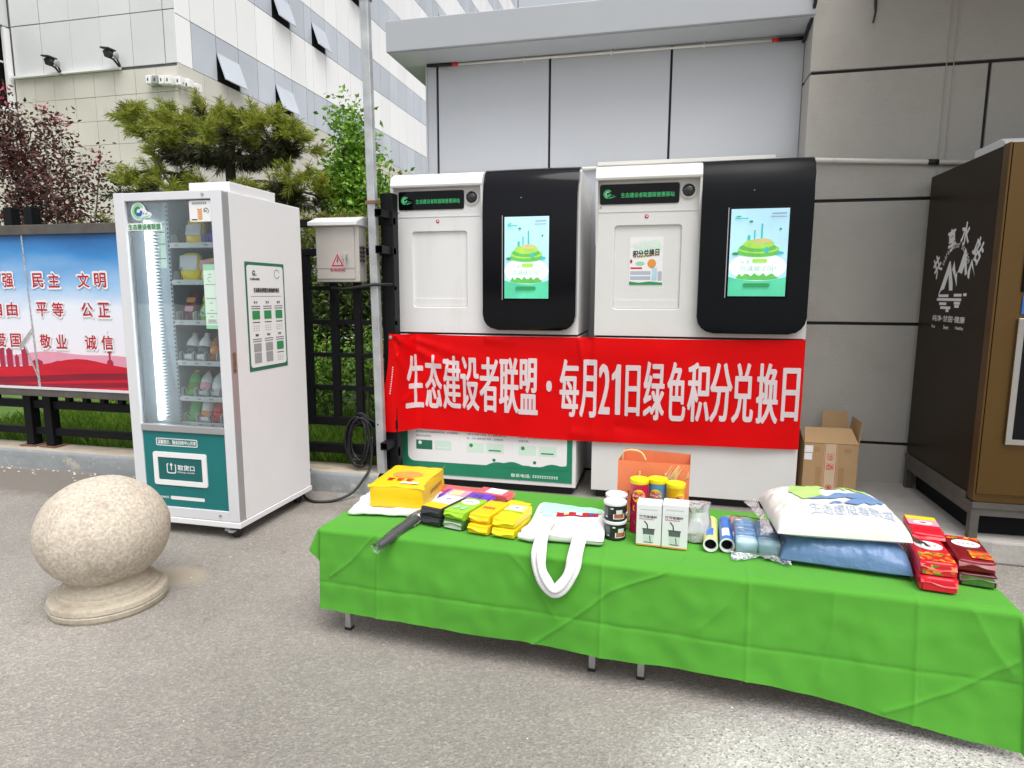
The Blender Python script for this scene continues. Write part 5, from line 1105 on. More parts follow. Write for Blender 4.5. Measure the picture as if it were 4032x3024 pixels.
a.flat(sector(1.074, .168, .019, .015, 0, 359, 20), (0, by0-.0025, 0), XA, ZA).flat(ell(1.074, .168, .009, .009, 12), (0, by0-.0025, 0), XA, ZA); a.build('tape_print', 'bright_red', cbx)
MB().flat([(.918, .345), (.965, .345), (.965, .39), (.918, .39)], (0, by0-.0012, 0), XA, ZA).flat([(.918, .395), (.968, .395), (.968, .44), (.918, .44)], (0, by0-.0012, 0), XA, ZA).build('shipping_label', 'print_white', cbx)
for x0, x1, z0, z1 in ((.99, 1.022, .15, .30), (1.126, 1.16, .15, .30), (.975, 1.005, .40, .43), (1.155, 1.195, .40, .43)): MB().flat([(x0, z0), (x1, z0), (x1, z1), (x0, z1)], (0, by0-.0008, 0), XA, ZA).build('carton_print', 'cardboard_in', cbx)

# ================================================================== TABLES AND CLOTH
TH = R(-3.15); TEX = Vector((math.cos(TH), math.sin(TH), 0)); TEY = Vector((-math.sin(TH), math.cos(TH), 0)); TO = Vector((-.11, 2.545, 0))
LX, LY, ZT = 1.21, .34, .455
for i, (cx, lb) in enumerate(((-.605, 'left low folding table under the green cloth'), (.605, 'right low folding table under the green cloth'))):
    o = TO+TEX*cx; t = thing('folding_table', o, lb, 'table', 'folding tables under the green cloth', TH)
    MB().box(-.600, .600, -.33, .33, .42, .448).build('table_top', 'alu_white', t, local=True, bev=.004)
    for sx in (-1, 1):
        for sy in (-1, 1): 
            x, y = sx*.515, sy*.305; l_ = MB().box(x-.0125, x+.0125, y-.0125, y+.0125, 0, .419).build('leg', 'alu_grey', t, local=True, bev=.002); MB().box(x-.0145, x+.0145, y-.0145, y+.0145, 0, .012).build('foot', 'black_plastic', l_, local=True)
        MB().box(sx*.515-.01, sx*.515+.01, -.29, .29, .38, .40).build('cross_bar', 'alu_grey', t, local=True)
RIDGE = [([(.24, -.10), (.21, -.02), (.15, .03), (-.02, .11), (-.14, .22), (-.31, .36)], .007, .009), ([(-.95, .0), (-1.06, .13), (-1.16, .21)], .007, .008), ([(1.21, .16), (1.05, .28), (.86, .385)], .008, .009), ([(-.42, .0), (-.32, .10), (-.22, .24)], .012, .004), ([(.42, .02), (.37, .11), (.29, .2)], .018, .006), ([(.70, .0), (.70, .15), (.67, .3)], .02, .005), ([(.95, .02), (.96, .3)], .016, .003), ([(1.08, .0), (1.14, .12), (1.20, .2)], .03, .008)]
CREASE_V = [-.945, -.055, .44, .94]; 
def ridge(p, d):
    s = 0
    for pts, wd, am in RIDGE:
        best = 9
        for (x0, y0), (x1, y1) in zip(pts, pts[1:]):
            vx, vy = x1-x0, y1-y0; t = max(0, min(1, ((p-x0)*vx+(d-y0)*vy)/(vx*vx+vy*vy))); best = min(best, math.hypot(p-x0-t*vx, d-y0-t*vy))
        if best < wd*4: s += am*.8*math.exp(-best/wd*1.3)
    return s
def sstep(x): x = max(0, min(1, x)); return x*x*(3-2*x)
OL, OR_ = .10, .115
def cloth(u, v):
    p = -(LX+OL)+(2*LX+OL+OR_)*u
    of = .352+.005*math.sin(p*3.1+1)+.092*sstep((p-.35)/.95); ob = .12
    q = -(LY+of)+(2*LY+of+ob)*v
    cy = max(-LY, min(LY, q)); cx = max(-LX, min(LX+.022*sstep((-LY-q)/.25), p)); dx, dy = p-cx, q-cy; d = math.hypot(dx, dy)
    rad = .018
    if d < 1e-6:
        n = noise.noise(Vector((p*5, q*7, 2)))
        z = ZT+.0025+.0018*n+.0015*noise.noise(Vector((p*14, q*14, 5))); nx, ny = 0, 0
        for c in CREASE_V: z += .0016*math.exp(-((p-c)/.006)**2)
        if q > -LY: z += ridge(p, -(q+LY))*.5 if q < -LY+.25 else 0
        z += .0016*math.exp(-((q-.03)/.006)**2)
        z -= .004*math.exp(-((q+LY)/.03)**2)*(.5+.5*math.sin(p*9+2))
        return TO+TEX*p+TEY*q+Vector((0, 0, z))
    nx, ny = dx/d, dy/d
    if d < rad*math.pi/2: off, drop = rad*math.sin(d/rad), rad*(1-math.cos(d/rad))
    else: off, drop = rad, rad+d-rad*math.pi/2
    k = sstep(d/.12)
    off += .035*(d/.38)*k
    off += k*(d/.38)*(.007*math.sin(p*6.3+.6)+.004*math.sin(p*13.7+2.1)+.014*noise.noise(Vector((p*2.6, d*2.5, 7)))+.006*noise.noise(Vector((p*9, d*6, 3))))
    off += .004*noise.noise(Vector((p*16, d*14, 9)))*k
    if dx and dy: off += .03*k*math.sin(math.atan2(dy, dx)*4)
    if dy < 0 and not dx:
        off += ridge(p, d)
        for c in CREASE_V: off += .005*math.exp(-abs(p-c-.012*d)/.006)
        off -= .004*math.exp(-abs(d-.235-.006*math.sin(p*3))/.006)
    # keep the cloth off the ground
    z = ZT-drop
    if z < .006: off += (.006-z)*.9; z = .006+.002*noise.noise(Vector((p*20, d*20, 1)))
    z += -.010*math.exp(-(max(0, d-.0)/.05)**2)*(.5+.5*math.sin(p*4.7+1.2))*.6
    return TO+TEX*(cx+nx*off)+TEY*(cy+ny*off)+Vector((0, 0, z))
tag(MB().grid(cloth, 560, 230).build('tablecloth', 'cloth_green', smooth=True), 'bright green creased cloth draped over the long low table', 'tablecloth')
ZC = .4615
# ---- soft packs
def pack(name, x, y, z, lx, ly, lz, rz, m, label, group, cat='pack', lbl=None, fins=True, nz=.002, seed=1, side=None):
    t = thing(name, (x, y, z), label, cat, group, R(rz))
    MB().roundbox(lx/2, ly/2, lz/2, lz*.10, 9, bulge=.025, nz=nz, seed=seed).move(Matrix.Translation((0, 0, lz/2+.001))).build('pouch', m, t, shade=60, local=True)
    if fins:
        for sy in (-1, 1):
            f = MB().grid(lambda u, v: ((u-.5)*lx*.96, sy*(ly/2-.001+v*.011), lz*.85-.012*v+.002*math.sin(u*9+seed)*v+.005*v*math.cos(u*4+seed)), 8, 2); f.build('seal_fin', m, t, smooth=True, local=True)
    for k, (kind, a0, a1, b0, b1, mm) in enumerate(lbl or []):
        zl = lz*1.035+.0018+.0004*k
        out = ell((a0+a1)/2*lx, (b0+b1)/2*ly, (a1-a0)/2*lx, (b1-b0)/2*ly, 22) if kind == 'o' else [(a0*lx, b0*ly), (a1*lx, b0*ly), (a1*lx, b1*ly), (a0*lx, b1*ly)]
        if kind == 't': 
            a = MB(); letters(a, mm[0], (a0*lx, a1*lx, b0*ly, b1*ly), (0, 0, zl), XA, YA, .02); a.build('lettering', mm[1], t, local=True); continue
        MB().prism(out, (0, 0, zl-.0012), XA, YA, .0012).build('label', mm, t, local=True)
    if side: MB().prism(rr(-lx*.42, lx*.42, lz*.12, lz*.85, .003, 2), (0, -ly/2*1.05, 0), XA, ZA, .0015).build('end_label', side, t, local=True)
    return t
GP = 'noodle packs on the green cloth'
yl = [('r', -.46, .46, .0, .42, 'yellow_pale'), ('o', -.3, .3, .1, .36, 'print_white'), ('o', -.10, .10, .17, .29, 'print_grey'), ('r', -.46, .46, -.06, .0, 'pack_green')]
pack('noodle_pack', -.875, 2.455, ZC, .098, .185, .036, -17, 'pack_black', 'lower black noodle pack in the leftmost stack on the cloth', GP, seed=2)
pack('noodle_pack', -.873, 2.457, ZC+.037, .098, .185, .036, -17, 'pack_black', 'upper silver-topped noodle pack in the leftmost stack on the cloth', GP, seed=3, lbl=[('r', -.47, .47, -.46, -.15, 'yellow'), ('r', -.47, .47, -.15, .46, 'pack_silver'), ('o', -.3, .3, .05, .32, 'print_white'), ('o', -.12, .12, .12, .26, 'print_grey')])
pack('noodle_pack', -.772, 2.438, ZC, .096, .185, .036, -15, 'pack_dgreen', 'lower dark green noodle pack in the second stack on the cloth', GP, seed=4, side='pack_silver')
pack('noodle_pack', -.770, 2.442, ZC+.037, .096, .185, .036, -15, 'pack_green', 'upper lime green noodle pack with white oval label', GP, seed=5, lbl=[('o', -.42, .42, .0, .36, 'print_white'), ('t', -.2, .2, .12, .22, (3, 'print_green')), ('o', -.3, -.05, -.35, -.15, 'print_lgreen'), ('o', .05, .3, -.35, -.15, 'print_lgreen')])
pack('noodle_pack', -.668, 2.408, ZC, .090, .185, .036, -10, 'yellow', 'lower yellow noodle pack in the third stack on the cloth', GP, seed=6)
pack('noodle_pack', -.664, 2.428, ZC+.037, .090, .185, .036, -12, 'yellow', 'upper yellow noodle pack with red print in the third stack', GP, seed=7, lbl=[('t', -.3, .3, -.10, .02, (4, 'print_red'))])
pack('noodle_pack', -.565, 2.395, ZC, .094, .185, .036, -8, 'yellow2', 'lower yellow noodle pack in the rightmost yellow stack', GP, seed=8)
pack('noodle_pack', -.562, 2.405, ZC+.037, .094, .185, .036, -10, 'yellow2', 'upper yellow noodle pack with white label in the rightmost yellow stack', GP, seed=9, lbl=yl)
pack('noodle_pack', -.600, 2.555, ZC+.012, .10, .15, .032, -20, 'yellow2', 'yellow noodle pack lying crooked behind the yellow stacks', GP, seed=10)
pack('purple_pack', -.840, 2.665, ZC, .10, .235, .042, -100, 'purple', 'purple noodle pack with pale label across the back of the table', GP, seed=11, lbl=[('r', -.42, .42, -.38, .05, 'print_pink'), ('r', -.3, .3, -.32, -.08, 'yellow_pale'), ('t', -.2, .2, .15, .35, (2, 'print_blue'))])
pack('red_pack', -.90, 2.775, ZC, .085, .20, .03, -97, 'pink_red', 'pink-red noodle pack behind the purple pack on its left', GP, seed=12)
pack('red_pack', -.735, 2.765, ZC, .085, .16, .034, -104, 'pink_red', 'orange-red noodle pack behind the purple pack on its right', GP, seed=13, lbl=[('r', -.4, .4, -.2, .35, 'print_white')])
# ---- big yellow bag on a flat white tote
ft = thing('flat_tote', (-1.11, 2.58, ZC), 'flat white tote bag lying under the big yellow bag', 'tote bag', None, R(8))
MB().roundbox(.20, .16, .009, .008, 16, nz=.010, seed=4, fn=lambda o, p: Vector((o.x, o.y, max(.0, o.z+.012)))).build('cloth_body', 'cotton', ft, smooth=True, local=True)
MB().grid(lambda u, v: (.17+.06*u, -.09-.10*v*(1-.3*u), .004+.012*math.sin(u*5+v*4)**2), 10, 10).build('strap', 'cotton', ft, smooth=True, local=True)
yb = thing('yellow_bag', (-1.105, 2.632, ZC+.018), 'large bright yellow gift bag lying at the left table end', 'bag', None, R(3))
MB().roundbox(.122, .158, .051, .008, 10, bulge=.03, nz=.004, seed=6).move(Matrix.Translation((0, 0, .053))).build('bag_body', 'yellow', yb, shade=50, local=True)
MB().grid(lambda u, v: (-.128+.256*u, -.155-.006*v, .102-.012*v+.008*math.sin(u*3.1)+.002*math.sin(u*16)), 20, 3).build('bottom_fold', 'yellow', yb, smooth=True, local=True)
MB().grid(lambda u, v: (.122+.006*v, -.15+.32*u, .103+.010*v+.004*math.sin(u*7)), 20, 2).build('side_fold', 'yellow', yb, smooth=True, local=True)
MB().grid(lambda u, v: (-.112+.23*u, .150+.035*v, .012+.095*(1-v*.1)*(.3+.7*u)), 10, 3).build('bag_mouth', 'yellow', yb, smooth=True, local=True)
pr_ = MB().flat(ell(0, .0, .07, .05, 20), (0, 0, .1085), XA, YA); pr_.build('print', 'print_orange', yb, local=True); a = MB(); letters(a, 3, (-.07, .06, -.10, -.06), (0, 0, .1089), XA, YA, .03); a.build('print_lettering', 'bright_red', yb, local=True)
MB().flat(rr(.01, .09, -.135, -.11, .006, 3), (0, 0, .1088), XA, YA).build('print_label', 'print_white', yb, local=True)
a = MB(); letters(a, 8, (-.07, .10, .045, .062), (.1275, 0, 0), YA, ZA, .02); a.build('side_lettering', 'rust', yb, local=True)
# ---- brush in a clear sleeve, sticking out over the table edge
br = thing('wrapped_brush', (-.99, 2.27, .46), 'black-handled brush in a clear plastic sleeve over the table edge', 'brush')
pA, pB = Vector((-.955, 2.405, .490)), Vector((-1.035, 2.165, .438))
MB().tube([pA.lerp(pB, t) for t in (0, .15, .4, .7, .95, 1)], [.012, .017, .016, .015, .013, .008], 12).build('handle', 'black_plastic', br, smooth=True)
MB().tube([pA.lerp(pB, -.12), pA.lerp(pB, .05), pA.lerp(pB, .14)], [.006, .017, .014], 12).build('head', 'chrome', br, smooth=True)
sv = MB().tube([pA.lerp(pB, t)+Vector((0, 0, .002)) for t in (-.1, .0, .2, .4, .6, .8, 1.0, 1.08)], [.012, .022, .026, .023, .024, .021, .018, .022], 14, cap=False); sv.v = [tuple(Vector(p)+noise.noise_vector(Vector(p)*40)*.004) for p in sv.v]; sv.build('plastic_sleeve', 'sheen_film', br, smooth=True)
# ---- folded white tote with handles hanging over the edge
tt = thing('tote_bag', (-.35, 2.47, ZC), 'white cotton tote with mint print, its handles hanging over the table front', 'tote bag')
def tote(o, p):
    b = .010*math.sin(o.y*20+o.x*7)+.006*noise.noise(Vector((o.x*18, o.y*18, 3)))
    return Vector((o.x*(1-.06*p[1]), o.y+.018*o.x, max(.001, o.z+.020+(b if p[2] > 0 else 0)*(1 if p[2] > 0 else .2))))
MB().roundbox(.152, .170, .019, .016, 18, fn=tote).build('bag_body', 'cotton', tt, smooth=True, local=True)
def drape_on(out, m, name, lift):
    mb = MB(); (x0, x1, y0, y1) = out
    mb.grid(lambda u, v: (lambda x, y: Vector((x, y+.018*x, .0395+.010*math.sin(y*20+x*7)+.006*noise.noise(Vector((x*18, y*18, 3)))+lift)))(x0+(x1-x0)*u, y0+(y1-y0)*v), 14, 8); mb.build(name, m, tt, smooth=True, local=True)
drape_on((-.128, .128, .045, .158), 'mint', 'print_panel', .0022); drape_on((-.11, -.06, .018, .06), 'tissue_sky', 'print_block', .0034); drape_on((-.05, .12, .015, .048), 'print_red', 'print_block', .0034); drape_on((-.02, .0, .022, .044), 'yellow_pale', 'print_block', .0046); drape_on((.03, .055, .022, .044), 'print_white', 'print_block', .0046); drape_on((.085, .1, .022, .044), 'print_blue', 'print_block', .0046)
lt = MB(); letters(lt, 12, (-.09, .10, .095, .108), (0, 0, 0), XA, YA, .02, mapf=lambda a, b: Vector((a, b+.018*a, .0395+.010*math.sin(b*20+a*7)+.006*noise.noise(Vector((a*18, b*18, 3)))+.0042))); lt.build('lettering', 'print_pgreen', tt, local=True)
def strap(path, wd, name, par, thick=.0022):
    P = smooth_path(path, 8); mb = MB(); vs = []; 
    for i, p in enumerate(P):
        t_ = (P[min(i+1, len(P)-1)]-P[max(i-1, 0)]).normalized(); nrm = Vector((0, -1, .25)).normalized() if p.z < ZC else Vector((0, -.3, 1)).normalized()
        sd = t_.cross(nrm).normalized(); nn = sd.cross(t_).normalized(); w2 = wd*(1+.06*math.sin(i*.45))*.5
        for a, b in ((-1, .3), (-.4, 1.6), (.1, .9), (.5, 1.8), (1, .3), (1, -.3), (-1, -.3)): vs.append(p+sd*w2*a+nn*thick*b)
    n_ = 7; mb.add(vs, [(i*n_+k, i*n_+(k+1) % n_, (i+1)*n_+(k+1) % n_, (i+1)*n_+k) for i in range(len(P)-1) for k in range(n_)]); mb.build(name, 'cotton', par, smooth=True)
strap([(-.415, 2.40, .505), (-.42, 2.29, .508), (-.420, 2.196, .470), (-.413, 2.170, .415), (-.385, 2.158, .365), (-.350, 2.152, .338), (-.312, 2.156, .368), (-.285, 2.166, .42), (-.276, 2.192, .472), (-.270, 2.29, .508), (-.268, 2.40, .505)], .044, 'handle', tt)
strap([(-.405, 2.42, .510), (-.408, 2.29, .516), (-.404, 2.188, .476), (-.398, 2.160, .42), (-.374, 2.148, .378), (-.348, 2.142, .354), (-.318, 2.146, .382), (-.296, 2.156, .425), (-.290, 2.184, .478), (-.284, 2.29, .516), (-.282, 2.42, .510)], .034, 'handle', tt)
MB().tube([(-.515, 2.30, ZC+.018), (-.47, 2.292, ZC+.016), (-.42, 2.29, ZC+.016)], [.012, .015, .012], 10, cap=False).build('rolled_edge', 'cotton', tt, smooth=True)
# ---- tins
def tin(x, y, k, label, rz):
    t = thing('food_tin', (x, y, ZC+.0735*k), label, 'tin', 'black food tins', R(rz))
    MB().lathe([(.041, 0), (.0425, .002), (.0425, .006), (.0415, .008), (.0415, .060), (.0425, .062), (.0425, .066)], (0, 0, 0), 30).build('body', 'can_black', t, shade=40, local=True)
    MB().lathe([(.0440, .0615), (.0445, .064), (.0445, .0715), (.041, .073), (.038, .0705), (.018, .0705), (.017, .0722), (.004, .0722), (0, .0720)], (0, 0, 0), 30).build('lid', 'can_lid', t, shade=40, local=True)
    def curved(a0, a1, z0, z1, rad, m, name, n=10, e=False):
        mb = MB(); mb.grid(lambda u, v: (rad*math.sin(R(a0+(a1-a0)*u)), -rad*math.cos(R(a0+(a1-a0)*u)), z0+(z1-z0)*v), n, 2); mb.build(name, m, t, smooth=True, local=True)
    curved(-5, 60, .010, .030, .0419, 'print_white', 'label_plate'); curved(0, 55, .013, .030, .0422, 'can_food', 'label_food'); curved(10, 45, .030, .046, .0420, 'pack_silver', 'label_figure'); curved(-62, -35, .012, .052, .0419, 'glass_grey', 'label_panel'); curved(-20, -5, .048, .053, .0419, 'print_white', 'label_text'); curved(-50, -38, .014, .019, .0422, 'print_white', 'label_badge')
tin(-.157, 2.425, 0, 'bottom tin of the front tin stack', 10); tin(-.159, 2.427, 1, 'top tin with white lid of the front tin stack', 0)
tin(-.158, 2.520, 0, 'bottom tin of the rear tin stack, mostly hidden', 25); tin(-.160, 2.517, 1, 'top tin of the rear tin stack with white lid showing', -10)
# ---- chip canisters
def chips(x, y, h, m, label, rz, accent):
    t = thing('chip_canister', (x, y, ZC), label, 'canister', 'chip canisters', R(rz)); r_ = .0345
    MB().lathe([(r_, 0), (r_+.001, .003), (r_, .006), (r_, h-.014), (r_+.001, h-.012)], (0, 0, 0), 32).build('tube', m, t, shade=40, local=True)
    MB().lathe([(r_+.002, h-.018), (r_+.003, h-.016), (r_+.003, h-.001), (r_+.0015, h), (r_-.004, h), (r_-.006, h-.004), (0, h-.004)], (0, 0, 0), 32).build('lid', 'lid_yellow', t, shade=40, local=True)
    def wrap(out, rad, mm, name):
        mb = MB(); n_ = len(out); c = (sum(p[0] for p in out)/n_, sum(p[1] for p in out)/n_); P = [c]+out
        mb.add([(rad*math.sin(a/r_), -rad*math.cos(a/r_), b) for a, b in P], [(0, i+1, (i+1) % n_+1) for i in range(n_)]); mb.build(name, mm, t, local=True)
    zc_ = h*.70
    wrap(ell(0, zc_, .026, .027, 22), r_+.0006, 'yellow2', 'logo_disc'); wrap(ell(0, zc_+.006, .020, .014, 18), r_+.0009, 'print_orange', 'logo_sun')
    rb = [(-.028+.056*i/8, zc_-.010+.006*math.sin(i/8*6.28)) for i in range(9)]+[(.028-.056*i/8, zc_+.008+.006*math.sin((1-i/8)*6.28)) for i in range(9)]
    wrap(rb, r_+.0012, 'bright_red', 'logo_ribbon')
    vs, fs, asp = glyphs("Lay's"); mb = MB(); mb.add([((r_+.0016)*math.sin((-.022+.044*x_)/r_), -(r_+.0016)*math.cos((-.022+.044*x_)/r_), zc_-.006+.014*y_+.002*math.sin(x_*6.28)) for x_, y_ in vs], fs); mb.build('logo_lettering', 'print_white', t, local=True)
    wrap(rr(-.022, .022, h*.42, h*.52, .004, 2), r_+.0008, accent, 'flavour_block'); wrap(ell(.004, h*.25, .022, .022, 16), r_+.0007, 'fruit' if m == 'chip_red' else 'yellow_pale', 'chip_picture')
    return t
chips(-.071, 2.515, .216, 'chip_red', 'crimson chip canister with yellow lid, leftmost of three', -2, 'lid_yellow'); chips(-.001, 2.535, .216, 'chip_blue', 'blue chip canister with yellow lid, middle of three', -12, 'print_lgreen'); chips(.069, 2.515, .208, 'chip_yellow', 'yellow chip canister with yellow lid, rightmost of three', 28, 'print_orange')
# ---- orange gift bag
gbk = thing('gift_bag', (-.02, 2.66, ZC), 'orange paper gift bag with rope handles standing behind the chip canisters', 'gift bag', None, R(-2))
gm = MB(); gw, gd_, gh = .145, .045, .275
gm.add([(-gw, -gd_, .002), (gw, -gd_, .002), (gw, gd_, .002), (-gw, gd_, .002), (-gw*.99, -gd_*.8, gh*.93), (gw*1.0, -gd_*.8, gh*.93), (gw*1.02, gd_, gh*1.02), (-gw*.82, gd_, gh*1.05)], [(0, 3, 2, 1), (0, 1, 5, 4), (1, 2, 6, 5), (2, 3, 7, 6), (3, 0, 4, 7)]); gm.build('paper_body', 'gift_orange', gbk, local=True)
MB().tube(smooth_path([(-.125, -.02, .245), (-.122, -.035, .29), (-.09, -.04, .303), (-.05, -.04, .295), (-.03, -.038, .262)], 5), .0035, 6).build('rope_handle', 'rope', gbk, smooth=True, local=True)
for x in (-.055, .048): MB().tube([(x, -.043, .175), (x+.002, -.045, .215)], .0035, 6).build('rope_end', 'rope', gbk, local=True)
rs_ = random.Random(4); rays = MB()
for k in range(9): 
    x0 = .03+.012*k; rays.flat([(x0, .175+.005*k), (x0+.008, .173), (x0+.05+rs_.uniform(-.01, .02), .25), (x0+.045, .252)] if x0 < .08 else [(x0-.03, .14), (x0-.024, .14), (.142, .20+.006*(k-4)), (.142, .206+.006*(k-4))], (0, -gd_*.8-.006, 0), XA, ZA)
rays.move(Matrix.Identity(4)); rays.build('printed_rays', 'gift_light', gbk, local=True)
MB().flat([(-.143, .12), (-.143, .10), (-.10, .08), (-.06, .0), (-.143, .0)], (0, -gd_-.002, 0), XA, ZA).build('printed_rocks', 'gift_light', gbk, local=True)
a = MB(); letters(a, '生', (-.103, -.088, .112, .135), (0, -gd_-.003, 0), XA, ZA, 0); a.build('lettering', 'print_black', gbk, local=True)
# ---- glass cup boxes
def cupbox(x, y, rz, h, label):
    t = thing('cup_box', (x, y, ZC), label, 'box', 'glass cup boxes', R(rz)); hw_ = .046
    MB().box(-hw_, hw_, -.04, .04, 0, h).build('carton', 'box_white', t, local=True, bev=.0015)
    MB().box(-hw_+.0005, hw_-.0005, -.0406, -.040, .0005, .006).build('base_stripe', 'print_orange', t, local=True)
    MB().box(-hw_, hw_, -.0404, -.040, h*.78, h*.783).build('lid_crease', 'soft_grey', t, local=True)
    a = MB(); oo = (0, -.0408, 0); letters(a, '竹节玻璃杯', (-.036, .030, h*.68, h*.745), oo, XA, ZA, .01)
    a.flat([(-.019, h*.60), (-.015, h*.61), (-.004, h*.53), (-.002, h*.42), (-.006, h*.42), (-.008, h*.52)], oo, XA, ZA); a.build('title', 'print_black', t, local=True)
    b = MB(); letters(b, 12, (-.036, .018, h*.635, h*.662), oo, XA, ZA, .0); b.build('subtitle', 'print_red', t, local=True)
    c = MB(); letters(c, 9, (-.032, .032, h*.87, h*.89), oo, XA, ZA, 0); c.build('lid_text', 'print_grey', t, local=True)
    MB().flat([(-.022, h*.42), (.022, h*.42), (.020, h*.28), (-.020, h*.28)], oo, XA, ZA).build('printed_sleeve', 'glass_grey', t, local=True)
    MB().flat([(-.023, h*.28), (.023, h*.28), (.019, h*.245), (.018, h*.09), (-.018, h*.09), (-.019, h*.245)], oo, XA, ZA).build('printed_glass', 'glass_pale', t, local=True)
    MB().flat([(.003, h*.26), (.006, h*.26), (.009, h*.11), (.006, h*.11)], (0, -.0412, 0), XA, ZA).flat([(-.018, h*.10), (.018, h*.10), (.014, h*.085), (-.014, h*.085)], (0, -.0412, 0), XA, ZA).flat([(-.024, h*.425), (.024, h*.425), (.024, h*.41), (-.024, h*.41)], (0, -.0412, 0), XA, ZA).build('printed_straw', 'print_black', t, local=True)
cupbox(-.026, 2.400, -3, .160, 'white glass cup box, left of the pair, in front of the chip canisters'); cupbox(.069, 2.392, -4, .168, 'white glass cup box, right of the pair, beside the crumpled bag')
# ---- crumpled clear bag
pbg = thing('plastic_bag', (.15, 2.475, ZC), 'crumpled clear plastic bag beside the right cup box', 'plastic bag')
mb = MB().lathe([(0, 0), (.04, .002), (.055, .04), (.05, .085), (.038, .115), (.045, .135)], (0, 0, 0), 26); mb.v = [tuple(Vector(p)*1.0+noise.noise_vector(Vector(p)*26)*.016+noise.noise_vector(Vector(p)*70)*.005) for p in mb.v]; mb.v = [(x, y, max(.001, z)) for x, y, z in mb.v]; mb.build('film', 'milky_film', pbg, smooth=False, local=True)
mb = MB().roundbox(.026, .022, .03, .015, 6, nz=.012, seed=9).move(Matrix.Translation((0, 0, .045))); mb.build('tissue_filling', 'cotton', pbg, smooth=True, local=True)
# ---- rolls
def roll(x, y, m, label, rz):
    t = thing('paper_roll', (x, y, ZC), label, 'roll', 'rolls on the cloth', R(rz)); 
    MB().tube([(0, -.125, .027), (0, .125, .027)], .026, 24, cap=False).build('sleeve', m, t, smooth=True, local=True)
    MB().lathe([(.0262, 0), (.0268, -.004), (.0215, -.004), (.0205, .03)], (0, -.122, .027), 24, (0, 1, 0), False).build('tube_end', 'print_white', t, shade=40, local=True)
    MB().lathe([(.0200, .012), (0, .012)], (0, -.122, .027), 24, (0, 1, 0)).build('dark_bore', 'dark_void', t, local=True)
    mb = MB(); mb.grid(lambda u, v: (.0266*math.sin(R(-40+60*u)), -.09+.08*v, .027+.0266*math.cos(R(-40+60*u))), 6, 2); mb.build('label', 'print_white' if m == 'roll_blue' else 'roll_blue', t, smooth=True, local=True)
roll(.205, 2.480, 'roll_yellow', 'yellow-green labelled roll with open end, left of the pair', -4); roll(.262, 2.490, 'roll_blue', 'blue labelled roll with open end, right of the pair', -3)
# ---- tissue bundle
tb = thing('tissue_bundle', (.365, 2.455, ZC), 'bundle of blue tissue packs in clear plastic next to the pillows', 'tissues', None, R(-2))
for j in range(3):
    for i in range(2):
        mm = 'tissue_blue' if j > 0 else 'tissue_sky'; c = ((i-.5)*.078, -.075+.072*j, .030+.006*j)
        pk = MB().roundbox(.037, .034, .026, .008, 5, bulge=.05, nz=.002, seed=i+j*3).move(Matrix.Translation(c)).build('tissue_pack', mm, tb, smooth=True, local=True)
        MB().flat(ell(c[0]-.015, c[1]+.01, .012, .007, 14), (0, 0, c[2]+.0292), XA, YA).flat(ell(c[0]-.012, c[1]-.018, .010, .005, 14), (0, 0, c[2]+.0292), XA, YA).build('tissue_label', 'print_white', pk, local=True)
        MB().flat([(c[0]-.034, c[1]-.004), (c[0]+.034, c[1]-.004), (c[0]+.034, c[1]+.0), (c[0]-.034, c[1]+.0)], (0, 0, c[2]+.0294), XA, YA).build('tissue_stripe', 'tissue_sky', pk, local=True)
mb = MB().roundbox(.088, .125, .034, .015, 14, fn=lambda o, p: Vector((o.x, o.y, max(.001, o.z+.040)))+Vector((1, 1, .2))*0+noise.noise_vector(o*30)*.007*(1 if p[2] > -.9 else 0)); mb.v = [(x, y, max(.001, z)) for x, y, z in mb.v]; mb.build('plastic_wrap', 'sheen_film', tb, smooth=True, local=True)
mb = MB().grid(lambda u, v: Vector((-.095+.20*u, -.12-.05*v*(.5+.5*math.sin(u*7+1)), .012*(1-v)+.010*noise.noise(Vector((u*9, v*5, 2)))+.006)), 20, 6); mb.build('loose_film', 'milky_film', tb, smooth=False, local=True)
pack('paper_pack', .325, 2.665, ZC, .10, .09, .028, 12, 'cardboard', 'small brown and green pack behind the tissue bundle', None, seed=21, lbl=[('r', .1, .5, -.3, .3, 'print_lgreen')], fins=False)
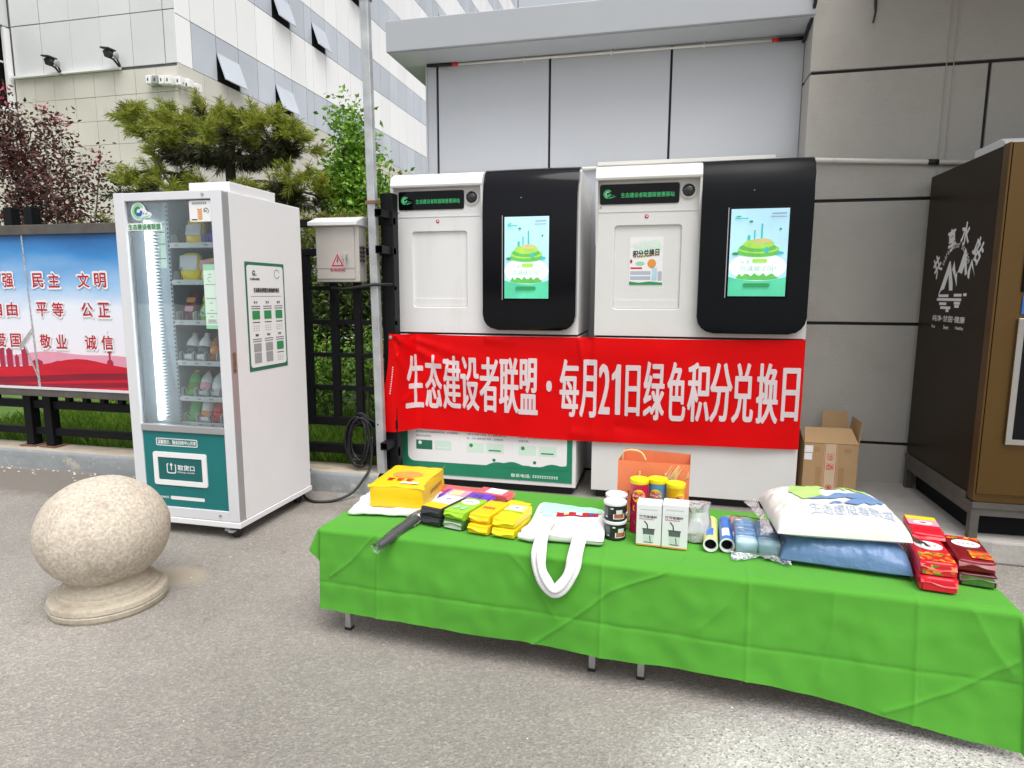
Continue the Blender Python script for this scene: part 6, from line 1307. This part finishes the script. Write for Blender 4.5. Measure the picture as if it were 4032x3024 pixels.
# ---- pillows in plastic
def pillow(name, x, y, z, lx, ly, lz, rz, m, label, film_m, seed):
    t = thing(name, (x, y, z), label, 'pillow', 'pillows in clear plastic', R(rz)); n = 40
    def prof(u, v): return (max(0, 1-abs(u)**4.0)**.42)*(max(0, 1-abs(v)**4.0)**.42)
    def surf(sg, ex=1.0, nz=.004, lift=0.0):
        def fn(a, b):
            u, v = 2*a-1, 2*b-1; h = prof(u, v); w_ = noise.noise(Vector((u*4+seed, v*4, 2)))*nz*2.2+noise.noise(Vector((u*11, v*7+seed, 5)))*nz
            k = 1-.05*(1-abs(u*v))*abs(u*v)
            zz = lz*.16 + (sg*lz*(.84 if sg > 0 else .16)*h) + (w_ if sg > 0 else w_*.2)*min(1, h*2)+lift*sg
            return Vector((u*lx/2*ex*(1-.035*(1-v*v)*0), v*ly/2*ex, max(.0005, zz)))
        return fn
    MB().grid(surf(1), 110, 110).build('cushion_top', m, t, smooth=True, local=True); mbb = MB().grid(surf(-1), n, n); mbb.f = [f[::-1] for f in mbb.f]; mbb.build('cushion_bottom', m, t, smooth=True, local=True)
    for sx in (-1, 1): MB().grid(lambda u, v: Vector((sx*(lx/2*1.05+.045*v*(.4+.6*abs(2*u-1)**1.5)), (2*u-1)*ly/2*(1.02-.04*v), max(.001, lz*.20*(1-v*.8)+.012*noise.noise(Vector((u*8, v*4, sx+seed)))))), 22, 5).build('plastic_edge', 'milky_film', t, smooth=True, local=True)
    top = lambda a, b, l: (lambda p: Vector((a, b, p.z+l)))(surf(1)(a/lx+.5, b/ly+.5))
    return t, top
pillow('blue_pillow', .655, 2.468, ZC, .41, .37, .110, -7, 'pillow_blue', 'blue pillow in clear plastic, under the white pillow', 'sheen_film', 3)
wp_, top = pillow('white_pillow', .620, 2.485, ZC+.100, .43, .38, .105, 2, 'pillow_white', 'white printed pillow in clear plastic on top of the blue one', 'sheen_film', 8)
def on_pillow(out, m, name, l): 
    out = [(.03+(a-.03)*1.3, -.005+(b-.02)*1.35) for a, b in out]
    bm = bmesh.new(); f = bm.faces.new([bm.verts.new((a, b, 0)) for a, b in out])
    for k in range(-12, 13):
        for no in ((1, 0, 0), (0, 1, 0)): bmesh.ops.bisect_plane(bm, geom=bm.verts[:]+bm.edges[:]+bm.faces[:], plane_co=(k*.016, k*.016, 0), plane_no=no)
    bm.verts.index_update(); mb = MB(); mb.v = [tuple(top(v.co.x, v.co.y, l)) for v in bm.verts]; mb.f = [tuple(v.index for v in f.verts) for f in bm.faces]; bm.free(); mb.build(name, m, wp_, smooth=True, local=True)
on_pillow(sector(.02, .055, .115, .062, 75, 215, 22, (.03, .0)), 'soft_green', 'print_leaf', .004); on_pillow(sector(.03, .055, .105, .055, 60, 15, 8, (0, .0)), 'soft_green', 'print_leaf', .004)
on_pillow([(-.07, -.005), (-.01, .01), (.04, .05), (.09, .065), (.135, .055), (.145, .02), (.11, -.02), (.05, -.04), (-.02, -.04), (.03, -.02), (.07, .0), (.075, .018), (.03, .01), (-.02, -.01)], 'soft_blue', 'print_hand', .0045); on_pillow([(.045, .09), (.06, .075), (.08, .10), (.065, .085), (.06, .115), (.052, .09)], 'soft_green', 'print_sprout', .0045)
vs, fs, asp = glyphs('生态建设者联盟'); bm = bmesh.new(); 
for sx_ in (-.0011, .0011):
    vv = [bm.verts.new((-.100+.27*x+sx_, -.155+.050*y, sx_)) for x, y in vs]
    for f in fs:
        try: bm.faces.new([vv[i] for i in f])
        except ValueError: pass
for k in range(-13, 14):
    for no in ((1, 0, 0), (0, 1, 0)): bmesh.ops.bisect_plane(bm, geom=bm.verts[:]+bm.edges[:]+bm.faces[:], plane_co=(k*.0125, k*.0125, 0), plane_no=no)
bm.verts.index_update(); lt = MB(); lt.v = [tuple(top(v.co.x, v.co.y, .0035+v.co.z*.15)) for v in bm.verts]; lt.f = [tuple(v.index for v in f.verts) for f in bm.faces]; bm.free(); lt.build('lettering', 'soft_grey', wp_, local=True)
# ---- red packs at the right end
GR = 'red dried-fruit packs at the right table end'
ov = lambda s_, rst=(): [('r', -.46, .46, -.46, -.12, 'fruit')]+[('o', -.40, .40, -.02, .34, 'print_white'), ('t', -.26, .26, .11, .21, (s_, 'print_grey'))]+list(rst)
pack('red_pack', .900, 2.305, ZC, .105, .225, .044, -8, 'red_pack', 'lower red pack in the front red stack at the right end', GR, seed=31, side='red_pack')
pack('red_pack', .902, 2.325, ZC+.045, .105, .225, .044, -8, 'red_pack', 'upper red pack with white oval label in the front red stack', GR, seed=32, lbl=ov(4), side='fruit')
pack('red_pack', .975, 2.575, ZC, .105, .20, .044, -10, 'red_pack', 'lower red pack in the rear red stack near the white pillow', GR, seed=33)
pack('red_pack', .972, 2.585, ZC+.045, .105, .20, .044, -10, 'red_pack', 'upper red and white pack with yellow flap in the rear red stack', GR, seed=34, lbl=[('r', -.47, .47, .28, .48, 'yellow2'), ('r', -.47, .47, -.05, .28, 'print_pink'), ('o', -.3, .3, -.0, .2, 'print_white'), ('o', -.12, .12, .06, .14, 'print_red')])
pack('maroon_pack', 1.045, 2.385, ZC, .105, .235, .040, -10, 'maroon', 'lower dark brown pack in the rightmost stack', GR, seed=35, side='pack_dgreen')
pack('maroon_pack', 1.043, 2.395, ZC+.041, .105, .235, .040, -10, 'red_dark', 'upper dark red pack with fruit print in the rightmost stack', GR, seed=36, lbl=[('r', -.46, .46, .34, .47, 'fruit'), ('o', -.40, .40, .02, .32, 'print_white'), ('t', -.26, .26, .13, .2, (4, 'print_grey')), ('r', -.1, .47, -.42, -.12, 'fruit')])

# ================================================================== PLANTS
def rnd_in(rng, c, r): 
    while True:
        p = Vector((rng.uniform(-1, 1), rng.uniform(-1, 1), rng.uniform(-1, 1)))
        if p.length <= 1: return Vector((c[0]+p.x*r[0], c[1]+p.y*r[1], c[2]+p.z*r[2])), p
rg = random.Random(11)
pine = thing('pine_tree', (-5.15, 7.0, .1), 'flat-topped pine with spreading green needle pads above the vending machine', 'pine tree')
trk = MB().tube(smooth_path([(-5.15, 7.0, .1), (-5.2, 7.02, 1.2), (-5.12, 7.0, 2.2), (-5.16, 7.0, 2.9), (-5.1, 7.0, 3.25)], 5), [.10-.0028*i for i in range(21)], 9); trk.build('trunk', 'bark', pine, smooth=True)
bra = MB(); br_pts = []
for (e, mid) in (((-6.68, 6.9, 3.80), (-6.1, 6.95, 3.25)), ((-6.3, 7.1, 3.30), (-5.7, 7.05, 3.08)), ((-4.05, 6.9, 3.12), (-4.6, 6.95, 3.02)), ((-4.4, 7.3, 3.3), (-4.8, 7.2, 3.1)), ((-5.6, 6.6, 3.3), (-5.3, 6.8, 3.1)), ((-6.75, 6.7, 2.72), (-6.1, 6.8, 2.85)), ((-5.75, 6.6, 2.60), (-5.95, 6.7, 3.0)), ((-3.7, 6.8, 2.45), (-4.4, 6.9, 2.6)), ((-4.2, 6.6, 2.6), (-4.7, 6.8, 2.65))):
    st_ = Vector((-5.14, 7.0, 3.02 if e[2] > 2.9 or mid[2] > 2.95 else 2.5)); pts = smooth_path([st_, mid, e], 6); pts = [Vector((-5.12+(p.x+5.12)*.87, p.y, 2.95+(p.z-2.95)*(.80 if p.z > 2.95 else .9))) for p in pts]; bra.tube(pts, [.035*(1-.7*i/12) for i in range(13)], 6); br_pts.append(pts)
bra.build('branches', 'bark', pine, smooth=True)
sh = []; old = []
def pad(c, r, n, up_=1.0, lean=(0, 0)):
    for _ in range(max(2, int(n*.8)//7)):
        p0, q = rnd_in(rg, c, r); ax = Vector((q.x*.9+rg.gauss(0, .3)+lean[0], q.y*.6+rg.gauss(0, .3), up_*(.5+.8*max(0, q.z))+rg.gauss(0, .15))).normalized()
        for k in range(7):
            d = ax+Vector((rg.gauss(0, .45), rg.gauss(0, .45), rg.gauss(0, .35))); p = p0+ax*.02*k+Vector((rg.gauss(0, .025), rg.gauss(0, .025), rg.gauss(0, .02)))
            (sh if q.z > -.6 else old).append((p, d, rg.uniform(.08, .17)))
pad((-5.12, 6.95, 3.25), (1.00, .45, .26), 420); pad((-5.75, 6.95, 3.33), (.42, .35, .22), 120); pad((-4.35, 6.95, 3.18), (.45, .35, .20), 120)
pad((-5.9, 6.9, 3.05), (.30, .3, .10), 36); pad((-6.48, 6.92, 3.58), (.10, .08, .12), 40, 1.2, (-.5, 0)); pad((-6.28, 6.92, 3.38), (.15, .1, .10), 50, 1.1, (-.4, 0)); pad((-6.62, 6.9, 3.76), (.08, .06, .08), 18, 1.4, (-.3, 0)); pad((-6.02, 6.9, 3.16), (.14, .1, .10), 22)
for x, z in ((-5.95, 3.55), (-5.45, 3.56), (-4.85, 3.5), (-5.15, 3.48), (-4.55, 3.42)): pad((x, 6.9, z), (.06, .06, .12), 9, 1.8)
pad((-5.95, 6.75, 2.80), (.14, .15, .26), 48); pad((-6.45, 6.75, 2.55), (.36, .25, .13), 90); pad((-5.75, 6.7, 2.48), (.26, .2, .12), 48); pad((-5.2, 6.7, 2.55), (.3, .2, .06), 16)
pad((-4.15, 6.7, 2.50), (.50, .3, .12), 80); pad((-3.72, 6.8, 2.45), (.28, .25, .14), 60); pad((-4.55, 6.7, 2.38), (.32, .3, .14), 50)
# drooping dark undersides
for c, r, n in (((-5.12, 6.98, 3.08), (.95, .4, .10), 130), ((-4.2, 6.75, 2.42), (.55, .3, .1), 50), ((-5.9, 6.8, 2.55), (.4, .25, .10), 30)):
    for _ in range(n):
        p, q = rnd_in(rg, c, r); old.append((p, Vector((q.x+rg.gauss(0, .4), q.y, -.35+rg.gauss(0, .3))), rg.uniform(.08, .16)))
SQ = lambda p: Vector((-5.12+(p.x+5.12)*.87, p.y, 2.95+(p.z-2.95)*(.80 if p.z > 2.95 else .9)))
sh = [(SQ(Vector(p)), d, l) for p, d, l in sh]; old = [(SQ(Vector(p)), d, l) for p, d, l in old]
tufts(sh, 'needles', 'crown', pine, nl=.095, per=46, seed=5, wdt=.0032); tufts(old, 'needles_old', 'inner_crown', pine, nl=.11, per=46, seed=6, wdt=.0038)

gold = thing('golden_pine_shrub', (-3.7, 6.2, .1), 'low yellow-green pine shrub behind the junction box', 'shrub')
gs = []
for c, r, n in (((-3.65, 6.2, 1.95), (.55, .35, .25), 180), ((-3.0, 6.2, 1.85), (.35, .3, .28), 80), ((-3.9, 6.3, 1.45), (.4, .3, .4), 70)):
    for _ in range(n):
        p, q = rnd_in(rg, c, r); gs.append((p, Vector((q.x+rg.gauss(0, .4), q.y+rg.gauss(0, .3), .7+rg.gauss(0, .25))), rg.uniform(.08, .16)))
MB().tube([(-3.7, 6.2, .1), (-3.75, 6.2, .9), (-3.65, 6.2, 1.8)], [.04, .035, .02], 7).tube([(-3.72, 6.2, .8), (-4.0, 6.2, 1.5), (-4.3, 6.2, 1.92)], [.03, .025, .012], 6).build('stem', 'bark', gold, smooth=True)
tufts(gs, 'needles_gold', 'crown', gold, nl=.09, per=44, seed=8, wdt=.0032)
gold2 = thing('golden_pine_shrub', (-6.3, 6.2, .1), 'low yellow-green pine shrub just above the notice board', 'shrub'); gs = []
for _ in range(60):
    p, q = rnd_in(rg, (-6.3, 6.2, 1.95), (.28, .25, .22)); gs.append((p, Vector((q.x+rg.gauss(0, .4), q.y+rg.gauss(0, .3), .7+rg.gauss(0, .25))), rg.uniform(.08, .16)))
MB().tube([(-6.3, 6.2, .1), (-6.33, 6.2, 1.0), (-6.28, 6.2, 1.9)], [.035, .03, .012], 6).build('stem', 'bark', gold2, smooth=True)
tufts(gs, 'needles_gold', 'crown', gold2, nl=.09, per=44, seed=9, wdt=.0032)

def broadleaf(name, base, label, stems, clouds, m, size, n_per, cat, seed, barkm='bark_grey', r0=.03, up_=.2, aspect=.45, tip=None, dens=2.3):
    rng = random.Random(seed); t = thing(name, base, label, cat); mb = MB()
    for s_ in stems: P = smooth_path(s_, 5); mb.tube(P, [r0*(1-.8*i/(len(P)-1)) for i in range(len(P))], 6)
    mb.build('trunk', barkm, t, smooth=True); pts = []
    for c, r, n in clouds:
        k = max(1, int(n*dens)//14)
        for _ in range(k):
            p, q = rnd_in(rng, c, r)
            for _ in range(14): pts.append(p+Vector((rng.gauss(0, 1), rng.gauss(0, 1), rng.gauss(0, 1)))*size*1.5)
    leafset(pts, size, m, 'crown', t, up_, aspect, seed)
    if tip:
        tp_ = []
        for c in tip: tp_ += [Vector(c)+Vector((rng.gauss(0, .05), rng.gauss(0, .05), rng.gauss(0, .05))) for _ in range(14)]
        leafset(tp_, size, 'leaf_tip', 'young_leaves', t, .8, aspect, seed+1)
    return t
broadleaf('green_tree', (-3.55, 7.2, .1), 'young bright green leafy tree left of the steel pole', [[(-3.55, 7.2, .1), (-3.6, 7.2, 1.5), (-3.6, 7.2, 2.6), (-3.68, 7.2, 3.4)], [(-3.6, 7.2, 1.4), (-3.3, 7.1, 2.1), (-3.15, 7.1, 2.5)], [(-3.6, 7.2, 1.3), (-3.9, 7.2, 2.0), (-3.95, 7.2, 2.7)]],
          [((-3.68, 7.2, 3.35), (.13, .12, .22), 110), ((-3.62, 7.2, 3.05), (.22, .2, .25), 240), ((-3.58, 7.2, 2.65), (.42, .3, .32), 560), ((-3.55, 7.2, 2.15), (.52, .35, .35), 620), ((-3.2, 7.2, 2.2), (.28, .25, .32), 260), ((-3.5, 7.2, 1.6), (.55, .35, .4), 420), ((-3.90, 7.2, 2.75), (.12, .12, .16), 60)], 'leaf_green', .070, 14, 'tree', 21, r0=.035, up_=-.1, aspect=.55, dens=4.4)
broadleaf('green_shrub', (-2.95, 6.9, .1), 'small green shrub right of the steel pole behind the kiosk', [[(-2.95, 6.9, .1), (-2.97, 6.9, 1.3), (-2.95, 6.9, 2.3)]], [((-2.95, 6.9, 2.25), (.16, .15, .25), 130), ((-2.98, 6.9, 1.7), (.2, .2, .4), 160)], 'leaf_green', .07, 14, 'shrub', 22, r0=.02)
broadleaf('red_leaf_tree', (-8.6, 7.2, .1), 'dark red-leaved tree at the left picture edge', [[(-8.6, 7.2, .1), (-8.6, 7.2, 2.0), (-8.65, 7.2, 3.9)], [(-8.6, 7.2, 1.0), (-8.25, 7.2, 2.2), (-8.1, 7.2, 3.2)], [(-8.6, 7.2, .9), (-9.0, 7.2, 2.2), (-9.1, 7.2, 3.4)]],
          [((-8.75, 7.2, 3.5), (.35, .3, .5), 460), ((-8.45, 7.2, 3.0), (.5, .35, .5), 620), ((-8.4, 7.2, 2.4), (.55, .4, .45), 620), ((-8.3, 7.2, 1.8), (.6, .4, .5), 480)], 'leaf_red', .066, 14, 'tree', 23, r0=.03, aspect=.5, dens=3.0, tip=[(-8.55, 7.1, 4.02), (-8.9, 7.1, 3.95)])
broadleaf('red_leaf_shrub', (-7.5, 7.0, .1), 'sparse red-leaved shrub with thin stems left of the pine', [[(-7.5, 7.0, .1), (-7.55, 7.0, 2.0), (-7.62, 7.0, 3.55)], [(-7.5, 7.0, 1.2), (-7.2, 7.0, 2.3), (-7.05, 7.0, 3.1)], [(-7.5, 7.0, 1.3), (-7.8, 7.0, 2.4), (-7.9, 7.0, 3.7)]],
          [((-7.85, 7.0, 3.55), (.16, .12, .16), 70), ((-7.6, 7.0, 3.3), (.14, .12, .3), 84), ((-7.6, 7.0, 2.85), (.30, .2, .3), 200), ((-7.1, 7.0, 2.85), (.16, .14, .3), 100), ((-7.45, 7.0, 2.35), (.45, .25, .35), 360), ((-7.5, 7.0, 1.75), (.55, .3, .45), 420)], 'leaf_red', .062, 14, 'shrub', 24, r0=.018, aspect=.5, tip=[(-7.9, 7.0, 3.74), (-7.62, 7.0, 3.6), (-7.05, 7.0, 3.1)])
broadleaf('dark_shrub', (-3.2, 5.6, .1), 'dense dark evergreen shrub behind the grid fence', [[(-3.2, 5.6, .1), (-3.2, 5.6, .8), (-3.1, 5.6, 1.5)]], [((-3.25, 5.7, 1.35), (.55, .3, .50), 700), ((-2.7, 5.8, 1.3), (.45, .3, .45), 500), ((-3.6, 5.9, .9), (.5, .3, .4), 300)], 'leaf_dark', .07, 14, 'shrub', 25, r0=.03, dens=3.4)
broadleaf('hedge', (-2.9, 5.25, .1), 'clipped bright green hedge seen through the grid fence', [[(-2.9, 5.3, .1), (-2.9, 5.3, .5), (-2.8, 5.3, .8)]], [((-3.35, 5.3, .55), (.45, .22, .28), 420), ((-2.75, 5.3, .58), (.45, .22, .30), 420), ((-2.25, 5.3, .55), (.35, .22, .28), 300)], 'leaf_hedge', .055, 14, 'hedge', 26, r0=.02, dens=4.0)
broadleaf('lime_shrub', (-2.5, 5.1, .1), 'bright lime green shrub just above the hedge behind the fence', [[(-2.5, 5.1, .1), (-2.5, 5.1, .6), (-2.4, 5.1, .95)]], [((-2.38, 5.05, .93), (.20, .14, .17), 200), ((-3.05, 5.05, .92), (.35, .14, .10), 200)], 'leaf_lime', .045, 14, 'shrub', 27, r0=.015)
broadleaf('background_shrub', (-6.2, 6.4, .1), 'dark green shrub mass behind the notice board', [[(-6.2, 6.4, .1), (-6.2, 6.4, 1.0), (-6.5, 6.4, 1.8)], [(-6.2, 6.4, .1), (-5.6, 6.45, .9), (-5.2, 6.5, 1.6)], [(-6.2, 6.4, .1), (-4.9, 6.5, .6), (-4.2, 6.6, 1.5)], [(-4.9, 6.5, .6), (-3.9, 6.6, .8), (-3.2, 6.7, 1.4)]], [((-6.6, 6.5, 1.5), (.7, .3, .5), 500), ((-5.3, 6.5, 1.4), (.8, .3, .5), 500), ((-4.3, 6.6, 1.2), (.7, .3, .7), 500), ((-3.3, 6.7, 1.1), (.8, .3, .8), 500)], 'leaf_dark', .09, 14, 'shrub', 28, r0=.03, dens=3.5)
# tall grass and clipped turf behind the fence
rg = random.Random(31); gv = []; gf = []
for i in range(15000):
    x = rg.uniform(-6.3, -1.96); y = 4.29+1.9*rg.random()**1.6; h = rg.uniform(.05, .17)*(1.3 if x > -3 else .9); a = rg.uniform(0, 6.28); wv = .004; k = len(gv)
    dx, dy = math.cos(a), math.sin(a); le = rg.uniform(.1, .6)*h; b = rg.uniform(0, 6.28)
    gv += [(x-dx*wv, y-dy*wv, .105), (x+dx*wv, y+dy*wv, .105), (x+dx*wv*.7+math.cos(b)*le*.4, y+dy*wv*.7+math.sin(b)*le*.4, .105+h*.6), (x+math.cos(b)*le, y+math.sin(b)*le, .105+h)]; gf.append((k, k+1, k+2, k+3))
mb = MB(); mb.v = gv; mb.f = gf; tag(mb.build('grass', 'grass'), 'long green grass growing behind the fence', kind='stuff')
# fallen petals and grit along the kerb
rg = random.Random(9); mb = MB()
for i in range(60):
    x = rg.uniform(-5.3, -3.0); y = 3.97-abs(rg.gauss(0, .13)); s_ = rg.uniform(.006, .014); a = rg.uniform(0, 6.28); z = .003
    mb.add([(x+s_*math.cos(a+k*math.pi/3)*(1 if k % 3 else .6), y+s_*math.sin(a+k*math.pi/3)*.8, z+.004*(k % 2)) for k in range(6)], [tuple(range(6))])
for i in range(40):
    x = rg.uniform(-3, 1.2); y = rg.uniform(.9, 3.6); s_ = rg.uniform(.002, .005); a = rg.uniform(0, 6.28)
    mb.add([(x+s_*math.cos(a+k*math.pi/2), y+s_*math.sin(a+k*math.pi/2), .003+.003*(k % 2)) for k in range(4)], [(0, 1, 2, 3)])
tag(mb.build('fallen_petals', 'petal'), 'pale petals and grit scattered on the asphalt', kind='stuff')
